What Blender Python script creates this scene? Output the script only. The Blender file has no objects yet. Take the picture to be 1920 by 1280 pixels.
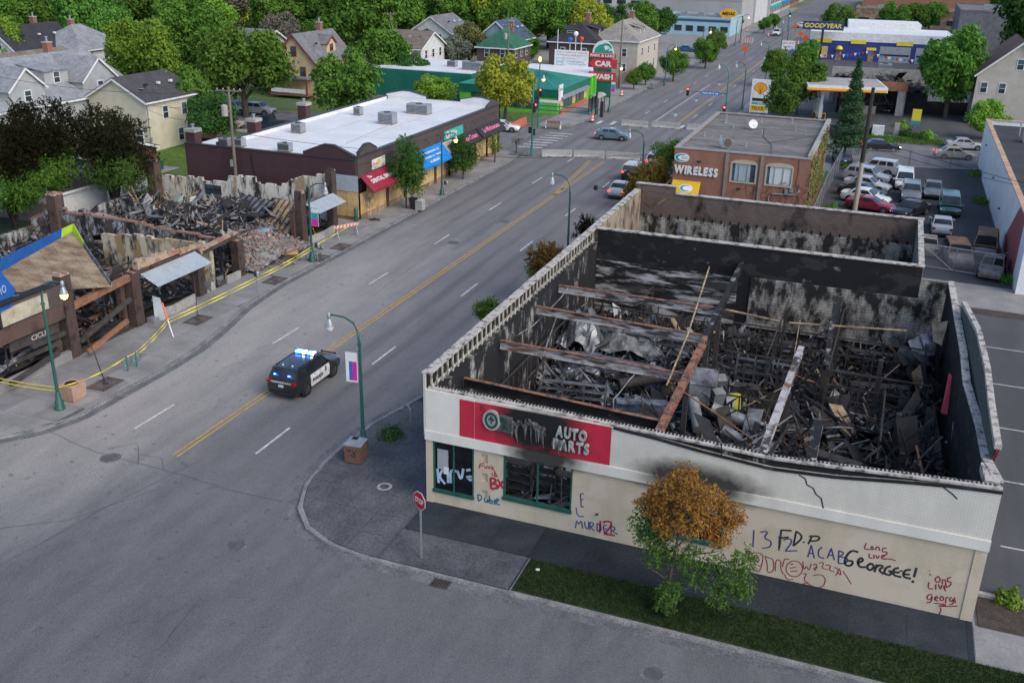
import bpy, bmesh, math, random
import numpy as np
from mathutils import Vector, Matrix
random.seed(7); rng = np.random.default_rng(7)
sc = bpy.context.scene
COL = sc.collection
R = math.radians
PI = math.pi
# ------------------------------------------------------------------ camera
CAM = Vector((16.94, -35.36, 23.7))
YAW, PITCH, ROLL, FPX = R(20.24), R(22.07), R(1.236), 1861.4
FW = Vector((-math.sin(YAW) * math.cos(PITCH), math.cos(YAW) * math.cos(PITCH), -math.sin(PITCH)))
_rt = Vector((math.cos(YAW), math.sin(YAW), 0)); _up = _rt.cross(FW)
RT = _rt * math.cos(ROLL) + _up * math.sin(ROLL); UP = -_rt * math.sin(ROLL) + _up * math.cos(ROLL)
cd = bpy.data.cameras.new('camera'); cam = bpy.data.objects.new('camera', cd); COL.objects.link(cam)
cam.matrix_world = Matrix(((RT.x, UP.x, -FW.x, CAM.x), (RT.y, UP.y, -FW.y, CAM.y), (RT.z, UP.z, -FW.z, CAM.z), (0, 0, 0, 1)))
cd.sensor_width = 36; cd.lens = 36 * FPX / 1920; cd.clip_end = 5000; cd.clip_start = .5
sc.camera = cam
# ------------------------------------------------------------------ sky, sun, exposure
SUN_EL, SUN_AZ = R(42), R(112)          # azimuth from +Y towards +X
w = bpy.data.worlds.new('World'); sc.world = w; w.use_nodes = True
wn = w.node_tree; bg = wn.nodes['Background']
sky = wn.nodes.new('ShaderNodeTexSky'); sky.sky_type = 'NISHITA'; sky.sun_disc = False
sky.sun_elevation = SUN_EL; sky.sun_rotation = SUN_AZ; sky.air_density = .75; sky.dust_density = 1.2; sky.ozone_density = .5
wn.links.new(sky.outputs[0], bg.inputs[0]); bg.inputs[1].default_value = 0.14
sd = bpy.data.lights.new('sun', 'SUN'); sun = bpy.data.objects.new('sun', sd); COL.objects.link(sun)
sd.energy = 1.1; sd.angle = R(45); sd.color = (1, .93, .82)
sdir = Vector((math.sin(SUN_AZ) * math.cos(SUN_EL), math.cos(SUN_AZ) * math.cos(SUN_EL), math.sin(SUN_EL)))
sun.rotation_euler = sdir.to_track_quat('Z', 'Y').to_euler(); sun.location = (30, 30, 60)
vs = sc.view_settings; vs.view_transform = 'Standard'; vs.look = 'None'; vs.exposure = .92; vs.gamma = 1
sc.cycles.max_bounces = 6; sc.cycles.transparent_max_bounces = 8

# photo pixel -> place: on a level z, or on a plane y = Y or x = X
def ray(x, y): return FW + RT * ((x - 960) / FPX) - UP * ((y - 640) / FPX)
def G(x, y, z=0.0):
    d = ray(x, y); return CAM + d * ((z - CAM.z) / d.z)
def PY(x, y, Y):
    d = ray(x, y); return CAM + d * ((Y - CAM.y) / d.y)
def PX(x, y, X):
    d = ray(x, y); return CAM + d * ((X - CAM.x) / d.x)

# ------------------------------------------------------------------ materials
MATS = {}
class NT:
    def __init__(s, name):
        m = bpy.data.materials.new(name); m.use_nodes = True; s.m = m; s.t = m.node_tree
        s.b = s.t.nodes['Principled BSDF']; MATS[name] = m
    def n(s, typ, **k):
        nd = s.t.nodes.new('ShaderNode' + typ)
        for a, v in k.items():
            if a.startswith('i_'): s.put(nd.inputs[int(a[2:])], v)
            else: setattr(nd, a, v)
        return nd
    def put(s, inp, v):
        if hasattr(v, 'is_output') or isinstance(v, bpy.types.NodeSocket): s.t.links.new(v, inp)
        elif isinstance(v, tuple) and len(v) == 3 and inp.type == 'RGBA': inp.default_value = (*v, 1)
        else: inp.default_value = v
    def mix(s, f, a, b, mode='MIX'):
        nd = s.t.nodes.new('ShaderNodeMix'); nd.data_type = 'RGBA'; nd.blend_type = mode
        s.put(nd.inputs[0], f); s.put(nd.inputs[6], a); s.put(nd.inputs[7], b); return nd.outputs[2]
    def math(s, op, a, b=0.0, c=0.0):
        nd = s.t.nodes.new('ShaderNodeMath'); nd.operation = op
        s.put(nd.inputs[0], a); s.put(nd.inputs[1], b); s.put(nd.inputs[2], c); return nd.outputs[0]
    def ramp(s, f, a, b):
        nd = s.t.nodes.new('ShaderNodeMapRange'); s.put(nd.inputs[0], f); nd.inputs[1].default_value = a; nd.inputs[2].default_value = b
        return nd.outputs[0]
    def pos(s, kind='pos', sc_=None):
        if kind == 'pos': o = s.n('NewGeometry').outputs['Position']
        else: o = s.n('TexCoord').outputs['Object']
        if sc_:
            mp = s.n('Mapping'); s.put(mp.inputs[0], o); mp.inputs[3].default_value = sc_; o = mp.outputs[0]
        return o
    def noise(s, vec, scale, detail=5, rough=.55, dist=0):
        nd = s.n('TexNoise'); s.put(nd.inputs['Vector'], vec); nd.inputs['Scale'].default_value = scale
        nd.inputs['Detail'].default_value = detail; nd.inputs['Roughness'].default_value = rough; nd.inputs['Distortion'].default_value = dist
        return nd.outputs[0]
    def bump(s, h, st, dist=.02):
        nd = s.n('Bump'); nd.inputs[0].default_value = st; nd.inputs[1].default_value = dist; s.put(nd.inputs['Height'], h)
        s.t.links.new(nd.outputs[0], s.b.inputs['Normal'])
    def fin(s, col, rough=.8, metal=0, spec=.35):
        s.put(s.b.inputs['Base Color'], col); s.put(s.b.inputs['Roughness'], rough); s.b.inputs['Metallic'].default_value = metal
        s.b.inputs['Specular IOR Level'].default_value = spec; return s.m
def mat(name, c1, c2=None, scale=2.0, rough=.8, bump=0, bscale=30, metal=0, coord='obj', spec=.35, lo=.35, hi=.65, fine=.12, stretch=None):
    if name in MATS: return MATS[name]
    k = NT(name); c2 = c2 or tuple(v * .72 for v in c1)
    v = k.pos(coord, stretch)
    f = k.ramp(k.noise(v, scale, 6, .6), lo, hi); col = k.mix(f, c1, c2)
    if fine:
        g = k.ramp(k.noise(v, scale * 14, 3, .6), .3, .7); col = k.mix(fine * 2, col, k.mix(g, (0.02, .02, .02), (1, 1, 1)), 'OVERLAY')
    if bump: k.bump(k.noise(v, bscale, 4, .6), bump)
    return k.fin(col, rough, metal, spec)
def emit(name, col, st):
    if name in MATS: return MATS[name]
    k = NT(name); k.fin(col, .4); k.b.inputs['Emission Color'].default_value = (*col, 1); k.b.inputs['Emission Strength'].default_value = st
    return k.m
def brickmat(name, c1, c2, mortar, bw=.22, rh=.075, ms=.008, char=0, chc=(.012, .012, .013), chs=.9, soot=None, bump=.5, patch=None, coord='pos'):
    k = NT(name); p = k.pos(coord)
    sx = k.n('SeparateXYZ', i_0=p); u = k.math('ADD', sx.outputs[0], sx.outputs[1])
    cx = k.n('CombineXYZ', i_0=u, i_1=sx.outputs[2])
    b = k.n('TexBrick'); k.put(b.inputs['Vector'], cx.outputs[0]); k.put(b.inputs['Color1'], c1); k.put(b.inputs['Color2'], c2); k.put(b.inputs['Mortar'], mortar)
    b.inputs['Scale'].default_value = 1; b.inputs['Mortar Size'].default_value = ms; b.inputs['Brick Width'].default_value = bw; b.inputs['Row Height'].default_value = rh
    col = b.outputs[0]
    st = k.ramp(k.noise(k.pos(coord, (1, 1, .35)), 1.1, 7, .62), .3, .72); col = k.mix(k.math('MULTIPLY', st, .45), col, tuple(v * .55 for v in c1))
    if patch:
        f = k.ramp(k.noise(p, .45, 6, .6), .5, .56); col = k.mix(f, col, patch)
    if char:
        f = k.ramp(k.noise(k.pos(coord, (1, 1, .55)), chs, 9, .68), 1 - char - .07, 1 - char + .08); col = k.mix(f, col, chc)
    if soot:
        for (x0, z0, rx, rz, g) in soot:
            dx = k.math('DIVIDE', k.math('SUBTRACT', sx.outputs[0], x0), rx); dz = k.math('DIVIDE', k.math('SUBTRACT', sx.outputs[2], z0), rz)
            r2 = k.math('ADD', k.math('MULTIPLY', dx, dx), k.math('MULTIPLY', dz, dz))
            r2 = k.math('ADD', r2, k.math('MULTIPLY', k.math('SUBTRACT', k.noise(p, 1.3, 6, .6), .5), .9))
            f = k.math('MULTIPLY', k.math('SUBTRACT', 1, k.ramp(r2, .25, 1.1)), g); col = k.mix(f, col, (.012, .011, .010))
    k.bump(b.outputs['Fac'], -bump, .01)
    return k.fin(col, .85)
def charmat(name, light, dark, amt, scale=1.2, mid=None, rough=.85, streak=(1, 1, .5), bump=.4):
    k = NT(name); p = k.pos('pos', streak); n1 = k.noise(p, scale, 9, .7)
    col = k.mix(k.ramp(n1, amt - .06, amt + .06), dark, light)
    if mid: col = k.mix(k.ramp(k.noise(p, scale * .6, 6, .6), .54, .6), col, mid)
    k.bump(k.noise(p, 9, 6, .7), bump, .05)
    return k.fin(col, rough)
def glassmat(name, c=(.015, .02, .024), rough=.08):
    k = NT(name); f = k.ramp(k.noise(k.pos('obj'), .7, 3), .35, .65)
    return k.fin(k.mix(f, c, tuple(v * 2.2 + .01 for v in c)), rough, 0, .6)
def paint(name, c, rough=.28, metal=0):
    if name in MATS: return MATS[name]
    k = NT(name); f = k.ramp(k.noise(k.pos('obj'), 1.5, 5), .35, .7)
    k.fin(k.mix(f, c, tuple(v * .85 + .01 for v in c)), rough, metal, .5); k.b.inputs['Coat Weight'].default_value = .5; k.b.inputs['Coat Roughness'].default_value = .12
    return k.m
def leafmat(name, c1, c2, tr=.25):
    k = NT(name); oi = k.n('ObjectInfo'); p = k.pos('obj')
    f = k.ramp(k.noise(p, .55, 4, .6), .36, .64); col = k.mix(f, c1, c2)
    g = k.ramp(k.noise(p, 7, 3, .6), .3, .7); col = k.mix(.35, col, k.mix(g, tuple(v * .4 for v in c1), tuple(min(1, v * 1.7) for v in c2)))
    hsv = k.n('HueSaturation'); k.put(hsv.inputs['Color'], col)
    k.put(hsv.inputs['Hue'], k.math('ADD', .485, k.math('MULTIPLY', oi.outputs['Random'], .03)))
    k.put(hsv.inputs['Value'], k.math('ADD', .78, k.math('MULTIPLY', oi.outputs['Random'], .45)))
    df = k.n('BsdfDiffuse'); tl = k.n('BsdfTranslucent'); mx = k.n('MixShader', i_0=tr)
    k.put(df.inputs[0], hsv.outputs[0]); k.put(tl.inputs[0], hsv.outputs[0])
    k.t.links.new(df.outputs[0], mx.inputs[1]); k.t.links.new(tl.outputs[0], mx.inputs[2])
    k.t.links.new(mx.outputs[0], k.t.nodes['Material Output'].inputs[0]); return k.m

# ------------------------------------------------------------------ objects
def tag(o, label=None, cat=None, group=None, kind=None):
    if label: o['label'] = label
    if cat: o['category'] = cat
    if group: o['group'] = group
    if kind: o['kind'] = kind
    return o
def empty(name, loc=(0, 0, 0), rz=0, label=None, cat=None, group=None):
    o = bpy.data.objects.new(name, None); COL.objects.link(o); o.location = loc; o.rotation_euler = (0, 0, rz); o.empty_display_size = .2
    return tag(o, label, cat, group)
def link(name, me, parent=None, loc=None, rot=None, scale=None):
    o = bpy.data.objects.new(name, me); COL.objects.link(o)
    if parent: o.parent = parent
    if loc is not None: o.location = loc
    if rot is not None: o.rotation_euler = rot
    if scale is not None: o.scale = scale if hasattr(scale, '__len__') else (scale,) * 3
    return o
KIDS = {}
def copy_tree(o, loc, rz=None, scale=None, label=None, swap=None, parent=None):
    c = o.copy(); COL.objects.link(c)
    if parent is None:
        c.location = loc
        if rz is not None: c.rotation_euler = (0, 0, rz)
        if scale is not None: c.scale = scale if hasattr(scale, '__len__') else (scale,) * 3
        if label: c['label'] = label
    else: c.parent = parent
    for ch in o.children: copy_tree(ch, None, parent=c)
    return c
class MB:
    def __init__(s): s.v = []; s.f = []; s.m = []; s.mi = 0
    def add(s, vs, fs):
        o = len(s.v); s.v += [tuple(v) for v in vs]
        for f in fs: s.f.append([i + o for i in f]); s.m.append(s.mi)
        return s
    def box(s, x0, x1, y0, y1, z0, z1, M=None):
        vs = [Vector((x, y, z)) for z in (z0, z1) for y in (y0, y1) for x in (x0, x1)]
        if M is not None: vs = [M @ v for v in vs]
        return s.add(vs, [(0, 2, 3, 1), (4, 5, 7, 6), (0, 1, 5, 4), (2, 6, 7, 3), (0, 4, 6, 2), (1, 3, 7, 5)])
    def cbox(s, c, d, rz=0, M=None):
        m = Matrix.Translation(c) @ (M if M is not None else Matrix.Rotation(rz, 4, 'Z'))
        return s.box(-d[0] / 2, d[0] / 2, -d[1] / 2, d[1] / 2, -d[2] / 2, d[2] / 2, m)
    def bar(s, p, q, w, h=None, up=Vector((0, 0, 1))):
        p, q = Vector(p), Vector(q); h = h or w; d = (q - p)
        if d.length < 1e-5: return s
        dn = d.normalized()
        if abs(dn.dot(up)) > .98: up = Vector((0, 1, 0))
        a = dn.cross(up).normalized() * (w / 2); b = a.cross(dn).normalized() * (h / 2)
        vs = [p - a - b, p + a - b, p + a + b, p - a + b, q - a - b, q + a - b, q + a + b, q - a + b]
        return s.add(vs, [(3, 2, 1, 0), (4, 5, 6, 7), (0, 1, 5, 4), (1, 2, 6, 5), (2, 3, 7, 6), (3, 0, 4, 7)])
    def tube(s, pts, r, n=8, cap=True):
        pts = [Vector(p) for p in pts]; rs = r if hasattr(r, '__len__') else [r] * len(pts); rings = []
        for i, p in enumerate(pts):
            d = (pts[min(i + 1, len(pts) - 1)] - pts[max(i - 1, 0)]).normalized()
            u = Vector((0, 0, 1)) if abs(d.z) < .95 else Vector((1, 0, 0))
            a = d.cross(u).normalized(); b = a.cross(d)
            rings.append([p + (a * math.cos(2 * PI * k / n) + b * math.sin(2 * PI * k / n)) * rs[i] for k in range(n)])
        vs = [v for rg in rings for v in rg]; fs = []
        for i in range(len(pts) - 1):
            for k in range(n): fs.append((i * n + k, i * n + (k + 1) % n, (i + 1) * n + (k + 1) % n, (i + 1) * n + k))
        if cap: fs += [tuple(range(n))[::-1], tuple(range((len(pts) - 1) * n, len(pts) * n))]
        return s.add(vs, fs)
    def lathe(s, prof, c=(0, 0, 0), n=16, axis='z'):
        vs = []; c = Vector(c)
        for (r, z) in prof:
            for k in range(n):
                a = 2 * PI * k / n; x, y = r * math.cos(a), r * math.sin(a)
                vs.append(c + (Vector((x, y, z)) if axis == 'z' else Vector((x, z, y)) if axis == 'y' else Vector((z, x, y))))
        fs = []
        for i in range(len(prof) - 1):
            for k in range(n): fs.append((i * n + k, i * n + (k + 1) % n, (i + 1) * n + (k + 1) % n, (i + 1) * n + k))
        fs += [tuple(range(n))[::-1], tuple(range((len(prof) - 1) * n, len(prof) * n))]
        return s.add(vs, fs)
    def poly(s, pts, th=None, d=None):
        pts = [Vector(p) for p in pts]; n = len(pts)
        if th is None: return s.add(pts, [tuple(range(n))])
        nrm = (pts[1] - pts[0]).cross(pts[2] - pts[0]).normalized() if d is None else Vector(d)
        vs = pts + [p - nrm * th for p in pts]
        return s.add(vs, [tuple(range(n)), tuple(range(n, 2 * n))[::-1]] + [(i, n + i, n + (i + 1) % n, (i + 1) % n) for i in range(n)])
    def ribbon(s, pts, w, nrm):
        pts = [Vector(p) for p in pts]; nrm = Vector(nrm); vs = []
        for i, p in enumerate(pts):
            d = (pts[min(i + 1, len(pts) - 1)] - pts[max(i - 1, 0)])
            if d.length < 1e-6: d = Vector((1, 0, 0))
            a = d.normalized().cross(nrm) * (w / 2); vs += [p - a, p + a]
        return s.add(vs, [(2 * i, 2 * i + 1, 2 * i + 3, 2 * i + 2) for i in range(len(pts) - 1)])
    def mesh(s, name, mats, smooth=0):
        me = bpy.data.meshes.new(name); me.from_pydata(s.v, [], s.f)
        mats = mats if isinstance(mats, (list, tuple)) else [mats]
        for m in mats: me.materials.append(m)
        if len(mats) > 1: me.polygons.foreach_set('material_index', s.m)
        bm = bmesh.new(); bm.from_mesh(me); bmesh.ops.recalc_face_normals(bm, faces=bm.faces); bm.to_mesh(me); bm.free()
        if smooth:
            me.shade_smooth(); me.set_sharp_from_angle(angle=R(smooth))
        return me
    def build(s, name, mats, parent=None, smooth=0, **k):
        return link(name, s.mesh(name, mats, smooth), parent, **k)
def part(parent, name, m, x0, x1, y0, y1, z0, z1): return MB().box(x0, x1, y0, y1, z0, z1).build(name, m, parent)
def clip(poly, a, b):       # keep left of a->b
    out = []; n = len(poly)
    for i in range(n):
        p, q = poly[i], poly[(i + 1) % n]
        sp = (b[0] - a[0]) * (p[1] - a[1]) - (b[1] - a[1]) * (p[0] - a[0]); sq = (b[0] - a[0]) * (q[1] - a[1]) - (b[1] - a[1]) * (q[0] - a[0])
        if sp >= 0: out.append(p)
        if sp * sq < 0:
            t = sp / (sp - sq); out.append((p[0] + (q[0] - p[0]) * t, p[1] + (q[1] - p[1]) * t))
    return out
FONTC = {}
def textmesh(s, bold=.0, extr=0.0):
    k = (s, bold, extr)
    if k in FONTC: return FONTC[k]
    c = bpy.data.curves.new('txt', 'FONT'); c.body = s; c.size = 1; c.offset = bold; c.extrude = extr; c.resolution_u = 2; c.align_x = 'LEFT'
    o = bpy.data.objects.new('txt', c); COL.objects.link(o); dg = bpy.context.evaluated_depsgraph_get(); dg.update()
    me = bpy.data.meshes.new_from_object(o.evaluated_get(dg)); bpy.data.objects.remove(o)
    xs = [v.co.x for v in me.vertices] or [0, 1]; ys = [v.co.y for v in me.vertices] or [0, 1]
    FONTC[k] = (me, min(xs), max(xs), min(ys), max(ys)); return FONTC[k]
# lettering fitted to a w x h box; M maps text plane (x right, y up, z out) to parent space
def text(parent, s, m, w, h, M, bold=.02, extr=0.01, name='lettering', per_letter=False, shear=0):
    if per_letter:
        hs = [textmesh(c, bold, extr) if c != ' ' else None for c in s]
        adv = [(t[2] - t[1]) if t else .3 for t in hs]; gap = .09; tot = sum(adv) + gap * (len(s) - 1); hh = max(t[4] for t in hs if t); x = 0; out = []
        for c, t, a in zip(s, hs, adv):
            if t:
                MM = M @ Matrix.Diagonal((w / tot, h / hh, 1, 1)) @ Matrix.Translation((x - t[1], 0, 0))
                out.append(_put(name, t[0], m, parent, MM))
            x += a + gap
        return out
    t = textmesh(s, bold, extr); sx = w / max(1e-4, t[2] - t[1]); sy = h / max(1e-4, t[4] - t[3])
    SH = Matrix.Identity(4); SH[0][1] = shear
    return _put(name, t[0], m, parent, M @ Matrix.Diagonal((sx, sy, 1, 1)) @ SH @ Matrix.Translation((-t[1], -t[3], 0)))
def _put(name, me, m, parent, MM):
    me = me.copy(); me.transform(MM); me.materials.clear(); me.materials.append(m); return link(name, me, parent)
def frame(o, xdir, ydir):
    x = Vector(xdir).normalized(); z = x.cross(Vector(ydir)).normalized(); y = z.cross(x)
    return Matrix(((x.x, y.x, z.x, o[0]), (x.y, y.y, z.y, o[1]), (x.z, y.z, z.z, o[2]), (0, 0, 0, 1)))
# ------------------------------------------------------------------ shared materials
def asphalt(name, c, c2, stripes=0, dust=None, old=False):
    k = NT(name); p = k.pos('pos'); sx = k.n('SeparateXYZ', i_0=p)
    col = k.mix(k.ramp(k.noise(k.pos('pos', (1, .16, 1)), .55, 7, .62), .33, .68), c, c2)
    if stripes:    # wheel tracks and oil lines along the lanes
        s = k.math('SINE', k.math('MULTIPLY', k.math('ADD', sx.outputs[0], k.math('MULTIPLY', k.noise(k.pos('pos', (.2, .05, 1)), 1, 3), 1.2)), 3.4))
        s = k.math('MULTIPLY', k.ramp(s, -.2, 1), k.ramp(k.noise(k.pos('pos', (1, .06, 1)), .9, 5), .3, .7)); col = k.mix(k.math('MULTIPLY', s, .62), col, tuple(v * .5 for v in c2))
    if old:     # surface blends to a darker tone towards the near right
        e = k.math('ADD', k.math('ADD', sx.outputs[1], k.math('MULTIPLY', sx.outputs[0], -.25)), k.math('MULTIPLY', k.noise(p, .12, 4), 9)); col = k.mix(k.math('SUBTRACT', 1, k.ramp(e, -3, 16)), col, k.mix(k.ramp(k.noise(k.pos('pos', (1.0, .35, 1)), .6, 8, .7), .34, .66), (.148, .15, .151), (.094, .098, .103)))
    big = k.ramp(k.noise(p, .11, 6, .6, 1.0), .38, .66); col = k.mix(k.math('MULTIPLY', big, .5), col, tuple(v * .62 for v in c))
    if dust:
        dx = k.math('DIVIDE', k.math('SUBTRACT', sx.outputs[0], dust[0]), dust[2]); dy = k.math('DIVIDE', k.math('SUBTRACT', sx.outputs[1], dust[1]), dust[3])
        r2 = k.math('ADD', k.math('MULTIPLY', dx, dx), k.math('MULTIPLY', dy, dy)); r2 = k.math('ADD', r2, k.math('MULTIPLY', k.noise(k.pos('pos', (1, .3, 1)), .5, 6, .65), 1.5))
        col = k.mix(k.math('MULTIPLY', k.math('SUBTRACT', 1, k.ramp(r2, .55, 1.9)), .75), col, dust[4])
    spots = k.ramp(k.noise(p, 2.6, 3, .5), .66, .74); col = k.mix(k.math('MULTIPLY', spots, .55), col, tuple(v * .35 for v in c)); sp2 = k.ramp(k.noise(p, 9, 2, .5), .68, .76); col = k.mix(k.math('MULTIPLY', sp2, .5), col, tuple(v * .3 for v in c))
    fine = k.noise(p, 26, 4, .75); col = k.mix(.45, col, k.mix(k.ramp(fine, .3, .7), (0, 0, 0), (1, 1, 1)), 'OVERLAY')
    k.bump(k.noise(p, 60, 3, .7), .35, .01)
    return k.fin(col, .9, 0, .25)
mRoad = asphalt('asphalt', (.20, .197, .195), (.155, .152, .152), 1, (-19.5, 13, 7.5, 32, (.37, .345, .315)), True)
mLot = asphalt('asphalt_lot', (.105, .105, .108), (.068, .069, .073))
mLotNew = asphalt('asphalt_new', (.075, .077, .083), (.05, .052, .057))
mConc = mat('concrete', (.28, .27, .255), (.19, .185, .18), .5, .88, .25, 40, coord='pos', fine=.07)
mConcWetShade = mat('concrete_wet_shade', (.022, .029, .036), (.012, .017, .022), .5, .8, .25, 40, coord='pos', fine=.2)  # wet concrete, with the shop's shade painted into the dark colour
mConcWetShade2 = mat('concrete_wet_shade2', (.034, .042, .05), (.017, .022, .028), .7, .8, .25, 40, coord='pos', fine=.2)  # slightly lighter slab, wet tone and shop shade both in the colour
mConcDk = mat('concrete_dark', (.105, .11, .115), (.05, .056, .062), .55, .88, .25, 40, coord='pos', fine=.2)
mConcLt = mat('concrete_light', (.38, .36, .33), (.27, .26, .24), .8, .88, .25, 40, coord='pos', fine=.2)
mKerb = mat('kerb_concrete', (.25, .245, .235), (.13, .13, .13), 1.0, .9, .3, 40, coord='pos', fine=.25)
mGutter = mat('gutter', (.15, .155, .16), (.085, .09, .095), .9, .9, .2, 40, coord='pos', fine=.2)
mGrass = mat('grass', (.055, .10, .022), (.09, .15, .03), 1.4, .95, .6, 25, coord='pos', fine=.3)
mGrassDk = mat('grass_dark', (.018, .036, .013), (.034, .052, .018), 1.1, .95, .6, 25, coord='pos', fine=.35)
mSoil = mat('soil', (.045, .034, .027), (.08, .062, .048), 1.6, .95, .6, 25, coord='pos', fine=.3)
mLand = mat('land', (.10, .12, .05), (.17, .16, .14), .05, .95, 0, coord='pos', fine=.2)
mWhite = mat('white_line', (.62, .62, .60), (.36, .36, .36), 3, .7, coord='pos', fine=.3)
mYellow = mat('yellow_line', (.55, .33, .06), (.34, .22, .07), 3, .7, coord='pos', fine=.3)
mTar = mat('tar', (.045, .045, .047), (.075, .075, .077), 3, .6, coord='pos')
mIron = mat('iron', (.055, .045, .04), (.09, .075, .065), 4, .7, .3, 40)
mGreenM = paint('green_metal', (.01, .085, .065), .38)
mTealM = paint('teal_metal', (.015, .16, .15), .38)
mGal = mat('galvanised', (.42, .43, .44), (.30, .31, .32), 3, .45, metal=.6)
mBlackM = mat('black_metal', (.018, .019, .02), (.03, .03, .032), 3, .5)
mDark = mat('dark_void', (.008, .008, .009), (.014, .014, .015), 2, .9)
mGlass = glassmat('window_glass'); mGlassB = glassmat('window_glass_blue', (.03, .05, .06), .1)
mWhiteP = mat('white_paint', (.74, .74, .72), (.6, .6, .58), 1.5, .6, coord='pos')
mPly = mat('plywood', (.52, .36, .17), (.40, .26, .11), 1.3, .8, coord='pos', fine=.25)
mPlyY = mat('plywood_yellow', (.62, .46, .22), (.50, .33, .13), 2.0, .8, coord='pos', fine=.3)
mWood = mat('wood', (.25, .15, .08), (.16, .10, .06), 2.5, .8, stretch=(1, 1, 6))
mPole = mat('pole_wood', (.20, .165, .13), (.13, .11, .09), 2, .9, .4, 20, stretch=(4, 4, .4))
mBark = mat('bark', (.11, .085, .065), (.06, .048, .038), 4, .95, .7, 14, stretch=(2, 2, .5))
mBarkBurn = mat('bark_burnt', (.03, .024, .02), (.055, .042, .032), 4, .95, .6, 14)
mRed = mat('red_paint', (.42, .03, .045), (.33, .025, .035), 1.2, .6)
mLampOn = emit('lamp_lit', (1.0, .48, .12), 3.2); mLampOff = mat('lamp_globe', (.62, .62, .6), (.5, .5, .48), 3, .25)
mSigRed = emit('signal_red', (1.0, .05, .02), 7); mSigAmb = emit('signal_amber', (1.0, .22, .03), 5); mSigGrn = emit('signal_green', (.0, .9, .5), 4)
mOrange = mat('orange_plastic', (.85, .13, .02), (.7, .10, .02), 2, .5)
mPlateM = mat('plate', (.45, .58, .62), (.4, .5, .55), 4, .5)

# ------------------------------------------------------------------ ground, roads, pavements
def struct(o, kind='structure'): o['kind'] = kind; return o
NB = [(-420, 45), (-70, 73.5), (-26, 77.6), (-4.6, 82.5), (27.5, 91.5), (300, 150)]      # near kerb of the far avenue
FB = [(-420, 58), (-70, 87.5), (-26, 93.5), (-4.6, 99.5), (27.5, 106.5), (300, 166)]     # its far kerb
def lin(T, x):
    for (a, b), (c, d) in zip(T, T[1:]):
        if a <= x <= c: return b + (d - b) * (x - a) / (c - a)
struct(MB().poly([(-2500, -1500, -.16), (2500, -1500, -.16), (2500, 3800, -.16), (-2500, 3800, -.16)]).build('ground', mLand))
rd = MB()
for pl in ([(-26, -400), (-3, -400), (-3, 1600), (-26, 1600)], [(-400, -20), (-26, -20), (-26, -2), (-400, -2)], [(-3, -20), (400, -20), (400, -4), (-3, -4)],
           [(-420, 44), (-26, 76), (-26, 95), (-420, 60)], [(-3, 81), (300, 148), (300, 168), (-3, 101)]):
    rd.poly([(x, y, -.13) for x, y in pl])
road = struct(rd.build('road', mRoad))
def arc(cx, cy, r, a0, a1, n): return [(cx + r * math.cos(R(a0 + (a1 - a0) * i / n)), cy + r * math.sin(R(a0 + (a1 - a0) * i / n))) for i in range(n + 1)]
kR = [(lin(NB, -1) and -4.6, 82.0), (-4.6, 16), (-4.75, 12), (-5.3, 9), (-6.0, 6.2), (-6.3, 3.5), (-6.25, 1.2), (-5.9, -.9), (-5.1, -2.8), (-3.9, -4.05), (-2.4, -4.75), (-.6, -5.05), (3, -5.05), (60, -5.05)]
blockR = kR + [(300, -5.05), (300, 150), (27.5, 91.5)]
kL = [(-140, -4.6), (-27, -4.6), (-24.6, -4.2), (-22.6, -3.0), (-21.2, -1.3), (-20.55, .8), (-20.5, 8), (-20.7, 11), (-21.4, 14.5), (-22.3, 18), (-22.9, 23), (-22.95, 70), (-23.3, 74.5), (-25, 77.0), (-28, 77.4), (-70, 73.5)]
blockL = kL[::-1] + [(-420, -4.6), (-420, 45)]
kL2 = [(-70, 87.5), (-28, 93.2), (-25, 94.2), (-23.4, 96.5), (-23.2, 100), (-23.2, 420)]
kR2 = [(-4.6, 420), (-4.6, 102), (-3.6, 100.2), (0, 100.2), (27.5, 106.5), (60, 113.5)]
def slab(name, pts, m, z1=-.006, z0=-.14): return struct(MB().poly([(x, y, z1) for x, y in pts], z1 - z0, (0, 0, 1)).build(name, m))
slab('pavement_block', blockR, mConc); slab('pavement_block', blockL, mConc)
slab('pavement_block', [(-23.2, 96), (-23.2, 1500), (-420, 1500), (-420, 58), (-70, 87.5), (-28, 93.2), (-25, 94.2)], mLand)
slab('pavement_block', [(-4.6, 1500), (-4.6, 102), (-3.6, 100.2), (27.5, 106.5), (300, 166), (300, 1500)], mLand)
slab('pavement_block', [(-23, -400), (-23, -22), (-25, -20), (-420, -20), (-420, -400)], mLand)
slab('pavement_block', [(-4, -400), (300, -400), (300, -20), (-2, -20), (-4, -22)], mLand)
def walkline(pts, step):
    out = [Vector((*pts[0], 0))]; acc = 0
    for a, b in zip(pts, pts[1:]):
        a, b = Vector((*a, 0)), Vector((*b, 0)); L = (b - a).length; t = step - acc
        while t < L: out.append(a + (b - a) * (t / L)); t += step
        acc = (acc + L) % step
    out.append(Vector((*pts[-1], 0))); return out
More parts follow.
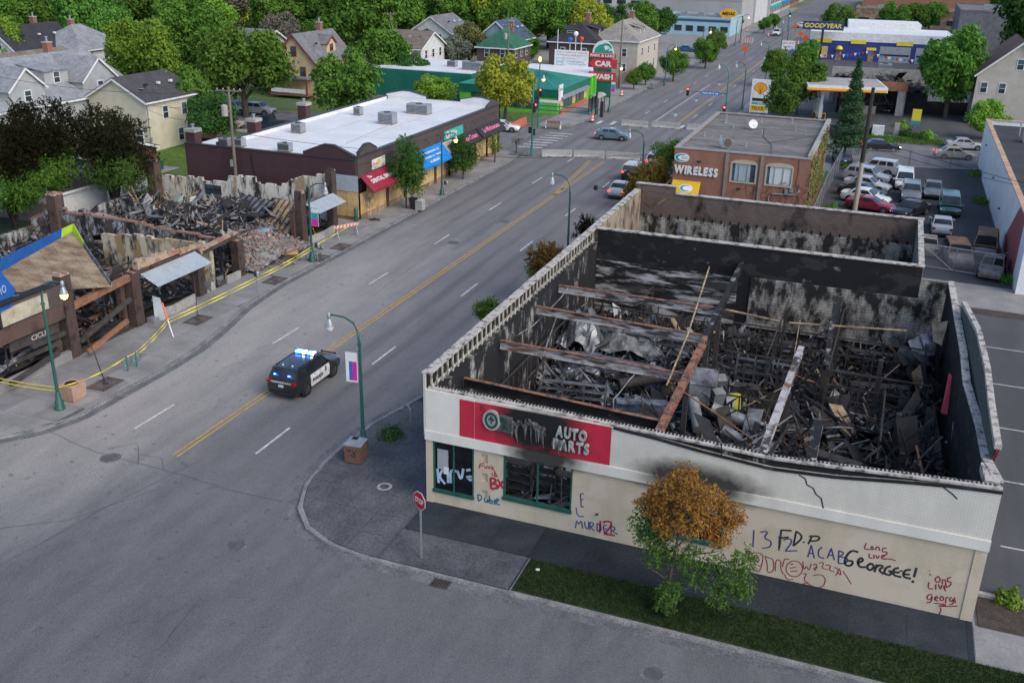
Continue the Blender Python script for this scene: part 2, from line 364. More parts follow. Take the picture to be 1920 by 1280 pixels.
def kerb(pts, step, m=mKerb, w=.17, gut=True):
    root = struct(bpy.data.objects.new('kerb', None)); COL.objects.link(root)
    P = walkline(pts, step / 4); N = []
    for i, p in enumerate(P):
        d = (P[min(i + 1, len(P) - 1)] - P[max(0, i - 1)]).normalized(); N.append(Vector((-d.y, d.x, 0)))   # left of travel = block side
    for i in range(0, len(P) - 1, 4):
        j = min(i + 4, len(P) - 1); mb = MB(); vs = []
        for q in range(i, j + 1):
            p = P[q].copy()
            dd = (P[min(q + 1, len(P) - 1)] - P[max(0, q - 1)]).normalized() * (.012 if q == i else -.012 if q == j else 0)
            for off, z in ((-.02, -.14), (0, .004), (w, .008), (w + .005, -.03)): vs.append(p + dd + N[q] * off + Vector((0, 0, z)))
        n = j - i + 1; fs = []
        for q in range(n - 1):
            for e in range(3): fs.append((q * 4 + e, q * 4 + e + 1, q * 4 + 5 + e, q * 4 + 4 + e))
        fs += [(0, 1, 2, 3), tuple(range((n - 1) * 4, n * 4))]
        mb.add(vs, fs).build('kerbstone', m, root)
    if gut: MB().add([P[i] + N[i] * o + Vector((0, 0, -.126)) for i in range(len(P)) for o in (-.48, -.02)], [(2 * i, 2 * i + 1, 2 * i + 3, 2 * i + 2) for i in range(len(P) - 1)]).build('gutter', mGutter, root)
kerb(kR, 2.4); kerb(kL[:], 2.6); kerb(kL2, 6); kerb(kR2, 6)
def sheet(name, pts, m, z): return struct(MB().poly([(x, y, z) for x, y in pts]).build(name, m))
def slabs(name, region, x0, x1, y0, y1, sx, sy, m, z=.004, jit=.003, g=.018, ang=0, lim=300):
    root = struct(bpy.data.objects.new(name, None)); COL.objects.link(root); n = 0
    x = x0
    while x < x1 - .01:
        y = y0
        while y < y1 - .01:
            p = [(x + g / 2, y + g / 2), (min(x + sx, x1) - g / 2, y + g / 2), (min(x + sx, x1) - g / 2, min(y + sy, y1) - g / 2), (x + g / 2, min(y + sy, y1) - g / 2)]
            if region:
                for a, b in zip(region, region[1:] + region[:1]):
                    p = clip(p, a, b)
                    if len(p) < 3: break
            if len(p) >= 3 and n < lim:
                zz = z + random.uniform(-jit, jit); mm = m if not isinstance(m, list) else random.choice(m)
                MB().poly([(a, b, zz) for a, b in p], .03, (0, 0, 1)).build('paving_slab', mm, root); n += 1
            y += sy
        x += sx
    return root
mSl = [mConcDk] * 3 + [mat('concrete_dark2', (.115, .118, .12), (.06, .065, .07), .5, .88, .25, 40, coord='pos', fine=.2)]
mSlL = [mConc] * 2 + [mat('concrete2', (.29, .28, .262), (.2, .195, .185), .6, .88, .25, 40, coord='pos', fine=.07), mat('concrete3', (.235, .225, .212), (.17, .165, .157), .9, .88, .2, 40, coord='pos', fine=.07)]
inR = [(-4.4, 82), (-4.4, 16), (-4.55, 12), (-5.1, 9), (-5.8, 6.2), (-6.08, 3.5), (-6.05, 1.2), (-5.7, -.8), (-4.95, -2.6), (-3.8, -3.85), (-2.35, -4.53), (-.6, -4.82), (5.75, -4.82), (5.75, 82)]
sheet('pavement_bed', [(-5.9, -.6), (-5, -2.5), (-2.4, -4.6), (-.6, -4.9), (5.8, -4.9), (5.8, -2.5), (22.8, -2.5), (22.8, .02), (0, .02), (0, 37.2), (-4.5, 37.2), (-4.5, 12), (-5.9, 6.2)], mConcWetShade, -.003)
slabs('pavement', inR[4:13] + [(5.75, 6.2)], -6.3, 0, -4.9, 6.2, 1.55, 1.55, mSl)
slabs('pavement', None, -4.55, -.02, 9.3, 37.2, 1.51, 1.55, mSl)
slabs('pavement', [(-5.8, 6.2), (0, 6.2), (0, 9.3), (-4.95, 9.3)], -6.3, 0, 6.2, 9.3, 1.55, 1.55, mSl)
slabs('pavement', inR, 0.02, 5.75, -4.9, -2.46, 1.9, 2.42, [mConcDk]); slabs('pavement', None, .02, 5.75, -2.44, 0, 1.9, 2.42, [mConcWetShade2, mConcWetShade])
slabs('pavement', None, 5.77, 22.8, -2.45, 0, 2.1, 2.45, [mConcWetShade, mConcWetShade2])
slabs('pavement', None, 22.82, 60, -2.45, -.3, 2.1, 2.15, [mConcLt, mConc])
struct(MB().poly([(x, y, .012) for x, y in ((5.85, -4.83), (60, -4.83), (60, -2.52), (5.85, -2.52))], .05, (0, 0, 1)).build('grass_verge', mGrassDk))
inL = [(-26.3, -4.35), (-24.7, -3.95), (-22.8, -2.85), (-21.4, -1.2), (-20.78, .8), (-20.72, 8), (-20.92, 11), (-21.6, 14.5), (-22.5, 18), (-23.12, 23), (-23.15, 70), (-23.5, 74.4), (-25.1, 76.7), (-26.3, 76.9)]
def convexless(x0, x1, y0, y1, sx, sy):   # slab rows follow the kerb
    root = struct(bpy.data.objects.new('pavement', None)); COL.objects.link(root)
    def kx(y):
        for (a, b), (c, d) in zip(inL, inL[1:]):
            if b <= y <= d: return a + (c - a) * (y - b) / (d - b)
        return -23.2
    y = y0
    while y < y1:
        x = x0
        while x < kx(y + sy / 2) - .1:
            e0, e1 = min(x + sx, kx(y)), min(x + sx, kx(y + sy)); z = .004 + random.uniform(-.003, .003)
            if min(e0, e1) - x > .15: MB().poly([(x + .01, y + .01, z), (e0 - .01, y + .01, z), (e1 - .01, y + sy - .01, z), (x + .01, y + sy - .01, z)], .03, (0, 0, 1)).build('paving_slab', random.choice(mSlL), root)
            x += sx
        y += sy
convexless(-26.3, -20, -4.0, 75.5, 1.75, 1.82)
sheet('pavement_bed', [(-26.3, -4), (-20.8, -.5), (-20.8, 8), (-23, 20), (-23.2, 75), (-26.3, 75.6)], mConcDk, -.003)
sheet('car_park', [(11.6, 37.9), (27.6, 37.9), (27.6, 90.5), (11.6, 86)], mLotNew, .004)
sheet('car_park', [(22.9, -.2), (70, -.2), (70, 37.8), (22.9, 37.8)], mLot, .0)
sheet('alley', [(-.2, 37.7), (11.5, 37.7), (11.5, 53), (-.2, 53)], mSoil, .0)
sheet('yard', [(11.2, 53.2), (11.55, 53.2), (11.55, 82), (11.2, 82)], mGrass, .002)
sheet('forecourt', [(-3.4, 101), (60, 115), (60, 165), (-3.4, 165)], mLot, .0)
sheet('grass_verge', [(4, 103.2), (26, 108.0), (26, 110.4), (4, 106)], mGrass, .012)
sheet('driveway', [(20.5, 38.6), (60, 38.6), (60, 43), (20.5, 44.5)], mConc, .009)
sheet('planting_bed', [(23, 37.2), (60, 37.2), (60, 38.5), (23, 38.5)], mSoil, .01)
for y in range(5): sheet('parking_bay_line', [(24.2, 6 + y * 6.2), (30, 6 + y * 6.2), (30, 6.1 + y * 6.2), (24.2, 6.1 + y * 6.2)], mWhite, .006)
sheet('forecourt', [(-1.1, 165.1), (70, 165.1), (70, 330), (-1.1, 330)], mLot, .0)
sheet('forecourt', [(-70, 170), (-28.3, 170), (-28.3, 330), (-70, 330)], mConc, .0)
sheet('planting_bed', [(23.0, -.25), (60, -.25), (60, 1.75), (23.0, 1.75)], mSoil, .02)
part(None, 'kerb', mConcLt, 23.0, 60, 1.8, 2.0, -.01, .14)['kind'] = 'structure'
sheet('yard', [(-54, 38.8), (-44.9, 38.8), (-44.9, 73.3), (-110, 71), (-110, 52), (-54, 52)], mGrass, .0)
sheet('driveway', [(-56, 36.5), (-45.2, 36.5), (-45.2, 49), (-56, 45.5)], mConcLt, .006)
sheet('yard', [(-400, -4), (-46, -4), (-46, 36.4), (-56.1, 36.4), (-56.1, 51), (-400, 51)], mGrassDk, .0)
sheet('ruin_floor', [(-46, -3), (-26.4, -3), (-26.4, 38.5), (-46, 38.5)], mSoil, .012)
sheet('yard', [(-400, 61), (-70, 88.4), (-30, 94), (-30, 104), (-75, 100), (-75, 130), (-400, 130)], mGrass, .0)
sheet('pavement', [(-28.2, 94.0), (-23.4, 97), (-23.4, 400), (-28.2, 400)], mConc, .0)
sheet('pavement', [(-4.4, 103), (-1.2, 101), (-1.2, 400), (-4.4, 400)], mConc, .004)
sheet('forecourt', [(-30, 120.5), (-28.25, 120.5), (-28.25, 150), (-60, 150), (-60, 131), (-30, 131)], mConc, .006)
# markings (children of the road)
def mark(name, pts, m): return MB().poly([(x, y, -.122) for x, y in pts]).build(name, m, road)
def stripe(name, x, y0, y1, w, m): return mark(name, [(x - w / 2, y0), (x + w / 2, y0), (x + w / 2, y1), (x - w / 2, y1)], m)
for x, ys in ((-9.8, (.9, 13.0, 26.4, 38.6, 50.8, 63, 112, 124.5, 137, 149, 161, 173, 185, 197)), (-17.05, (.8, 13.4, 26.0, 37.5, 49.8, 62, 74, 112, 124.5, 137, 149, 161, 173))):
    for y in ys: stripe('lane_dash', x, y, y + 3.1, .13, mWhite)
for d in (-.14, .14):
    stripe('centre_line', -13.3 + d, -.8, 58, .11, mYellow)
    for a, b in (((-13.3 + d, 58), (-14.9 + d, 76)), ((-13.3 + d, 58), (-13.2 + d, 76))):
        mark('centre_line', [(a[0] - .055, a[1]), (a[0] + .055, a[1]), (b[0] + .055, b[1]), (b[0] - .055, b[1])], mYellow)
    stripe('centre_line', -10.9 + d, 104, 420, .11, mYellow)
stripe('turn_lane_line', -14.2, 104, 150, .13, mWhite)
for y, x in ((112, -12.6), (128, -12.6), (150, -12.6)):    # turn arrows
    mark('turn_arrow', [(x - .1, y), (x + .1, y), (x + .1, y + 2.0), (x - .1, y + 2.0)], mWhite)
    mark('turn_arrow', [(x - .12, y + 1.6), (x - .12, y + 2.2), (x - 1.1, y + 1.9)], mWhite)
for i in range(7): mark('crosswalk_bar', [(-25.4 + .1 * i, 80.0 + 1.75 * i), (-22.4 + .1 * i, 80.4 + 1.75 * i), (-22.4 + .1 * i, 80.8 + 1.75 * i), (-25.4 + .1 * i, 80.4 + 1.75 * i)], mWhite)
for i in range(9): mark('crosswalk_bar', [(-21.4 + 1.9 * i, 100.4 + .3 * i), (-20.9 + 1.9 * i, 100.5 + .3 * i), (-20.9 + 1.9 * i, 103.2 + .3 * i), (-21.4 + 1.9 * i, 103.1 + .3 * i)], mWhite)
def crackline(pts, w=.028):
    P = [];
    for a, b in zip(pts, pts[1:]):
        a, b = G(*a, -.13), G(*b, -.13); n = max(2, int((b - a).length / .5))
        for i in range(n): P.append(a.lerp(b, i / n) + Vector((random.uniform(-.05, .05), random.uniform(-.05, .05), .006)))
    P.append(G(*pts[-1], -.13) + Vector((0, 0, .006))); MB().ribbon(P, w, (0, 0, 1)).build('tar_crack', mTar, road)
for pts in ([(200, 840), (258, 832), (262, 850), (258, 872)], [(262, 852), (303, 858), (306, 878)], [(85, 805), (180, 848), (300, 878), (420, 915), (530, 940)], [(0, 990), (130, 975), (300, 915)], [(480, 655), (500, 648), (530, 640), (560, 655)],
            [(0, 1060), (200, 950), (380, 860)], [(420, 690), (480, 668), (560, 662)], [(300, 1215), (370, 1130)], [(490, 560), (560, 520), (640, 470)], [(690, 560), (860, 440)], [(820, 440), (905, 448)], [(830, 435), (780, 470)], [(880, 520), (960, 470)], [(640, 700), (720, 640), (800, 580)],
            [(930, 420), (1000, 360), (1060, 320)], [(1130, 275), (1200, 250)], [(1140, 230), (1260, 215)]): crackline(pts)
def disc(cx, cy, r, z, n=20): return [(cx + r * math.cos(2 * PI * i / n), cy + r * math.sin(2 * PI * i / n), z) for i in range(n)]
mManh = mat('cover_iron', (.11, .105, .105), (.075, .072, .072), 5, .7, .4, 30)
for px, py in ((207, 858), (443, 1022), (945, 415), (1225, 1262), (850, 455)):
    p = G(px, py, -.13); mb = MB(); mb.poly(disc(p.x, p.y, .36, -.118)).build('manhole_cover', mManh, road)
    MB().add(disc(p.x, p.y, .36, -.12) + disc(p.x, p.y, .5, -.12), [(i, (i + 1) % 20, 20 + (i + 1) % 20, 20 + i) for i in range(20)]).build('manhole_rim', mGutter, road)
p = G(721, 912); MB().add(disc(p.x, p.y, .22, .013) + disc(p.x, p.y, .36, .013), [(i, (i + 1) % 20, 20 + (i + 1) % 20, 20 + i) for i in range(20)]).build('manhole_rim', mConcLt, road)
# storm drains
for px, py, rz in ((826, 1094, 0), (365, 631, PI / 2)):
    p = G(px, py, -.13); d = tag(empty('storm_drain', (p.x, p.y, -.13), rz), 'slotted iron storm drain in the gutter by the ' + ('stop sign' if px > 500 else 'taped-off pavement'), 'drain')
    MB().poly([(-.38, -.27, .012), (.38, -.27, .012), (.38, .27, .012), (-.38, .27, .012)]).build('pit', mDark, d)
    for i in range(7): MB().box(-.36 + i * .11, -.31 + i * .11, -.26, .26, .014, .03).build('grate_bar', mIron, d)
    part(d, 'grate_frame', mIron, -.4, .4, .25, .29, .012, .032); part(d, 'grate_frame', mIron, -.4, .4, -.29, -.25, .012, .032)
# ------------------------------------------------------------------ burnt auto parts shop
def wall_open(mb, x0, x1, z0, z1, y0, y1, ops, axis='x', f0=0):
    """wall slab with rectangular openings (a, b, za, zb); axis x: runs along x between y0..y1"""
    xs = sorted({x0, x1, *[o[0] for o in ops], *[o[1] for o in ops]})
    for a, b in zip(xs, xs[1:]):
        cuts = sorted([(o[2], o[3]) for o in ops if o[0] <= a + 1e-6 and o[1] >= b - 1e-6]); z = z0
        for c in cuts + [(z1, z1)]:
            if c[0] - z > 1e-4:
                if axis == 'x': mb.box(a, b, y0, y1, z, c[0])
                else: mb.box(y0, y1, a, b, z, c[0])
            z = c[1]
    return mb
SOOT = [(5.6, 4.2, 2.3, 1.5, .97), (12.0, 3.6, 3.0, 1.05, .93)]
mTan = brickmat('tan_painted_brick', (.60, .51, .38), (.565, .48, .355), (.44, .36, .26), ms=.008, patch=(.55, .465, .36), soot=[(5.3, 3.5, 2.6, .75, .95), (11.7, 3.35, 2.8, .8, .95)], bump=.25)
mCreamB = brickmat('cream_painted_brick', (.70, .665, .58), (.66, .625, .54), (.47, .44, .38), soot=SOOT, bump=.4, ms=.009)
mCream = mat('cream_stucco', (.70, .67, .59), (.62, .59, .52), .8, .8, coord='pos', fine=.03)
kk = NT('sign_red'); pp = kk.pos('pos'); sxx = kk.n('SeparateXYZ', i_0=pp)
_dx = kk.math('DIVIDE', kk.math('SUBTRACT', sxx.outputs[0], 5.2), 2.05); _dz = kk.math('DIVIDE', kk.math('SUBTRACT', sxx.outputs[2], 4.75), 1.5)
_r = kk.math('ADD', kk.math('ADD', kk.math('MULTIPLY', _dx, _dx), kk.math('MULTIPLY', _dz, _dz)), kk.math('MULTIPLY', kk.math('SUBTRACT', kk.noise(pp, 1.4, 7, .65), .5), 1.3))
mSignRed = kk.fin(kk.mix(kk.math('SUBTRACT', 1, kk.ramp(_r, .35, 1.25)), kk.mix(kk.ramp(kk.noise(pp, 2, 5), .4, .65), (.50, .022, .05), (.40, .02, .042)), (.014, .012, .012)), .55)
mGreenF = mat('green_frame', (.02, .105, .075), (.015, .07, .05), 3, .5)
mChIn = charmat('charred_wall', (.36, .345, .31), (.014, .014, .015), .60, 1.0, None)
mChDark = charmat('charred_black', (.20, .195, .19), (.011, .011, .012), .67, 1.6, (.03, .028, .027), streak=(.8, .8, 1.3))
mChStreak = charmat('charred_streaked', (.50, .49, .47), (.014, .014, .015), .55, 1.0, (.06, .055, .05), streak=(.35, .35, 2.2))
mChWhite = brickmat('charred_block', (.46, .43, .37), (.40, .375, .32), (.13, .115, .10), bw=.42, rh=.2, ms=.012, char=.52, chs=1.1, chc=(.02, .019, .018), bump=.5)
mCop = charmat('coping', (.46, .42, .37), (.10, .09, .085), .455, 2.2, None, streak=(1, 1, 1))
mBeam = charmat('beam_peeling', (.42, .41, .40), (.16, .085, .06), .47, 2.0, (.05, .045, .045), streak=(.5, .5, 3))
mRust = charmat('rust_steel', (.28, .13, .075), (.07, .045, .04), .47, 2.5, None, streak=(1, 1, 1))
mAsh = mat('ash', (.034, .034, .036), (.012, .012, .013), 1.2, .95, .8, 12, coord='pos', fine=.4)
mChar = mat('charcoal', (.016, .016, .018), (.03, .03, .033), 2, .8, .6, 15, coord='pos')
mChar2 = mat('charred_timber', (.035, .032, .031), (.07, .06, .052), 3, .8, .5, 15, coord='pos')
mAshL = mat('pale_ash', (.34, .34, .335), (.10, .10, .105), 2, .9, .4, 15, coord='pos')
mSheet = mat('sheet_metal', (.30, .315, .33), (.07, .072, .075), 1.6, .45, .2, 8, metal=.5, coord='pos', fine=.2)
mDuct = mat('duct', (.40, .41, .40), (.22, .22, .21), 1.6, .5, .2, 8, metal=.4, coord='pos')
mTanD = mat('scorched_board', (.42, .31, .19), (.16, .10, .06), 1.4, .85, coord='pos', fine=.25)
mYel = mat('yellow_plastic', (.62, .60, .05), (.5, .47, .04), 2, .5)
mRustC = mat('rust_orange', (.30, .14, .07), (.15, .08, .05), 2, .85, coord='pos')
mPinkB = mat('brick_rubble', (.30, .17, .13), (.20, .13, .11), 2.5, .9, coord='pos')
mGreyR = mat('grey_rubble', (.27, .25, .235), (.18, .165, .155), 2.5, .9, coord='pos')

shop = empty('burnt_shop', (0, 0, 0), 0, 'roofless burnt out cream brick shop with red sign and graffiti on the street corner', 'building')
W_OPS = [(.3, 2.25, .6, 3.16), (3.65, 6.76, .95, 3.16), (10.0, 13.2, .85, 3.16)]
NICHE = [(2.62, 2.9, 2.55, 2.95), (2.62, 2.9, 1.6, 2.0), (2.62, 2.9, .75, 1.15)]
mb = MB(); wall_open(mb, 0, 22.75, 0, 3.17, 0, .3, W_OPS + NICHE); mb.build('front_wall', mTan, shop)
for n in NICHE: part(shop, 'niche_back', mTan, n[0] - .02, n[1] + .02, .1, .14, n[2] - .02, n[3] + .02)
part(shop, 'plinth_pier', mTan, -.04, .28, -.05, .32, 0, 3.16); part(shop, 'end_pier', mTan, 22.36, 22.78, -.04, .31, 0, 3.16)
# band, upper brick veneer and coping follow the sagging wall head
ZT = [(0, 5.6), (2.3, 5.58), (6, 5.5), (9, 5.4), (11.6, 5.34), (14.8, 5.24), (17.7, 5.40), (20, 5.55), (22.75, 5.70)]
def ztop(x): return lin(ZT, min(max(x, 0), 22.75))
GAP = [(0, .02), (8.4, .03), (10, .10), (12, .26), (14.5, .36), (17, .34), (19, .2), (21, .08), (22.75, .05)]
def strip(x0, x1, zl, zh, y0, y1, n=24):
    m_ = MB(); vs = []
    for i in range(n + 1):
        x = x0 + (x1 - x0) * i / n
        vs += [(x, y0, zl(x)), (x, y0, zh(x)), (x, y1, zh(x)), (x, y1, zl(x))]
    fs = [(4 * i + e, 4 * i + (e + 1) % 4, 4 * i + 4 + (e + 1) % 4, 4 * i + 4 + e) for i in range(n) for e in range(4)] + [(0, 1, 2, 3), (4 * n, 4 * n + 3, 4 * n + 2, 4 * n + 1)]
    return m_.add(vs, fs)
strip(-.06, 22.8, lambda x: 3.17, lambda x: 3.62, -.12, .3).build('fascia_band', brickmat('cream_band', (.70, .67, .59), (.70, .67, .59), (.66, .63, .55), bw=3.1, rh=40, ms=.01, soot=[(5.5, 3.5, 1.9, .8, .95), (11.9, 3.55, 2.5, .7, .93)], bump=.1), shop)
strip(0, 22.78, lambda x: 3.62, lambda x: ztop(x) - lin(GAP, max(x, 0) if x < 22.75 else 22.75), -.06, .16, 40).build('brick_veneer', mCreamB, shop)
strip(0, 22.75, lambda x: 3.62, lambda x: ztop(x) - .02, .17, .34, 40).build('backing_wall', mChIn, shop)
strip(-.02, 2.3, lambda x: 3.625, lambda x: 5.57, -.075, -.062).build('cover_panel', mCream, shop)
strip(0, 22.8, lambda x: ztop(x) - .02, lambda x: ztop(x) + .06, .02, .36, 40).build('coping', mCop, shop)
strip(8.4, 22.8, lambda x: ztop(x) - lin(GAP, min(x, 22.75)) - .05, lambda x: ztop(x) - lin(GAP, min(x, 22.75)) + .035, -.10, .015, 40).build('bent_flashing', mChDark, shop)
mb = MB()     # open cells in the broken wall head
for i in range(150):
    x = .3 + i * .149; z = ztop(x) + .061; mb.box(x, x + .085, .20, .33, z - .03, z + random.uniform(.004, .02))
tag(mb.build('wall_head_cells', mDark, shop), kind='stuff')
# crack steps in the veneer
for px in ([(1498, 890), (1510, 897), (1513, 908), (1525, 915), (1530, 926), (1540, 934), (1545, 958)], [(1765, 910), (1785, 925), (1795, 935)], [(1352, 832), (1354, 848), (1350, 858)]):
    MB().ribbon([PY(x, y, -.07) + Vector((0, -.002, 0)) for x, y in px], .05, (0, 1, 0)).build('wall_crack', mDark, shop)
# window joinery
def winframe(x0, x1, z0, z1, mull, tag_, pane=None):
    y = -.02; f = MB()
    f.box(x0, x0 + .07, y, .12, z0 + .13, z1); f.box(x1 - .07, x1, y, .12, z0 + .13, z1); f.box(x0 + .07, x1 - .07, y, .12, z1 - .07, z1); f.box(x0 - .03, x1 + .03, y - .06, .14, z0 - .02, z0 + .13)
    w = f.build('window', mGreenF, shop)
    for mx in mull: MB().box(mx - .035, mx + .035, y + .01, .1, z0 + .13, z1 - .07).build('mullion', mGreenF, w)
    ed = [x0 + .07] + [v for mx in mull for v in (mx - .035, mx + .035)] + [x1 - .07]
    if pane:
        for i in range(0, len(ed), 2): MB().box(ed[i], ed[i + 1], .045, .055, z0 + .13, z1 - .07).build('pane', pane, w)
    return w
w1 = winframe(.3, 2.25, .6, 3.16, [1.28], '', mat('painted_black_glass', (.006, .006, .008), (.012, .013, .016), 2, .2))
winframe(3.65, 6.76, .95, 3.16, [5.2], ''); winframe(10.0, 13.2, .85, 3.16, [11.6], '')
for x in (5.75, 4.9, 6.3, 10.8, 12.5): MB().bar((x, .06, 1.08), (x + random.uniform(-.1, .1), .1, random.uniform(1.8, 2.9)), .04).build('bent_mullion', mChar2, shop)
part(shop, 'door_sheet', mat('grey_primer', (.34, .35, .37), (.28, .29, .31), 2, .7), .48, 1.0, .036, .042, 1.75, 2.75)
part(shop, 'paper_notice', mWhiteP, .78, 1.02, .02, .03, 1.55, 1.9)
for x, y, dx in ((3.9, 1.2, 0), (5.0, 1.6, .3), (6.2, 1.0, .2), (10.6, 1.2, 0), (12.2, 1.4, .4)):     # display racks behind the broken windows
    m_ = MB()
    for k in range(5): m_.box(x - .5, x + .6, y, y + .5, .35 + k * .42, .40 + k * .42)
    m_.box(x - .52, x - .48, y, y + .5, 0, 2.2); m_.box(x + .56, x + .6, y, y + .5, 0, 2.2); m_.build('display_rack', mChar2, shop)
# red sign panels and lettering
ys = -.085
for x0, x1 in ((1.6, 2.29), (2.31, 8.33)): strip(x0, x1, lambda x: 3.66, lambda x: 5.42 if x < 7 else 5.40, ys, -.063, 3).build('sign_panel', mSignRed, shop)
mLetGrey = mat('letter_face', (.40, .42, .40), (.24, .25, .24), 3, .5, coord='pos'); mLetDk = mat('letter_side', (.02, .05, .035), (.03, .06, .045), 3, .5)
mLetSoot = mat('letter_sooty', (.15, .15, .14), (.05, .05, .05), 3, .6, coord='pos')
def wtext(s, m, x, z, w, h, y=-.1, **k): return text(shop, s, m, w, h, frame((x, y, z), (1, 0, 0), (0, 0, 1)), **k)
def ell(cx, cz, rx, rz, y, n=28): return [(cx + rx * math.cos(2 * PI * i / n), y, cz + rz * math.sin(2 * PI * i / n)) for i in range(n)]
MB().poly(ell(3.12, 4.75, .40, .47, -.2), .1, (0, -1, 0)).build('letter_plate', mLetGrey, shop)
MB().poly([(3.2, -.16, 4.32), (4.0, -.16, 4.28), (4.05, -.16, 5.02), (3.2, -.16, 5.12)], .06, (0, -1, 0)).build('letter_plate', mLetSoot, shop)
o_ = ell(3.12, 4.75, .3, .38, -.215); i_ = ell(3.12, 4.75, .2, .26, -.215)
MB().add(o_ + i_, [(i, (i + 1) % 28, 28 + (i + 1) % 28, 28 + i) for i in range(28)]).build('letter', mLetDk, shop)
for a, b in ((3.05, 4.8), (3.19, 4.8), (3.12, 4.9)): MB().poly(ell(a, b, .075, .075, -.216, 12)).build('clover_leaf', mGreenF, shop)
MB().poly([(3.10, -.216, 4.75), (3.14, -.216, 4.75), (3.16, -.216, 4.6), (3.08, -.216, 4.6)]).build('clover_stem', mGreenF, shop)
wtext("'R", mLetDk, 3.5, 4.4, .42, .6, -.18, bold=.03, extr=.03, name='letter')
wtext('AUTO', mLetGrey, 5.98, 4.60, 1.35, .47, -.16, bold=.045, extr=.05, per_letter=True, name='letter')
wtext('PARTS', mLetGrey, 5.9, 4.02, 1.55, .47, -.16, bold=.045, extr=.05, per_letter=True, name='letter')
wtext('E', mat('ghost_letter', (.16, .02, .03), (.2, .02, .03), 3, .6), 2.55, 5.05, .22, .28, -.09, bold=.02, extr=.002)
mb = MB()      # melted plastic of the burnt letters
for i in range(46):
    x = random.uniform(4.0, 5.6); z = 5.0 - .25 * abs(x - 4.7) + random.uniform(-.2, .12); L = random.uniform(.2, .95) if random.random() < .5 else .2
    w_ = random.uniform(.03, .11); mb.tube([(x, -.1, z), (x + random.uniform(-.06, .06), -.16, z - L * .4), (x + random.uniform(-.05, .05), -.11, z - L)], [w_, w_ * .7, .012], 6)
mb.build('melted_letters', mLetSoot, shop, 60)
mb = MB()
for i in range(12):
    x = random.uniform(5.85, 6.45); w_ = random.uniform(.02, .05); mb.tube([(x, -.17, 4.45), (x, -.2, 4.2), (x + .03, -.15, random.uniform(3.7, 4.1))], [w_, w_, .01], 6)
mb.build('melted_letters', mLetSoot, shop, 60)
# graffiti, strokes read off the photograph and laid on the wall
gCol = {'red': mat('spray_red', (.40, .03, .05), (.34, .02, .04), 3, .7), 'blue': mat('spray_blue', (.035, .045, .20), (.03, .035, .16), 3, .7), 'black': mat('spray_black', (.03, .035, .035), (.02, .02, .02), 3, .7), 'teal': mat('spray_teal', (.02, .16, .22), (.015, .12, .18), 3, .7), 'white': mat('spray_white', (.45, .55, .65), (.25, .32, .4), 3, .7), 'maroon': mat('spray_maroon', (.26, .02, .06), (.22, .02, .05), 3, .7)}
def smooth(pts):
    for _ in range(2):
        if len(pts) < 3: return pts
        q = [pts[0]]
        for a, b in zip(pts, pts[1:]): q += [(a[0] * .75 + b[0] * .25, a[1] * .75 + b[1] * .25), (a[0] * .25 + b[0] * .75, a[1] * .25 + b[1] * .75)]
        pts = q + [pts[-1]]
    return pts
gi = [0]
def graf(col, strokes, w, crop, Y=-.006):
    ox, oy, s = {7: (780, 720, .35942), 8: (1300, 800, .37508)}[crop]; mb = MB()
    for st in strokes:
        gi[0] += 1; P = [PY(ox + x * s, oy + y * s, Y - .0012 * (gi[0] % 3)) for x, y in smooth(st)]
        mb.ribbon(P, w, (0, 1, 0))
    return mb.build('graffiti', gCol[col], shop)
graf('red', [[(330, 440), (330, 416), (357, 412)], [(330, 428), (352, 424)], [(358, 425), (360, 438), (370, 436), (372, 424)], [(388, 428), (378, 432), (380, 440), (390, 438)], [(395, 426), (397, 446)], [(405, 431), (397, 438), (407, 446), (425, 485)], [(398, 462), (398, 478)], [(406, 464), (414, 462), (412, 472), (406, 480), (418, 480)]], .05, 7)
graf('red', [[(388, 490), (392, 545)], [(388, 490), (415, 492), (415, 512), (392, 518)], [(392, 518), (425, 522), (422, 542), (392, 546)], [(425, 495), (455, 545)], [(455, 505), (420, 545)]], .11, 7)
graf('teal', [[(322, 575), (326, 610)], [(322, 575), (340, 578), (345, 595), (326, 610)], [(357, 590), (358, 612), (370, 618), (375, 595), (377, 618)], [(383, 580), (385, 622), (400, 620), (398, 605), (385, 605)], [(410, 600), (410, 628)], [(418, 612), (432, 606), (428, 596), (418, 600), (418, 625), (438, 628)]], .07, 7)
graf('blue', [[(858, 570), (862, 640)], [(858, 572), (874, 570)], [(860, 602), (874, 600)], [(862, 640), (876, 637)], [(835, 642), (842, 688), (876, 690)], [(832, 750), (838, 705), (850, 735), (862, 705), (870, 752)], [(880, 715), (882, 745), (895, 755), (902, 745), (900, 715)], [(908, 760), (908, 720)], [(908, 720), (925, 722), (926, 738), (910, 740), (930, 765)], [(945, 725), (945, 765)], [(945, 725), (968, 740), (965, 760), (945, 765)], [(995, 735), (978, 735)], [(978, 735), (980, 772), (1000, 775)], [(980, 752), (995, 754)], [(1018, 780), (1018, 740)], [(1018, 740), (1038, 745), (1038, 760), (1020, 762), (1052, 782)]], .05, 7)
graf('red', [[(962, 712), (958, 775)], [(975, 722), (995, 712), (1022, 720), (1015, 745), (980, 780)], [(980, 780), (1038, 788)]], .085, 7)
graf('white', [[(112, 440), (118, 515)], [(142, 442), (118, 480), (152, 520)], [(165, 438), (168, 515)], [(182, 515), (178, 445), (215, 455)], [(215, 450), (235, 505), (247, 440)], [(285, 445), (262, 450)], [(262, 485), (298, 480), (290, 505), (268, 488)]], .12, 7, .042)
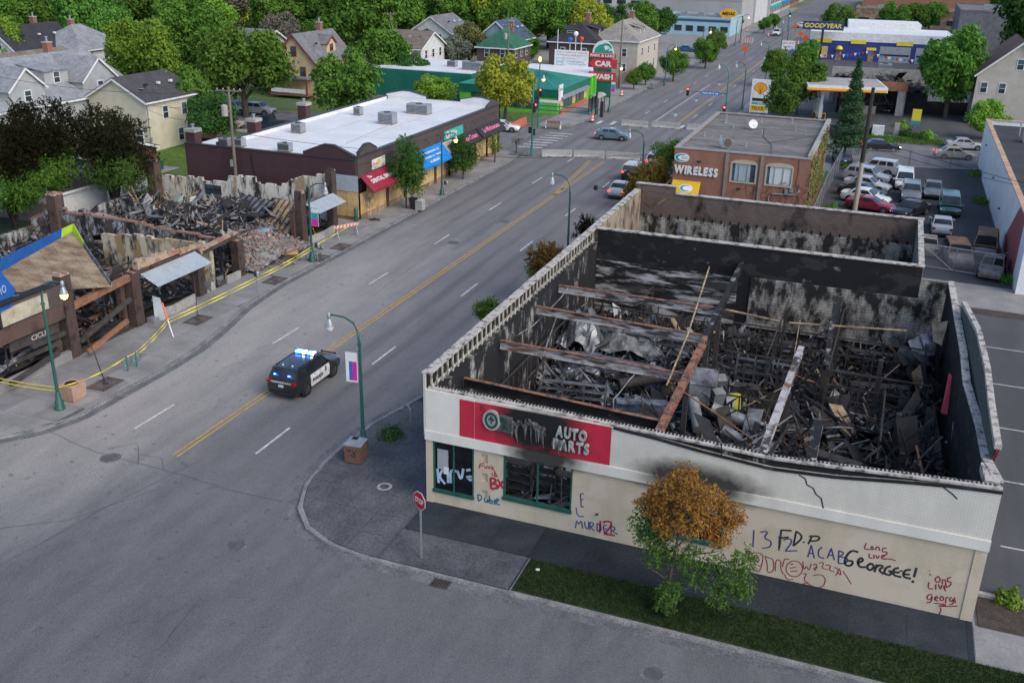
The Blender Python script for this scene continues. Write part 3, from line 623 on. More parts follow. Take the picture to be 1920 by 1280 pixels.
graf('blue', [[(303, 515), (298, 600)], [(335, 525), (378, 520), (350, 555), (392, 570), (385, 602), (345, 605)], [(430, 545), (428, 618)], [(450, 565), (480, 555), (497, 570), (460, 620)], [(460, 620), (520, 618)], [(572, 650), (590, 590)], [(590, 590), (605, 655)], [(578, 630), (600, 632)], [(645, 600), (625, 615), (625, 650), (655, 655)], [(670, 655), (690, 605)], [(690, 605), (705, 665)], [(675, 640), (700, 642)], [(728, 615), (725, 680)], [(728, 618), (757, 630), (730, 648)], [(730, 648), (775, 655), (765, 682), (725, 682)]], .055, 8)
graf('black', [[(440, 512), (430, 605)], [(440, 515), (492, 518)], [(436, 555), (477, 550)], [(515, 520), (500, 595)], [(515, 520), (552, 550), (500, 595)], [(550, 572), (555, 578)], [(594, 545), (574, 585)], [(580, 545), (634, 546), (625, 568), (585, 570)]], .075, 8)
graf('black', [[(825, 625), (790, 615), (760, 650), (755, 690), (790, 695), (800, 670), (775, 668)], [(820, 680), (852, 668), (838, 650), (820, 672), (830, 700), (862, 700)], [(890, 680), (865, 695), (880, 720), (907, 700), (890, 680)], [(918, 686), (905, 725)], [(915, 700), (932, 688), (952, 698), (925, 714), (952, 735)], [(988, 695), (960, 703), (953, 733), (985, 742), (992, 720), (975, 720)], [(1028, 703), (1000, 710), (998, 740), (1040, 750)], [(1005, 725), (1032, 727)], [(1088, 713), (1055, 715), (1048, 750), (1088, 757)], [(1055, 735), (1082, 737)], [(1116, 703), (1103, 750)], [(1099, 766), (1096, 778)]], .09, 8)
graf('maroon', [[(865, 580), (852, 610), (882, 612)], [(893, 595), (885, 612), (905, 612), (893, 595)], [(912, 615), (915, 598), (930, 600), (930, 618)], [(967, 605), (945, 605), (945, 625), (968, 622), (968, 640), (945, 640)], [(880, 632), (878, 655), (895, 655)], [(903, 638), (903, 658)], [(912, 640), (920, 660), (930, 642)], [(938, 652), (960, 645), (945, 638), (938, 660), (985, 658), (1012, 668)]], .05, 8)
graf('maroon', [[(1178, 735), (1190, 740)], [(1225, 745), (1205, 760), (1220, 780), (1238, 765), (1225, 745)], [(1245, 785), (1245, 760), (1262, 765), (1262, 790)], [(1290, 750), (1270, 755), (1272, 775), (1290, 772), (1285, 795), (1262, 800)], [(1178, 775), (1172, 808), (1200, 808)], [(1212, 785), (1212, 812)], [(1225, 785), (1235, 815), (1245, 788)], [(1250, 805), (1270, 800), (1262, 788), (1250, 800), (1262, 820)], [(1195, 835), (1170, 840), (1168, 862), (1190, 860), (1195, 838), (1190, 875), (1165, 878)], [(1205, 860), (1225, 855), (1215, 842), (1203, 862), (1225, 870)], [(1240, 845), (1230, 862), (1248, 870), (1252, 850), (1240, 845)], [(1262, 880), (1262, 850), (1277, 852)], [(1292, 850), (1277, 862), (1290, 875), (1300, 855), (1300, 885), (1280, 885)], [(1305, 850), (1310, 880)], [(1205, 880), (1280, 888), (1205, 896), (1322, 895)], [(1235, 902), (1240, 915), (1228, 935)]], .05, 8)
import itertools
graf('maroon', [[(268, 630), (345, 627), (350, 665), (325, 740), (283, 680), (268, 630)], [(300, 655), (332, 655), (325, 682), (300, 655)], [(358, 645), (372, 690), (368, 730), (405, 720), (400, 660), (382, 655), (358, 645)], [(410, 720), (412, 660), (440, 668), (436, 710), (450, 735)], [(446, 700), (455, 655), (480, 662)], [(455, 735), (470, 765), (500, 760)], [(505 + 42 * math.cos(a / 8 * PI), 708 + 40 * math.sin(a / 8 * PI)) for a in range(17)], [(548, 672), (552, 718), (566, 690), (578, 722), (590, 682)], [(600, 690), (618, 680), (612, 720), (600, 706), (622, 700)], [(628, 680), (655, 675), (640, 705), (672, 712)], [(660, 690), (690, 690), (676, 715), (706, 722)], [(706, 700), (730, 712), (712, 742)], [(730, 705), (742, 745), (720, 725)], [(748, 720), (766, 745), (790, 785)], [(548, 735), (570, 730), (548, 765), (600, 800), (648, 802), (664, 760), (640, 735), (600, 742)], [(545, 785), (575, 775)], [(482, 685), (500, 685)], [(482, 705), (512, 700)], [(485, 722), (520, 718)]], .04, 8)
# side, cross and rear walls
part(shop, 'left_wall', mChIn, 0, .3, .36, 25.55, 0, 5.35); part(shop, 'left_parapet', mCreamB, -.12, .0, -.06, 37.4, 3.4, 6.3)
part(shop, 'left_wall_outer', mCreamB, -.1, 0, .3, 37.4, 0, 3.4)
part(shop, 'parapet_back', mChDark, .002, .06, .0, 25.5, 5.62, 6.26)
for i in range(44):
    y = .25 + i * .575; h = 6.28; MB().bar((.13, y, 5.36), (.11, y + random.uniform(-.03, .03), h), .09, .07, up=Vector((1, 0, 0))).build('parapet_rib', mCop, shop)
part(shop, 'parapet_sill', mChIn, .06, .36, .37, 25.5, 5.36, 5.42)
for i in range(12):
    y0 = -.06 + i * 3.12; part(shop, 'coping_stone', mCop, -.2, .26, y0, y0 + 3.1, 6.3, 6.37 + random.uniform(-.01, .01))
part(shop, 'cross_wall', mChDark, .3, 20.2, 25.6, 25.9, 0, 6.24)
part(shop, 'cross_coping', mCop, .27, 20.3, 25.52, 25.98, 6.24, 6.31)
part(shop, 'cross_wall', mChWhite, 20.2, 21.9, 25.6, 25.9, 0, 5.4)
part(shop, 'wall_plaster', mChWhite, 10.4, 20.3, 25.52, 25.598, 1.0, 4.3); part(shop, 'wall_plaster', mChStreak, .32, 9.6, 25.53, 25.598, .4, 4.2)
mRearI = brickmat('rear_block', (.17, .125, .10), (.14, .10, .085), (.09, .075, .065), bw=.4, rh=.2, ms=.012, char=.44, chs=.6)
mRearL = brickmat('rear_left_block', (.42, .34, .24), (.34, .27, .18), (.16, .12, .09), bw=.5, rh=.25, ms=.02, char=.46, chs=.9, chc=(.06, .05, .04))
part(shop, 'rear_left_wall', mRearL, 0, .3, 25.91, 37.3, 0, 6.28)
part(shop, 'rear_wall', mRearI, -.1, 20.3, 37.41, 37.7, 0, 6.22); part(shop, 'rear_plaster', mChWhite, .31, 19.9, 37.3, 37.405, .6, 4.4)
part(shop, 'rear_coping', mCop, 2.9, 20.35, 37.3, 37.78, 6.22, 6.28); part(shop, 'rear_step', mRearI, -.1, 2.88, 37.39, 37.72, 6.22, 6.75); part(shop, 'rear_coping', mCop, -.15, 2.95, 37.33, 37.78, 6.75, 6.81)
part(shop, 'rear_right_wall', mChWhite, 19.95, 20.25, 25.95, 37.38, 0, 6.15)
for i in range(16): MB().cbox((20.1, 26.2 + i * .71, 6.2), (.34, .66, random.uniform(.08, .22))).build('broken_block', mCop, shop)
mb = MB()
for i in range(30): mb.box(.6 + i * .65, .72 + i * .65, 37.27, 37.299, 4.35, 4.62)
tag(mb.build('joist_pockets', mDark, shop), kind='stuff')
for z, y0 in ((3.2, 36.2), (2.3, 35.0)): MB().bar((.4, y0, z), (19.8, y0, z - .1), .12, .3).build('roof_beam', mChIn, shop)
part(shop, 'rear_floor', mAsh, .3, 19.9, 25.95, 37.3, .02, .12); part(shop, 'wall_hatch', mAshL, 3.3, 3.8, 37.28, 37.298, 3.3, 4.2)
part(shop, 'hanging_membrane', mTanD, .5, .55, 36, 36.02, 5, 5.1)
MB().ribbon([(.4, 36.9, 6.2), (.7, 36.7, 5.6), (1.1, 36.6, 5.2), (1.7, 36.7, 5.5), (2.3, 36.9, 5.9), (2.9, 37.1, 6.1)], .35, (0, .6, .8)).build('hanging_membrane', mTanD, shop)
# right wall: low broken inner wall and the leaning parapet panel
rw = [G(1872, 905, 5.6), G(1848, 860, 5.3), G(1836, 800, 5.2), G(1812, 720, 5.2), G(1806, 660, 5.2), G(1795, 600, 5.4), G(1783, 530, 5.6)]
mb = MB()
for a, b in zip(rw, rw[1:]):
    for (z0, z1, w_) in ((0, None, .14),):
        p = [Vector((a.x - w_, a.y, 0)), Vector((a.x + w_, a.y, 0)), Vector((a.x + w_, a.y, a.z)), Vector((a.x - w_, a.y, a.z))]
        q = [Vector((b.x - w_, b.y, 0)), Vector((b.x + w_, b.y, 0)), Vector((b.x + w_, b.y, b.z)), Vector((b.x - w_, b.y, b.z))]
        mb.add(p + q, [(i, (i + 1) % 4, 4 + (i + 1) % 4, 4 + i) for i in range(4)] + [(0, 1, 2, 3), (4, 7, 6, 5)])
mb.build('right_wall', mChDark, shop)
for a, b in zip(rw, rw[1:]): MB().bar(a + Vector((0, 0, .06)), b + Vector((0, 0, .06)), .34, .1).build('coping_stone', mCop, shop)
tp = [G(1805, 568, 6.0), G(1832, 620, 6.1), G(1848, 690, 6.1), G(1856, 760, 6.1), G(1868, 838, 6.0)]
bt = [G(1797, 610, 5.0), G(1806, 690, 4.7), G(1815, 760, 4.6), G(1830, 830, 4.6), G(1846, 890, 4.8)]
mRibM = mat('scorched_cladding', (.085, .09, .08), (.045, .048, .045), 2, .8, stretch=(1, 1, 8))
N_ = 40
def along(L, t): t *= len(L) - 1; i = min(int(t), len(L) - 2); return L[i].lerp(L[i + 1], t - i)
for i in range(N_):
    a, b, c, d = along(bt, i / N_), along(bt, (i + .9) / N_), along(tp, (i + .9) / N_), along(tp, i / N_)
    MB().poly([a, b, c, d], .05).build('cladding_rib', mRibM, shop)
off = Vector((.16, 0, .03))
MB().add([v + off for v in bt + tp], [(i, i + 1, 6 + i, 5 + i) for i in range(4)]).build('cladding_back', mCream, shop)
for a, b in zip(tp, tp[1:]): MB().bar(a + off * .4, b + off * .4, .26, .2).build('parapet_cap', mCop, shop)
MB().poly([G(1868, 845, 6.0), G(1872, 825, 5.7), G(1866, 858, 5.2), G(1857, 868, 5.2)], .05).build('red_trim', mRed, shop)
MB().poly([G(1780, 700, 4.6), G(1786, 705, 4.6), G(1777, 778, 3.6), G(1765, 775, 3.6)], .05).build('red_door_panel', mRed, shop)
for i in range(6): MB().cbox((22.5 + i * 0, .75 + i * .32, 5.55 - i * .05), (.5, .3, .3 + .05 * (i % 2))).build('broken_block', mCop, shop)
# steel
def ibeam(p, q, h=.42, w=.2, m=mBeam, m2=mRust, par=shop, name='steel_beam'):
    p, q = Vector(p), Vector(q); mb = MB(); u = Vector((0, 0, 1))
    mb.bar(p, q, .03, h); mb.mi = 1; mb.bar(p + u * (h / 2), q + u * (h / 2), w, .035); mb.mi = 0; mb.bar(p - u * (h / 2), q - u * (h / 2), w, .035)
    return mb.build(name, [m, m2], par)
ibeam((.5, 3.0, 4.75), (10, 2.3, 4.7), m=mChDark); ibeam((.4, 7.8, 4.8), (10, 7.6, 4.7)); ibeam((.4, 13.3, 4.8), (9.9, 12.9, 4.7)); ibeam((.4, 17.2, 4.8), (9.8, 17.2, 4.75))
ibeam((10, 1.0, 4.85), (9.85, 12.5, 4.8), .5, .24, mRust, mRust, name='girder'); ibeam((9.85, 12.6, 4.8), (9.7, 25.5, 4.95), .5, .24, mChDark, mChIn, name='girder')
def ib2(a, za, b, zb, **k): return ibeam(G(*a, za), G(*b, zb), **k)
ib2((1430, 848), 4.6, (1502, 655), 4.7, h=.34, w=.3, m=mBeam, m2=mBeam, name='girder'); ib2((1520, 862), 3.5, (1535, 790), 3.3, h=.3, w=.45, m=mBeam, m2=mChIn, name='girder')
ib2((1548, 690), 3.6, (1568, 560), 4.8, h=.3, w=.26, m=mChIn, m2=mChIn, name='girder')
for x, y, h in ((9.95, 7.6, 4.5), (9.9, 13, 4.5), (9.8, 17.3, 4.5), (14.5, 9, 4.2), (15.8, 16, 4.6), (15.9, 22.5, 4.8), (19.5, 10, 3.6), (18.5, 16, 3.8)): part(shop, 'steel_column', mChar2, x - .12, x + .12, y - .12, y + .12, .05, h)
# charred stud frames of the back rooms
def studs(x0, x1, y0, y1, z1, n, rows, m=mChar2):
    mb = MB(); a, b = Vector((x0, y0, .2)), Vector((x1, y1, .2))
    for i in range(n + 1):
        p = a.lerp(b, i / n); t = Vector((random.uniform(-.12, .12), random.uniform(-.12, .12), z1 * random.uniform(.75, 1.05)))
        if random.random() < .88: mb.bar(p, p + t, .07, .09)
    for r_ in range(rows):
        z = z1 * (r_ + 1) / rows; mb.bar(a + Vector((0, 0, z)), b + Vector((0, 0, z * random.uniform(.9, 1.04))), .07, .07)
    mb.build('stud_frame', m, shop)
studs(10.3, 21.2, 19.5, 19.8, 3.2, 22, 3); studs(10.5, 15.5, 15.5, 15.2, 3.0, 12, 3); studs(16, 21, 14.5, 14.6, 3.2, 12, 4); studs(16, 16.2, 14.5, 25, 3.2, 14, 2); studs(12.8, 12.9, 15.5, 25, 3.1, 14, 2)
studs(1.2, 9.5, 20.8, 20.9, 2.6, 16, 3); studs(.6, .7, 4, 20, 2.6, 22, 2); studs(18.8, 18.9, 8, 14.5, 2.8, 10, 3); studs(4.2, 4.3, 21, 25.3, 2.8, 8, 2); studs(11, 14, 11.5, 11.6, 2.2, 8, 3)
# shelving gondolas
for x, y, rz, L in ((3.2, 5.4, .1, 3.2), (6.5, 5.2, -.2, 3), (3.5, 10.6, .15, 3.4), (7.2, 10.4, .3, 2.6), (5.5, 15, -.1, 4), (2.5, 15.2, .2, 2.4), (5, 19, 0, 6), (12, 6.8, .5, 2.6), (17, 8, -.3, 2.6), (13.5, 21.5, .1, 3), (18.5, 21.8, 0, 3.2), (18.6, 17.2, .2, 3), (12.5, 17.6, 0, 3)):
    mb = MB(); M_ = Matrix.Translation((x, y, .1)) @ Matrix.Rotation(rz, 4, 'Z') @ Matrix.Rotation(random.uniform(-.2, .2), 4, 'X')
    for k in range(5): mb.box(-L / 2, L / 2, -.25, .25, .3 + k * .38, .33 + k * .38, M_)
    for k in range(int(L) + 1): mb.box(-L / 2 + k * L / int(L) - .03, -L / 2 + k * L / int(L) + .03, -.27, -.22, 0, 2.1, M_); mb.box(-L / 2 + k * L / int(L) - .03, -L / 2 + k * L / int(L) + .03, .22, .27, 0, 2.1, M_)
    mb.build('shelf_rack', random.choice([mChar2, mChar2, mSheet]), shop)
# heaped ash floor and loose debris
def heap(x0, x1, y0, y1, hf, m, parent, name='ash_heap', n=46):
    xs = np.linspace(x0, x1, n); ys_ = np.linspace(y0, y1, n); V = []
    nz = rng.random((n, n))
    for i, x in enumerate(xs):
        for j, y in enumerate(ys_): V.append((x, y, max(.03, hf(x, y)) + .22 * nz[i, j]))
    return tag(MB().add(V, [(i * n + j, (i + 1) * n + j, (i + 1) * n + j + 1, i * n + j + 1) for i in range(n - 1) for j in range(n - 1)]).build(name, m, parent), kind='stuff')
def hs(x, y): return .35 + .45 * math.sin(x * .9 + 1) * math.cos(y * .7) + (.55 * math.exp(-((x - 14) ** 2 + (y - 5) ** 2) / 22)) + .5 * math.exp(-((x - 19) ** 2 + (y - 3) ** 2) / 10)
heap(.32, 21.6, .36, 25.5, hs, mAsh, shop)
def debris(parent, n, pick, mats, hf, name='loose_debris', smin=.3, smax=2.2, tilt=.45, lift=.5, kinds=(.5, .3, .2)):
    mb = MB()
    for i in range(n):
        x, y = pick(); z = hf(x, y) + random.uniform(.05, lift); mb.mi = random.choices(range(len(mats)), [m[1] for m in mats])[0]
        a = random.uniform(0, PI); e = random.gauss(0, tilt); k = random.random(); L = smin + (smax - smin) * random.random() ** 2
        d = Vector((math.cos(a) * math.cos(e), math.sin(a) * math.cos(e), math.sin(e))); c = Vector((x, y, z + abs(d.z) * L / 2))
        if k < kinds[0]: mb.bar(c - d * L / 2, c + d * L / 2, random.uniform(.03, .11), random.uniform(.03, .09))
        elif k < kinds[0] + kinds[1]:
            w_ = random.uniform(.15, .5) * L; u = Vector((-math.sin(a), math.cos(a), random.uniform(-.5, .5))).normalized()
            p = [c - d * L / 2 - u * w_ / 2, c + d * L / 2 * random.uniform(.6, 1) - u * w_ / 2, c + d * L / 2 + u * w_ / 2 + Vector((0, 0, random.uniform(-.1, .25))), c - d * L / 2 * random.uniform(.6, 1) + u * w_ / 2]
            mb.poly(p)
        else:
            s_ = random.uniform(.06, .22); mb.cbox(c, (s_ * random.uniform(.7, 2), s_, s_ * random.uniform(.4, 1)), M=Matrix.Rotation(a, 4, 'Z') @ Matrix.Rotation(e, 4, 'X'))
    return tag(mb.build(name, [m[0] for m in mats], parent), kind='stuff')
DM = [(mChar, 6), (mChar2, 4), (mAshL, 1.3), (mSheet, 1.0), (mTanD, .5), (mRustC, .35)]
debris(shop, 5200, lambda: (random.uniform(.5, 21.3), random.uniform(.6, 25.2)), DM, hs, kinds=(.62, .16, .22), smax=1.9)
debris(shop, 1500, lambda: (random.uniform(10.3, 21.4), random.uniform(.6, 13)), DM, hs, lift=1.0, smax=2.6, kinds=(.68, .14, .18))
debris(shop, 2600, lambda: (random.uniform(.5, 21.3), random.uniform(.6, 25.2)), [(mAshL, 2), (mSheet, 1), (mTanD, .5), (mChar2, 2)], hs, smin=.08, smax=.5, lift=.55, kinds=(.4, .4, .2))
debris(shop, 500, lambda: (random.uniform(.6, 9.6), random.uniform(.6, 24)), [(mAshL, 3), (mSheet, 2), (mChar, 2)], hs, smax=1.2, kinds=(.15, .65, .2), lift=.6)
debris(shop, 500, lambda: (random.uniform(.6, 19.6), random.uniform(26.2, 37)), [(mChar, 3), (mChar2, 3), (mTanD, 1)], lambda x, y: .1, smax=2)
debris(shop, 260, lambda: (random.uniform(19.6, 21.5), random.uniform(1, 24)), DM, hs, smax=2.6, tilt=.9, lift=1.8)
# single pieces one can tell apart
def sheetp(name, pix, m, th=.05): return MB().poly([G(x, y, z) for x, y, z in pix], th).build(name, m, shop)
sheetp('scorched_board', [(1683, 786, 1.6), (1725, 790, 1.7), (1747, 845, 1.1), (1706, 848, 1.0)], mTanD); sheetp('scorched_board', [(1655, 868, 1.2), (1690, 866, 1.2), (1705, 878, 1.0), (1662, 880, 1.0)], mTanD)
sheetp('charred_panel', [(1550, 745, 1.6), (1590, 740, 1.6), (1602, 785, 1.2), (1562, 800, 1.1)], mChar2); sheetp('torn_wallboard', [(1702, 640, 3.2), (1722, 632, 3.4), (1735, 665, 2.8), (1716, 672, 2.6)], mAshL)
sheetp('torn_wallboard', [(1725, 628, 3.6), (1755, 622, 3.8), (1752, 665, 2.9), (1738, 668, 2.8)], mSheet); sheetp('torn_wallboard', [(1748, 610, 4.2), (1778, 602, 4.6), (1768, 650, 3.6), (1750, 640, 3.6)], mTanD)
sheetp('scorched_board', [(1708, 700, 2.6), (1728, 680, 2.9), (1735, 715, 2.2), (1720, 740, 1.6)], mTanD); sheetp('grey_door', [(1788, 790, 3.0), (1806, 800, 3.0), (1800, 880, 1.2), (1780, 875, 1.2)], mSheet)
def blob(name, px, py, z, sx, sy, sz, m, seed, n=14):
    random.seed(seed); p = G(px, py, z); V = []; F = []
    for i in range(n):
        for j in range(n):
            u, v = i / (n - 1) - .5, j / (n - 1) - .5
            V.append((p.x + u * sx + random.gauss(0, .05), p.y + v * sy + random.gauss(0, .05), p.z + sz * math.cos(u * 2.6) * math.cos(v * 2.6) + .25 * sz * abs(math.sin(6 * u + 4 * v)) + random.gauss(0, .04)))
    F = [(i * n + j, (i + 1) * n + j, (i + 1) * n + j + 1, i * n + j + 1) for i in range(n - 1) for j in range(n - 1)]
    return MB().add(V, F).build(name, m, shop)
blob('crumpled_roof_sheet', 1090, 655, .6, 2.6, 3.2, 2.3, mSheet, 3); blob('crumpled_roof_sheet', 1175, 665, .4, 4.5, 2.0, 1.4, mAshL, 4); blob('crumpled_roof_sheet', 1080, 720, .5, 2.2, 1.6, .9, mSheet, 5); blob('crumpled_roof_sheet', 1000, 700, .3, 2.4, 2.0, .6, mAshL, 6); blob('crumpled_roof_sheet', 1210, 560, .6, 4, 2, 1.2, mSheet, 8)
random.seed(21)
sheetp('crumpled_roof_sheet', [(1045, 600, 2.3), (1062, 588, 2.5), (1060, 640, 1.0), (1050, 650, .8)], mAshL)
def duct(a, za, b, zb, r, m=mDuct, name='air_duct'): return MB().tube([G(*a, za), G(*b, zb)], r, 14).build(name, m, shop, 40)
duct((1335, 765), 1.9, (1450, 812), 1.2, .34); duct((1160, 720), 1.6, (1290, 700), 1.8, .28, mChar2); duct((1300, 750), 2.2, (1310, 805), 1.4, .3); duct((1355, 805), 1.4, (1390, 825), 1.1, .27); duct((1410, 805), 1.3, (1470, 820), .9, .25, mChar2); duct((1545, 798), 1.2, (1600, 800), 1.2, .2, mChar2)
def boxp(name, px, py, z, d, rz, m, tx=0):
    p = G(px, py, z); return MB().cbox(p, d, M=Matrix.Rotation(rz, 4, 'Z') @ Matrix.Rotation(tx, 4, 'X')).build(name, m, shop)
boxp('rooftop_unit', 1318, 708, 3.0, (1.5, 1.3, .9), .08, mSheet, -.5); boxp('rooftop_unit', 1310, 738, 2.4, (1.2, .8, .9), .1, mSheet, -.2); boxp('duct_hood', 1345, 745, 2.3, (.6, .5, .9), .6, mDuct, .3); boxp('duct_hood', 1352, 712, 2.6, (.5, .5, .4), .5, mDuct, .4); boxp('yellow_cabinet', 1377, 752, 1.9, (.5, .5, .8), .5, mYel, -.3); boxp('cabinet_door', 1370, 752, 2.05, (.45, .05, .6), .5, mWhiteP, -.3)
sheetp('yellow_board', [(1350, 800, 1.3), (1358, 785, 1.6), (1362, 820, 1.0), (1345, 808, 1.0)], mYel); boxp('metal_cabinet', 1420, 690, 1.4, (1.6, .7, .6), .1, mSheet, .2); boxp('metal_cabinet', 1400, 730, 1.3, (1.4, .6, .5), .0, mChar2, .1)
def rod(pts, r, m, name='bent_pipe'): return MB().tube([G(*p) for p in pts], r, 6).build(name, m, shop)
rod([(1250, 722, 5.0), (1290, 625, 5.2), (1330, 500, 6.2)], .045, mTanD, 'conduit'); rod([(1252, 715, 4.6), (1320, 760, 3.4), (1415, 826, 2.0)], .04, mRustC, 'conduit'); rod([(1390, 825, 2), (1440, 808, 2.2), (1580, 800, 2.2), (1600, 803, 1.6)], .04, mAshL, 'conduit')
rod([(1150, 775, 4.6), (1150, 748, 4.4), (1160, 738, 4.4), (1180, 712, 4.6), (1190, 702, 4.7)], .025, mAshL, 'hanging_cable'); rod([(1020, 660, 4.9), (1045, 590, 4), (1060, 575, 4.6)], .025, mAshL, 'hanging_cable'); rod([(1090, 575, 4.6), (1100, 568, 3.6), (1120, 545, 4.8)], .025, mAshL, 'hanging_cable')
rod([(950, 640, 4.4), (1000, 610, 4), (1050, 560, 5.0), (1065, 540, 5.0)], .03, mAshL, 'hanging_cable'); rod([(1500, 600, 4.2), (1480, 720, 2.8), (1400, 760, 2.2)], .025, mTanD, 'hanging_cable'); rod([(1480, 605, 3.9), (1700, 620, 4.2)], .06, mTanD, 'bent_pipe'); rod([(1360, 580, 4.2), (1460, 602, 3.8)], .06, mTanD, 'bent_pipe')
rod([(1620, 740, 2), (1700, 672, 2.6)], .03, mTanD, 'bent_pipe'); rod([(1455, 690, 2.0), (1540, 750, 1.4), (1600, 800, 1)], .06, mChar, 'charred_joist'); rod([(1480, 760, 2.2), (1560, 850, 1.0)], .09, mChar, 'charred_joist')
for i in range(26):
    x, y = random.uniform(10.5, 20.8), random.uniform(1.2, 14); a = random.uniform(0, PI); L = random.uniform(1.5, 4); e = random.uniform(-.1, .5)
    p = Vector((x, y, hs(x, y) + .5)); q_ = p + Vector((math.cos(a) * L, math.sin(a) * L, math.sin(e) * L)); q_.x = min(q_.x, 21.2); MB().bar(p, q_, .1, .16).build('charred_joist', random.choice([mChar, mChar2, mChar]), shop)
# ------------------------------------------------------------------ brick shop row with boarded windows
mBrownB = brickmat('brown_brick', (.085, .062, .055), (.065, .048, .044), (.11, .095, .085), bump=.3)
mBrownP = brickmat('maroon_painted_brick', (.075, .038, .042), (.068, .034, .038), (.055, .028, .031), bump=.25)
mMemb = mat('white_membrane', (.70, .70, .69), (.60, .60, .60), .35, .6, coord='pos', fine=.06)
mMembG = mat('membrane_seam', (.34, .34, .34), (.42, .42, .42), 3, .7)
mStone = mat('cap_metal', (.035, .034, .036), (.05, .05, .05), 2, .5)
row = empty('shop_row', (-26, 41, 0), 0, 'long brown brick shop row with white flat roof, coloured awnings and boarded windows', 'building')
def RL(v): return Vector(v) - Vector((-26, 41, 0))
L_, D_ = 34.3, 15.0
part(row, 'south_wall', mBrownP, -D_ - 3.3, -.3, 0, .3, 0, 5.35); part(row, 'north_wall', mBrownB, -D_, 0, L_ - .3, L_, 0, 5.6); part(row, 'rear_wall', mBrownP, -D_, -D_ + .3, .3, L_ - .3, 0, 5.6)
part(row, 'rear_annex', mBrownP, -D_ - 3.3, -D_ - .01, .31, 5, 0, 5.0); part(row, 'annex_roof', mMemb, -D_ - 3.2, -D_ - .1, .4, 4.9, 5.0, 5.05)
part(row, 'roof', mMemb, -D_ + .3, -.3, .3, L_ - .3, 5.1, 5.25)
part(row, 'frieze', mBrownB, -.3, 0, 0, L_, 3.75, 5.62); part(row, 'cornice', mStone, -.36, .1, -.05, L_ + .05, 5.62, 5.74); part(row, 'string_course', mBrownB, 0, .06, 0, L_, 4.95, 5.05)
part(row, 'string_course', mBrownB, 0, .05, 0, L_, 3.85, 3.95); part(row, 'south_cap', mStone, -D_ - 3.3, -.37, -.06, .34, 5.35, 5.43); part(row, 'rear_cap', mStone, -D_ - .06, -D_ + .36, .35, L_, 5.6, 5.68)
part(row, 'rear_parapet_lining', mMemb, -D_ + .301, -D_ + .33, .5, L_ - .5, 5.25, 5.59); part(row, 'north_parapet_lining', mMemb, -D_ + .4, -.4, L_ - .33, L_ - .301, 5.25, 5.59)
def gable(x0, x1, z0, zp, y0, y1, xm=None, inner=mMemb, outer=mBrownB):
    xm = (x0 + x1) / 2 if xm is None else xm
    prof = [(x0, z0), (x1, z0), (x1, z0 + .28), (xm + .5, zp), (xm - .5, zp), (x0, z0 + .28)]
    MB().poly([(x, y0, z) for x, z in prof], y1 - y0, (0, -1, 0)).build('parapet_gable', outer, row)
    MB().poly([(x + (.05 if x < xm else -.05), y0 - .012, z - .02) for x, z in prof], .01, (0, -1, 0)).build('gable_lining', inner, row)
    for a, b in zip(prof[1:], prof[2:] + prof[:1]):
        if a[1] > z0 - .01 and b[1] > z0 + .1 or a[1] > z0 + .1: MB().bar((a[0], (y0 + y1) / 2, a[1] + .03), (b[0], (y0 + y1) / 2, b[1] + .03), y1 - y0 + .1, .1).build('gable_cap', mStone, row)
gable(-5.4, -.4, 5.43, 6.5, .02, .28, inner=mBrownP, outer=mBrownB); gable(-14.9, -9.4, 5.6, 6.35, L_ - .28, L_ - .02); gable(-5.0, -.4, 5.6, 6.25, L_ - .28, L_ - .02)
MB().poly([(-.28, y, z) for y, z in ((.35, 5.75), (3.6, 5.75), (3.6, 5.95), (2.4, 6.5), (1.6, 6.5), (.35, 5.95))], .26, (-1, 0, 0)).build('parapet_gable', mBrownB, row)
MB().poly([(-.28, y, z) for y, z in ((L_ - 4, 5.75), (L_ - .4, 5.75), (L_ - .4, 5.9), (L_ - 1.8, 6.3), (L_ - 2.6, 6.3), (L_ - 4, 5.9))], .26, (-1, 0, 0)).build('parapet_gable', mBrownB, row)
for a, b in (((.35, 5.97), (1.6, 6.52)), ((1.6, 6.54), (2.4, 6.54)), ((2.4, 6.52), (3.6, 5.97))): MB().bar((-.15, a[0], a[1]), (-.15, b[0], b[1]), .36, .09).build('gable_cap', mStone, row)
# boarded shopfronts
def rowy(px, py, X=-26.0): return PX(px, py, X).y - 41
Y = .35; i = 0
part(row, 'corner_panel', mat('grey_panel', (.40, .44, .47), (.33, .36, .39), 1, .5), -3.4, -.05, -.02, .0, 2.55, 4.0)
for k in range(3): part(row, 'plywood_sheet', random.choice([mPly, mPlyY]), -3.4 + k * 1.12, -2.31 + k * 1.12, -.045, -.001, .3, 2.5)
part(row, 'base_board', mWood, -3.4, -.05, -.04, -.001, 0, .29)
part(row, 'shopfront_backing', mDark, -.42, -.32, .3, L_ - .3, 0, 3.75)
while Y < L_ - 1.2:
    w_ = 1.22; z1 = 2.55 if (i % 7) else 2.4
    if i % 5 == 4:
        part(row, 'brick_pier', mBrownB, -.3, .03, Y, Y + .45, 0, 3.74); Y += .47
    else:
        rec = -.3 if i % 5 == 2 and i % 2 else -.06
        part(row, 'plywood_sheet', random.choice([mPly, mPlyY, mPlyY]), rec - .05, rec, Y, Y + w_ - .015, .42, z1 + random.uniform(-.1, .15)); part(row, 'stall_riser', random.choice([mTanD, mWood]), rec - .05, rec + .03, Y, Y + w_ - .01, 0, .41)
        part(row, 'transom_board', random.choice([mPlyY, mDark, mPly]), rec - .05, rec - .01, Y, Y + w_ - .015, z1 + .17, 3.73); Y += w_
    i += 1
mGrafT = mat('mural_paint', (.12, .30, .34), (.45, .16, .20), 1.4, .8, coord='pos')
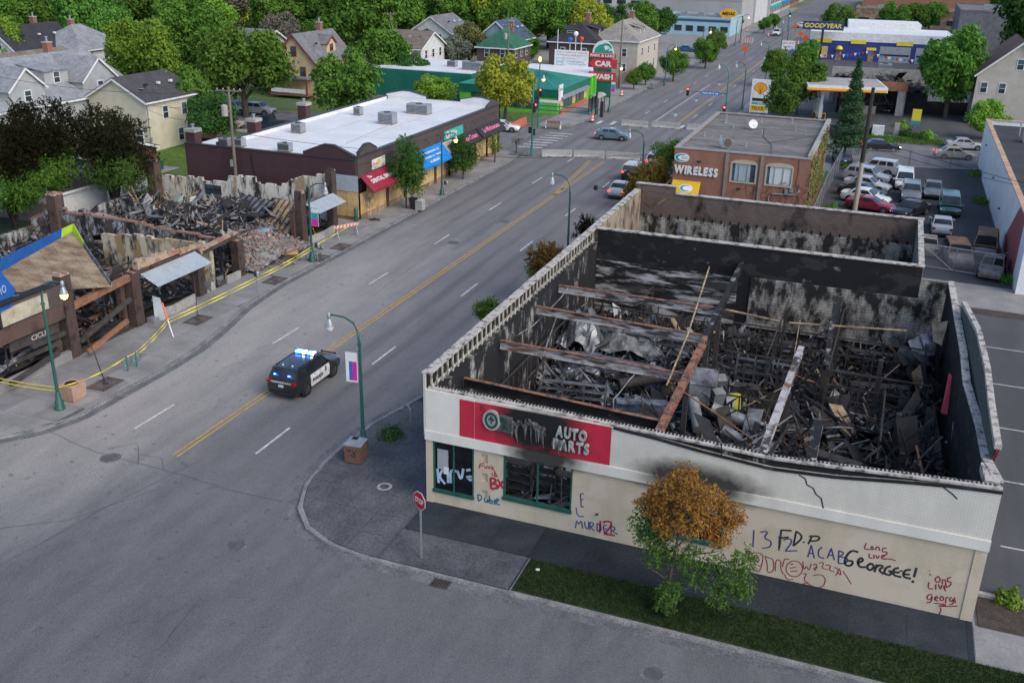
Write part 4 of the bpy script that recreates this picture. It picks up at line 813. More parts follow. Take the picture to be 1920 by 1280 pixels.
def scrib(y0, y1, z0, z1, m, n=14):
    mb = MB()
    for _ in range(n):
        p = [(.005, random.uniform(y0, y1), random.uniform(z0, z1)) for _ in range(4)]; mb.ribbon([Vector((.004, a[0], a[1])) for a in smooth([(q[1], q[2]) for q in p])], .05, (1, 0, 0))
    tag(mb.build('graffiti', m, row), kind='stuff')
scrib(8.2, 11.5, .5, 2.3, mGrafT, 22); scrib(20.0, 22.6, .6, 2.4, mat('white_wash', (.6, .6, .58), (.5, .5, .5), 2), 40); scrib(.6, 3.2, .6, 2.3, mat('pen', (.25, .2, .15), (.2, .16, .12), 2), 8)
# awnings: sloped face, two cheeks, valance
def awning(y0, y1, zt, zb, dep, m, lines=(), tm=None, parent=None, name='awning'):
    parent = parent or row; a = MB(); vs = [(0.03, y0, zt), (0.03, y1, zt), (dep, y1, zb), (dep, y0, zb), (dep, y0, zb - .22), (dep, y1, zb - .22)]
    a.add(vs, [(0, 1, 2, 3), (3, 2, 5, 4), (0, 3, 4), (1, 5, 2)]); o = a.build(name, m, parent)
    sl = Vector((-(dep - .03), 0, zt - zb)); n = Vector((zt - zb, 0, dep - .03)).normalized(); q = sl.length
    for s, u0, u1, v, h in lines:
        base = Vector((dep, y0 + (y1 - y0) * u0, zb)) + sl * v + n * .012
        text(o, s, tm or mWhiteP, (y1 - y0) * (u1 - u0), h * q, frame(base, (0, 1, 0), sl), bold=.025, extr=.003)
    return o
mAwR = mat('red_canvas', (.27, .018, .04), (.23, .015, .035), 1.5, .75); mAwB = mat('blue_canvas', (.008, .20, .56), (.006, .17, .50), 1.5, .7); mAwT = mat('tan_canvas', (.42, .37, .31), (.36, .31, .26), 1.5, .8); mAwK = mat('black_canvas', (.022, .02, .022), (.03, .028, .03), 1.5, .7); mPink = mat('pink_letters', (.75, .20, .32), (.65, .15, .27), 3, .6)
awning(.25, 9.6, 3.95, 2.75, 1.35, mAwR, (('The', .10, .17, .72, .14), ('DENTAL EMERGENCY ROOM', .10, .93, .38, .24), ('612-824-8000', .5, .75, .06, .14)))
awning(9.9, 17.6, 4.05, 2.65, 1.25, mAwB, (("Granny's Helpful Hands, LLC", .2, .82, .66, .15), ('Home Health Care Agency', .22, .8, .40, .14), ('612-824-2481', .38, .66, .14, .14)))
awning(17.7, 20.3, 3.95, 3.0, .9, mAwT); awning(21.6, 26.6, 4.0, 2.95, .95, mAwK, (('Ice Cream', .25, .9, .3, .4),), mPink); awning(26.9, 33.8, 4.05, 3.0, 1.0, mAwK, (('La Michoacana', .15, .85, .35, .4),), mPink)
mSg = [mat('sign_white', (.66, .66, .6), (.55, .55, .5), 2, .6), mat('sign_yellow', (.7, .5, .05), (.6, .4, .05), 2, .6), mat('sign_teal', (.05, .42, .36), (.04, .36, .3), 2, .6), mat('sign_red2', (.6, .05, .05), (.5, .04, .04), 2, .6)]
sg = part(row, 'sign_board', mSg[0], .01, .08, 2.5, 5.0, 4.1, 5.0)
text(sg, 'The Dental', mSg[3], .9, .3, frame((.085, 2.6, 4.4), (0, 1, 0), (0, 0, 1)), extr=.002); text(sg, 'EMERGENCY ROOM', mTanD, 2.1, .16, frame((.085, 2.7, 4.15), (0, 1, 0), (0, 0, 1)), extr=.002)
MB().poly([(.086, 3.75 + .3 * math.cos(a / 6 * PI), 4.65 + .28 * math.sin(a / 6 * PI)) for a in range(12)]).build('tooth_emblem', mSg[1], sg)
sg = part(row, 'sign_board', mSg[2], .01, .08, 18.3, 23.2, 4.05, 5.0); MB().poly([(.088, 19.1 + .45 * math.cos(a / 8 * PI), 4.5 + .4 * math.sin(a / 8 * PI)) for a in range(16)]).build('sign_emblem', mSg[0], sg)
MB().poly([(.092, 19.1, 4.25), (.092, 19.35, 4.55), (.092, 19.22, 4.7), (.092, 19.1, 4.6), (.092, 18.98, 4.7), (.092, 18.85, 4.55)]).build('heart_emblem', mSg[3], sg); text(sg, 'Ellis', mSg[0], 1.6, .5, frame((.088, 19.9, 4.3), (0, 1, 0), (0, 0, 1)), extr=.002)
for y in (1.5, 4.4, 8.0, 10.8, 13.5, 16.4, 23, 25.5, 28.5, 31.5):
    g = MB(); g.tube([(.05, y, 4.9), (.35, y, 4.95), (.5, y, 4.75)], .025, 6); g.lathe([(.03, .1), (.05, .06), (.14, -.06)], (.52, y, 4.68), 10); g.build('gooseneck_lamp', mBlackM, row)
# roof plant
def acunit(parent, p, d, label=None):
    b = MB().box(-d[0] / 2, d[0] / 2, -d[1] / 2, d[1] / 2, .1, d[2]).build('ac_unit', mGal, parent, loc=p)
    for k in range(6): MB().box(-d[0] / 2 + .06, d[0] / 2 - .06, -d[1] / 2 - .012, -d[1] / 2 - .002, .2 + k * (d[2] - .3) / 6, .25 + k * (d[2] - .3) / 6).build('louvre', mBlackM, b)
    MB().lathe([(.3 * d[1], 0), (.3 * d[1], .06)], (0, 0, d[2]), 14).build('fan_guard', mBlackM, b); part(b, 'base_rail', mWood, -d[0] / 2, d[0] / 2, -d[1] / 2, d[1] / 2, 0, .09); return b
for px, py, d in ((727, 232, (1.7, 1.2, 1.2)), (786, 213, (2.6, 1.3, 1.1)), (672, 216, (.8, .8, .9)), (560, 249, (1.1, 1.0, 1.0)), (535, 284, (1.2, .7, .8)), (415, 274, (1.0, .8, .8)), (449, 275, (1.0, .8, .8))):
    p = G(px, py, 5.25); acunit(row, (max(p.x, -40.3) + 26, max(41.8, p.y) - 41, 5.25), d)
pts = [G(x, y, 5.27) for x, y in ((650, 268), (690, 252), (735, 232), (770, 228))]
MB().tube([RL(p) for p in pts], .05, 6).build('roof_pipe', mMembG, row)
for a, b in (((-10, .5), (-10, L_ - .5)), ((-5, .5), (-5, L_ - .5)), ((-D_ + .5, 11), (-.5, 11)), ((-D_ + .5, 22), (-.5, 22))): MB().bar((a[0], a[1], 5.252), (b[0], b[1], 5.252), .05, .012).build('roof_seam', mMembG, row)
for x, y, zt in ((-D_ - 3.0, 1.0, 6.3), (-D_ - .2, 6.8, 6.6), (-D_ - .2, 16.0, 6.9)):
    c = part(row, 'chimney', mBrownP, x - .5, x + .5, y - .5, y + .5, 4.0, zt); part(c, 'chimney_cap', mConcLt, x - .58, x + .58, y - .58, y + .58, zt, zt + .3); MB().lathe([(.12, 0), (.12, .3), (.2, .32), (.2, .4)], (x, y, zt + .3), 10).build('flue', mGal, c)
MB().tube([(-11, -.05, 3.8), (-11, -.06, 5.2), (-10.7, -.05, 3.1), (-10.4, -.05, 2.6)], .03, 6).build('wall_cable', mBlackM, row)

# ------------------------------------------------------------------ brick shop with white letters
mOrB = brickmat('orange_brick', (.33, .135, .075), (.27, .105, .06), (.27, .21, .17), bump=.4, patch=None)
mRoofG = mat('roof_felt', (.20, .185, .165), (.125, .115, .105), .35, .9, coord='pos', fine=.25, stretch=(.25, 1.6, 1))
wl = empty('brick_shop', (-.6, 53.5, 0), 0, 'orange brick shop with white wall letters, yellow awning and grey felt roof', 'building')
WX, WY, WH = 11.9, 22.0, 6.55
WO = [(5.2, 7.35, 4.1, 5.75), (8.25, 10.45, 4.1, 5.75)]
mb = MB(); wall_open(mb, 0, WX, 0, WH, 0, .3, WO); mb.build('front_wall', mOrB, wl)
part(wl, 'left_wall', mOrB, 0, .3, .3, WY - .3, 0, WH); part(wl, 'right_wall', mOrB, WX - .3, WX, .3, WY - .3, 0, WH); part(wl, 'back_wall', mOrB, 0, WX, WY - .3, WY, 0, WH)
part(wl, 'roof', mRoofG, .3, WX - .3, .3, WY - .3, WH - .25, WH - .12)
for a in ((-.06, WX + .06, -.06, .36), (-.06, WX + .06, WY - .36, WY + .06), (-.06, .36, .37, WY - .37)): part(wl, 'coping', mat('coping_metal', (.30, .29, .28), (.24, .23, .225), 2, .6), *a, WH, WH + .1)
part(wl, 'side_parapet', mConcLt, WX - .36, WX + .06, .37, WY - .37, WH, WH + .3)
for x in (4.75, 7.8): part(wl, 'wall_rib', mat('steel_rib', (.28, .22, .19), (.2, .16, .14), 3, .7), x - .14, x + .14, -.14, -.001, 0, WH - .05)
mFr = mat('sand_frame', (.45, .40, .30), (.38, .34, .26), 2, .7); mCurt = mat('curtain', (.38, .46, .47), (.25, .33, .36), 3, .8, stretch=(6, 1, .3)); mCurtW = mat('curtain_white', (.62, .66, .66), (.48, .54, .55), 3, .8, stretch=(6, 1, .3))
for (x0, x1, z0, z1), cm in zip(WO, (mCurt, mCurtW)):
    f = MB(); f.box(x0 - .1, x1 + .1, -.07, .1, z0 - .14, z0); f.box(x0 - .1, x0 + .05, -.05, .1, z0, z1); f.box(x1 - .05, x1 + .1, -.05, .1, z0, z1); f.box(x0 + .05, x1 - .05, -.05, .1, z1 - .08, z1)
    wdw = f.build('window', mFr, wl)
    MB().poly([(x0 - .1, -.05, z1 + .001), (x1 + .1, -.05, z1 + .001), (x1 - .2, -.05, z1 + .2), ((x0 + x1) / 2, -.05, z1 + .3), (x0 + .2, -.05, z1 + .2)], .04, (0, -1, 0)).build('arch_head', mFr, wdw)
    for k in (.33, .67): MB().box(x0 + (x1 - x0) * k - .035, x0 + (x1 - x0) * k + .035, -.02, .08, z0, z1 - .08).build('mullion', mFr, wdw)
    MB().box(x0 + .05, x1 - .05, .09, .1, z0, z1 - .08).build('pane', mGlassB, wdw); a_, b_ = (x0 + .3, x1 - .5) if cm is mCurt else (x0 + .3, x1 - .1)
    MB().box(a_, b_, .055, .085, z0 + .02, z1 - .1).build('curtain', cm, wdw)
text(wl, 'WIRELESS', mWhiteP, 3.95, .72, frame((.1, -.1, 4.35), (1, 0, -.005), (0, 0, 1)), bold=.05, extr=.07, per_letter=True, name='letter')
def ellp(cx, cz, rx, rz, y, n=28, th=.06): return MB().poly(ell(cx, cz, rx, rz, y, n), th, (0, -1, 0))
lg = ellp(.72, 5.75, .68, .4, -.1).build('logo_plate', mWhiteP, wl)
mSwT = mat('logo_teal', (.02, .32, .34), (.02, .25, .30), 3, .5)
def swoosh(cx, cz, rx, rz, y, par):
    o_ = [(cx + rx * .9 * math.cos(a), y, cz + rz * .85 * math.sin(a)) for a in [R(70 + 230 * i / 14) for i in range(15)]]; i_ = [(cx + rx * .22 + rx * .72 * math.cos(a), y, cz + rz * .62 * math.sin(a)) for a in [R(70 + 230 * i / 14) for i in range(15)]]
    MB().add(o_ + i_, [(i, i + 1, 16 + i, 15 + i) for i in range(14)]).build('logo_swoosh', mSwT, par)
swoosh(.72, 5.75, .68, .4, -.104, lg); text(lg, 'ICC', mGal, .5, .2, frame((.72, -.104, 5.66), (1, 0, 0), (0, 0, 1)), extr=.002)
mAwY = mat('yellow_canvas', (.72, .42, .015), (.62, .35, .012), 1.5, .6)
a = MB(); a.add([(.05, -.03, 3.7), (2.6, -.03, 3.7), (2.6, -1.0, 2.6), (.05, -1.0, 2.6), (.05, -1.0, 2.35), (2.6, -1.0, 2.35)], [(0, 1, 2, 3), (3, 2, 5, 4), (0, 3, 4), (1, 5, 2)]); aw = a.build('awning', mAwY, wl)
a = MB(); a.add([(-.03, .3, 3.7), (-.03, 6.0, 3.7), (-1.2, 6.0, 2.6), (-1.2, .3, 2.6), (-1.2, .3, 2.35), (-1.2, 6.0, 2.35)], [(0, 1, 2, 3), (3, 2, 5, 4), (0, 3, 4), (1, 5, 2)]); a.build('awning', mAwY, wl)
nn = Vector((0, -1.1, .97)).normalized(); ux = Vector((0, .97, 1.1)).normalized(); c0 = Vector((1.4, -.55, 3.12)) + nn * .02
MB().poly([c0 + Vector((.62 * math.cos(2 * PI * i / 24), 0, 0)) + ux * (.4 * math.sin(2 * PI * i / 24)) for i in range(24)]).build('logo_plate', mWhiteP, aw)
c1 = c0 + nn * .006; MB().add([c1 + Vector((.55 * math.cos(a_), 0, 0)) + ux * (.34 * math.sin(a_)) for a_ in [R(70 + 230 * i / 14) for i in range(15)]] + [c1 + Vector((.12 + .42 * math.cos(a_), 0, 0)) + ux * (.24 * math.sin(a_)) for a_ in [R(70 + 230 * i / 14) for i in range(15)]], [(i, i + 1, 16 + i, 15 + i) for i in range(14)]).build('logo_swoosh', mSwT, aw)
for x, z in ((2.3, 5.5), (6.0, 3.4)): g = MB(); g.box(x - .2, x + .2, -.35, -.2, z, z + .14); g.bar((x, -.22, z + .07), (x, 0, z - .1), .06); g.build('wall_lamp', mBlackM, wl)
MB().tube([(8.7, -.1, 2.2), (8.7, -.1, 3.0), (9.0, -.1, 3.3), (10.9, -.1, 3.4), (11.2, -.1, 3.7), (11.25, -.1, 4.4)], .07, 8).build('conduit', mGal, wl); part(wl, 'meter_box', mGal, 10.0, 10.3, -.2, -.002, 3.4, 3.8); part(wl, 'meter_box', mGal, 10.4, 10.7, -.2, -.002, 3.6, 3.95)
part(wl, 'wall_ac_unit', mGal, 3.4, 4.1, -.4, -.002, 1.7, 2.1); MB().tube([(10.9, -.03, 6.5), (10.95, -.03, 5.4), (10.85, -.03, 4.3)], .02, 5).build('cable', mBlackM, wl)
mTwig = mat('dry_vine', (.10, .055, .03), (.06, .035, .02), 4, .9)
mb = MB()
for k in range(150):
    x, z = random.uniform(6.5, 11.8), random.uniform(.3, 3.9); x += (z < 1.5) * 0; mb.ribbon([Vector((x + t * random.uniform(-.5, .5), -.012 - .002 * (k % 4), z + t * random.uniform(.1, .9))) for t in (0, .5, 1)], .03, (0, 1, 0))
tag(mb.build('dry_vine', mTwig, wl), kind='stuff')
def dish(parent, p, r, az, el=.5, m=mGal):
    mb = MB(); mb.lathe([(.02, -.1), (r * .5, -.06), (r, .06), (r * 1.02, .07)], (0, 0, 0), 18); mb.bar((0, 0, -.08), (0, -.3 * r, .5 * r), .03); d = mb.build('satellite_dish', m, parent, loc=(p[0], p[1], p[2] + .55)); d.rotation_euler = (PI / 2 - el, 0, az)
    MB().bar((0, 0, 0), (0, 0, .55), .06).build('dish_mast', mGal, parent, loc=p)
dish(wl, (5.0, 13.5, WH - .12), .45, .4); dish(wl, (4.6, 14.2, WH - .12), .3, -.4); dish(wl, (3.6, 2.6, WH - .12), .6, 1.9, .1, mWhiteP); dish(wl, (4.3, 2.2, WH - .12), .38, .6, .3, mBlackM)
for k in range(13):
    x, y = random.uniform(1, 10.5), random.uniform(1, 20); MB().lathe([(.16, 0), (.08, .05), (.08, .3), (.13, .32), (.13, .38)], (x, y, WH - .12), 10).build('roof_vent', mGal, wl)
for k in range(30): part(wl, 'felt_strip', mRoofG, .32, WX - .32, .45 + k * .71, .45 + k * .71 + .69, WH - .119, WH - .112 + .004 * (k % 2))
MB().tube([(6, 15, WH - .08), (6.5, 10, WH - .08), (7.8, 6, WH - .08), (8.5, .2, WH + .12)], .03, 5).build('roof_cable', mBlackM, wl)

# ------------------------------------------------------------------ collapsed shopfronts on the far pavement
mRB = brickmat('dark_red_brick', (.115, .062, .047), (.085, .047, .038), (.12, .10, .09), char=.40, chs=1.2, bump=.6)
mRB2 = brickmat('brown_glazed_brick', (.075, .042, .032), (.055, .033, .027), (.12, .10, .085), char=.42, chs=2.4, bump=.7)
mRoughB = charmat('broken_brick', (.40, .29, .20), (.10, .065, .05), .44, 2.2, (.32, .15, .11), streak=(1, 1, 1), bump=.8)
mPart = charmat('party_wall', (.50, .43, .31), (.026, .023, .021), .46, 1.1, (.30, .20, .10), streak=(1, 1, .35), bump=.6)
mPartD = charmat('party_wall_dark', (.38, .375, .36), (.018, .018, .019), .53, 1.4, (.08, .055, .045), streak=(1, 1, .5), bump=.6)
mPartW = charmat('party_wall_white', (.62, .58, .49), (.03, .027, .025), .46, 1.2, (.33, .24, .13), streak=(1, 1, .3), bump=.6)
ru = empty('ruined_shops', (-26.3, 0, 0), 0, 'row of collapsed burnt brick shopfronts with standing piers across the street', 'building')
def rl(v): return Vector((v[0] + 26.3, v[1], v[2]))
def rpier(y, zt, w=.75, d=.6, m=mRB2): MB().box(-d, .02, y - w / 2, y + w / 2, 0, zt).build('pier', m, ru); [MB().box(-d + .02, -.01, y - w / 2 + k * w / 4 + .01, y - w / 2 + (k + 1) * w / 4 - .01, zt + .001, zt + random.uniform(.02, .26)).build('broken_brick', random.choice([mRB, mRoughB, mRB2]), ru) for k in range(4)]
for y, zt in ((-1.6, 4.8), (6.8, 5.1), (12.45, 3.55), (18.9, 2.9), (23.6, 2.75), (32.4, 4.3), (37.3, 5.2)): rpier(y, zt)
for y, zt in ((6.2, 3.0), (11.85, 3.0), (32.0, 3.0)): MB().box(-1.0, -.62, y - .2, y + .2, 0, zt).build('pier_return', mRB, ru)
# first bay: brick spandrel with sign box
part(ru, 'spandrel', mRB, -.5, -.02, -1.2, 6.4, 2.6, 3.5); part(ru, 'spandrel_frame', mBrownB, -.5, 0.0, -1.2, 6.4, 3.52, 4.75); part(ru, 'spandrel_cap', mChIn, -.55, .05, -1.2, 6.4, 4.75, 4.85)
sb = part(ru, 'sign_box', mat('sooty_sign', (.50, .45, .34), (.30, .26, .19), 1.2, .6, coord='pos'), .0, .12, 1.9, 5.2, 3.65, 4.55)
part(ru, 'sign_rim', mBlackM, .0, .14, 1.75, 1.89, 3.6, 4.6)
text(ru, 'CICLE', mConcLt, 1.2, .32, frame((-.2, 3.9, 2.05), (0, 1, 0), (0, 0, 1)), extr=.01); part(ru, 'fallen_sign', mChar2, -.3, -.22, 2.4, 5.8, 1.9, 2.45)
# steel lintels
def lint(y0, z0, y1, z1, m=mRust, x=-.2, h=.42): MB().bar((x, y0, z0), (x, y1, z1), .3, h).build('lintel', m, ru)
lint(7.2, 3.05, 12.1, 3.35, mRustC); lint(12.8, 3.5, 18.6, 3.35, mRB2, h=.3); lint(19.2, 3.0, 23.4, 3.15, mRB2, h=.3); lint(32.6, 3.0, 37.2, 3.1, mRB)
strip_ = MB()
for y0, y1, z, h in ((12.8, 17.0, 3.66, .62), (16.9, 19.3, 3.5, .3)):
    n = 20; vs = []
    for i in range(n + 1):
        y = y0 + (y1 - y0) * i / n; hh = h * (1 - .6 * i / n) + random.uniform(-.08, .08); vs += [(-.42, y, z), (-.42, y, z + hh), (0, y, z + hh * .95), (0, y, z)]
    MB().add(vs, [(4 * i + e, 4 * i + (e + 1) % 4, 4 * i + 4 + (e + 1) % 4, 4 * i + 4 + e) for i in range(n) for e in range(4)] + [(0, 1, 2, 3), (4 * n, 4 * n + 3, 4 * n + 2, 4 * n + 1)]).build('broken_brickwork', mRoughB, ru)
MB().bar((-.2, 19.0, 3.2), (-.2, 23.5, 3.4), .42, .16).build('broken_brickwork', mRoughB, ru)
# corrugated canopies
mCorr = mat('corrugated_metal', (.40, .45, .46), (.34, .38, .39), 1, .5, metal=.2)
def canopy(y0, y1, zt, zb, dep):
    mb = MB(); n = int((y1 - y0) / .12); vs = []
    for i in range(n + 1):
        y = y0 + (y1 - y0) * i / n; o = .025 * (i % 2); vs += [(.03, y, zt + o), (dep, y, zb + o), (dep, y, zb + o - .03), (.03, y, zt + o - .03)]
    mb.add(vs, [(4 * i + e, 4 * i + (e + 1) % 4, 4 * i + 4 + (e + 1) % 4, 4 * i + 4 + e) for i in range(n) for e in range(4)] + [(0, 1, 2, 3)]); mb.build('canopy', mCorr, ru)
    for y in (y0 + .05, y1 - .05): MB().bar((.03, y, zt - .06), (dep, y, zb - .05), .04).build('canopy_bracket', mBlackM, ru)
canopy(12.9, 18.4, 3.35, 2.7, 1.35); canopy(32.7, 37.0, 3.35, 2.75, 1.3)
for y0, y1 in ((-1.2, 6.4),): part(ru, 'stall_riser', mConc, -.3, .02, y0, y1, 0, .55)
for pts in ([(14.2, .1), (15.2, .45), (17.6, .3)], [(19.4, -.1), (20.3, -.1), (20.3, -.1)], [(21.6, 0), (22.4, .05), (23.2, .05)], [(32.9, 0), (35, .2), (36.9, .05)]):
    for a, b in zip(pts, pts[1:]):
        if a != b: MB().bar((a[1], a[0], .28), (b[1], b[0], .28), .2, .56).build('stall_riser', mConcLt, ru)
MB().poly([(.15, 13.6, 1.7), (.5, 13.9, 1.5), (.8, 13.9, .03), (.3, 13.4, .03)], .05).build('bent_door', mCorr, ru)
part(ru, 'door_step', mGal, .05, .6, 12.95, 13.5, .0, .35)
# party walls (run back from the street)
def pwall(y, prof, m, th=.32, cap=None):
    n = len(prof); mb = MB(); vs = []
    for x, z in prof: vs += [(x, y, 0), (x, y, z), (x, y + th, z), (x, y + th, 0)]
    mb.add(vs, [(4 * i + e, 4 * i + (e + 1) % 4, 4 * i + 4 + (e + 1) % 4, 4 * i + 4 + e) for i in range(n - 1) for e in range(4)] + [(0, 1, 2, 3), (4 * n - 4, 4 * n - 1, 4 * n - 2, 4 * n - 3)]).build('party_wall', m, ru)
    if cap:
        for a, b in zip(prof, prof[1:]): MB().bar((a[0], y + th / 2, a[1] + .05), (b[0], y + th / 2, b[1] + .05), th + .06, .12).build('brick_course', cap, ru)
def rag(p, k=4, a=.12):
    out = []; k *= 2
    for (x0, z0), (x1, z1) in zip(p, p[1:]):
        for i in range(k):
            z = round((z0 + (z1 - z0) * i / k + random.uniform(-a, a)) / .15) * .15; x = x0 + (x1 - x0) * i / k; out += [(x, z), (x + (x1 - x0) / k * .96, z)]
    return out + [p[-1]]
pwall(37.75, rag([(-18.8, 2.9), (-15.5, 3.0), (-11.2, 3.0), (-11.0, 3.7), (-8.3, 3.7), (-8.2, 3.2), (-5.5, 3.3), (-4.2, 4.1), (-1.2, 4.6), (-.2, 4.6)]), mPartW)
pwall(24.0, rag([(-20.3, 1.9), (-17.6, 3.3), (-16.5, 2.9), (-9.8, 2.8), (-7, 2.55), (-3, 2.3), (-.7, 2.4)]), mPartD, cap=mPinkB)
pwall(20.6, rag([(-10.0, 2.9), (-6, 3.1), (-.4, 3.2)], 5, .08), mPart); pwall(12.3, rag([(-14, 1.6), (-9, 2.0), (-5, 1.2), (-.7, 2.9)], 5, .2), mPartD); pwall(6.3, rag([(-17, 2.2), (-9, 1.6), (-.7, 2.2)], 5, .2), mPartD)
pwall(30.6, rag([(-17, 2.4), (-12.5, 2.0), (-12.3, .6), (-8, .5)], 4, .2), mPartD)
for x0, x1, z0, z1 in ((-13.6, -11.9, 1.7, 2.6), (-6.6, -5.2, 1.3, 2.1)):
    f = part(ru, 'wall_window', mBlackM, x0, x1, 37.70, 37.749, z0, z1)
    for k in range(3):
        for j in range(2): MB().box(x0 + .1 + k * (x1 - x0 - .1) / 3, x0 + (k + 1) * (x1 - x0 - .1) / 3, 37.68, 37.699, z0 + .1 + j * (z1 - z0) / 2, z0 - .05 + (j + 1) * (z1 - z0) / 2).build('pane', mGlassB, f)
MB().box(-20, -19.6, 24.3, 37.7, 0, 1.6).build('rear_wall', mPartD, ru); MB().box(-20.2, -19.8, -2, 23.8, 0, 1.5).build('rear_wall', mPartD, ru)
for (x, y, zt) in ((-17.6, 24.15, 4.2), (-18.2, 36.6, 4.4)):
    c = part(ru, 'chimney', mRB, x - .45, x + .45, y - .45, y + .45, 0, zt)
    for k in range(4): MB().cbox((x, y, zt + .06), (.9, .22, .12), M=Matrix.Translation((0, (k - 1.5) * .24, random.uniform(0, .1)))).build('brick_course', random.choice([mRB, mRoughB]), c)
# the fallen roof sign: blue and lime edge, tan board underside
A, B, Cc, Dd = G(0, 512, 4.9), G(136, 436, 4.2), G(208, 538, 3.5), G(30, 548, 4.6)
A2 = G(-40, 560, 4.9)
mBlueS = mat('sign_blue', (.01, .10, .34), (.008, .07, .26), 1.5, .6); mLime = mat('sign_lime', (.42, .62, .04), (.36, .52, .04), 1.5, .6); mSalm = mat('sign_salmon', (.42, .17, .12), (.34, .14, .10), 1.5, .6, coord='pos')
mTanS = mat('rusted_soffit', (.34, .27, .17), (.16, .095, .05), .9, .8, coord='pos', fine=.2)
n6 = 6
for k in range(n6):
    a, b = A.lerp(B, k / n6), A.lerp(B, (k + .985) / n6); c, d = Dd.lerp(Cc, (k + .985) / n6), Dd.lerp(Cc, k / n6)
    MB().poly([rl(v) for v in (a, b, c, d)], .06).build('soffit_board', mTanS, ru)
up = Vector((-.25, .45, .55)); lowr = Vector((.3, -.5, -.22))
e = A.lerp(B, .82)
MB().poly([rl(v) for v in (A, e, e + up, A + up * 1.3)], .06).build('sign_face', mBlueS, ru); MB().poly([rl(v) for v in (e, B, B + up * .9, e + up)], .06).build('sign_face', mLime, ru)
MB().poly([rl(v) for v in (B, B.lerp(Cc, .3), B.lerp(Cc, .3) + up * .5, B + up * .9)], .06).build('sign_face', mLime, ru); MB().poly([rl(v) for v in (B.lerp(Cc, .3), Cc, Cc + up * .35, B.lerp(Cc, .3) + up * .5)], .06).build('sign_face', mSheet, ru)
lift = Vector((.02, -.03, .07)); sA, sB = A.lerp(B, .22), B
MB().poly([rl(v + lift) for v in (sA, sB, sB + lowr * .5, sA + lowr * .5)], .03).build('sign_trim', mSalm, ru)
MB().poly([rl(v) for v in (A2 + Vector((0, 0, .1)), A + Vector((0, 0, .12)), Dd + Vector((0, 0, .12)), G(22, 575, 4.6), G(-30, 600, 4.7))], .06).build('sign_face', mBlueS, ru)
text(ru, 'no', mat('pale_letter', (.4, .45, .5), (.3, .35, .4), 3), 1.0, .45, frame(rl(G(-2, 556, 4.95)), (B - A), (-.3, .5, .7)), bold=0, extr=.004)
# floors of ash, beams and rubble
def h1(x, y):
    z = .3 + .35 * math.sin(x * .8) * math.cos(y * .6 + 1)
    if y > 24: z = .5 + 1.2 * math.exp(-((x + 8) ** 2) / 30) * math.exp(-((y - 33) ** 2) / 30)
    return z
heap(-20, -.6, -2.5, 37.6, h1, mAsh, ru, n=60)
RM = [(mChar, 6), (mChar2, 4), (mAshL, 1), (mTanD, .8), (mRustC, .5), (mSheet, .6)]
debris(ru, 1700, lambda: (random.uniform(-19, -.7), random.uniform(-2, 24)), RM, h1, smax=2.8, lift=.9, kinds=(.66, .16, .18))
debris(ru, 2200, lambda: (random.uniform(-19, -.7), random.uniform(-2, 37.3)), [(mAshL, 2), (mSheet, 1), (mTanD, 1), (mGreyR, 1.5), (mPinkB, .6)], h1, smin=.1, smax=.55, lift=.6, kinds=(.35, .4, .25))
debris(ru, 1300, lambda: (random.uniform(-19, -1.5), random.uniform(24.4, 37.4)), [(mChar, 3), (mChar2, 3), (mAshL, 2.5), (mTanD, 1.2), (mSheet, 1.2), (mGreyR, 2)], h1, smax=2.2, lift=.8)
def hr(x, y): return max(.05, 1.5 * math.exp(-((x + 2.2) ** 2) / 7) * math.exp(-((y - 28.6) ** 2) / 11))
heap(-6, .75, 24.2, 32.2, hr, mGreyR, ru, 'rubble_heap', 26)
debris(ru, 1600, lambda: (random.gauss(-2.2, 1.7), random.uniform(24.2, 32.1)), [(mPinkB, 3), (mGreyR, 5), (mAshL, 1), (mTanD, .5)], hr, 'brick_rubble', .15, .6, .5, .2, (.1, .15, .75))
for k in range(34):
    y = random.uniform(-1.5, 23.5); x = random.uniform(-9, -1.2); a = random.uniform(-.6, .6) + PI / 2 * (random.random() < .4); L = random.uniform(2, 5)
    p = Vector((x, y, h1(x, y) + .3)); q_ = p + Vector((math.cos(a) * L * -.8, math.sin(a) * L * .7, random.uniform(-.3, 1.3))); q_.x = min(q_.x, -.9); MB().bar(p, q_, .1, .2).build('charred_joist', random.choice([mChar, mChar2, mChar2, mRustC]), ru)
for k in range(9):     # fallen roof decks with joists
    pass
def deck(p, u, v, n, m, jm):
    p, u, v = Vector(p), Vector(u), Vector(v)
    for k in range(n):
        a = p + u * (k / n); b = p + u * ((k + .93) / n); MB().poly([a, b, b + v, a + v], .05).build('deck_board', m, ru)
    nn = u.cross(v).normalized() * .1; nn = nn if nn.z > 0 else -nn
    for k in range(7): MB().bar(p + v * (k / 6.2) * 0 + u * (k / 6) + nn, p + u * (k / 6) + v + nn, .07, .16).build('deck_joist', jm, ru)
deck(rl(G(540, 440, 1.0)), (-3.2, .3, .2), (-.4, 3.6, 1.5), 9, mTanD, mChar2); deck(rl(G(470, 430, 1.0)), (-3.5, .6, .2), (.6, 3.0, 1.6), 9, mSheet, mChar); deck(rl(G(395, 435, .8)), (-3, .4, .1), (1.8, 3.4, 1.4), 8, mAshL, mChar)
deck(rl(G(318, 420, .7)), (-4, 1.0, .2), (.4, 3.2, .5), 10, mTanD, mChar2)
def rsheet(name, pix, m, th=.05): return MB().poly([rl(G(*q)) for q in pix], th).build(name, m, ru)
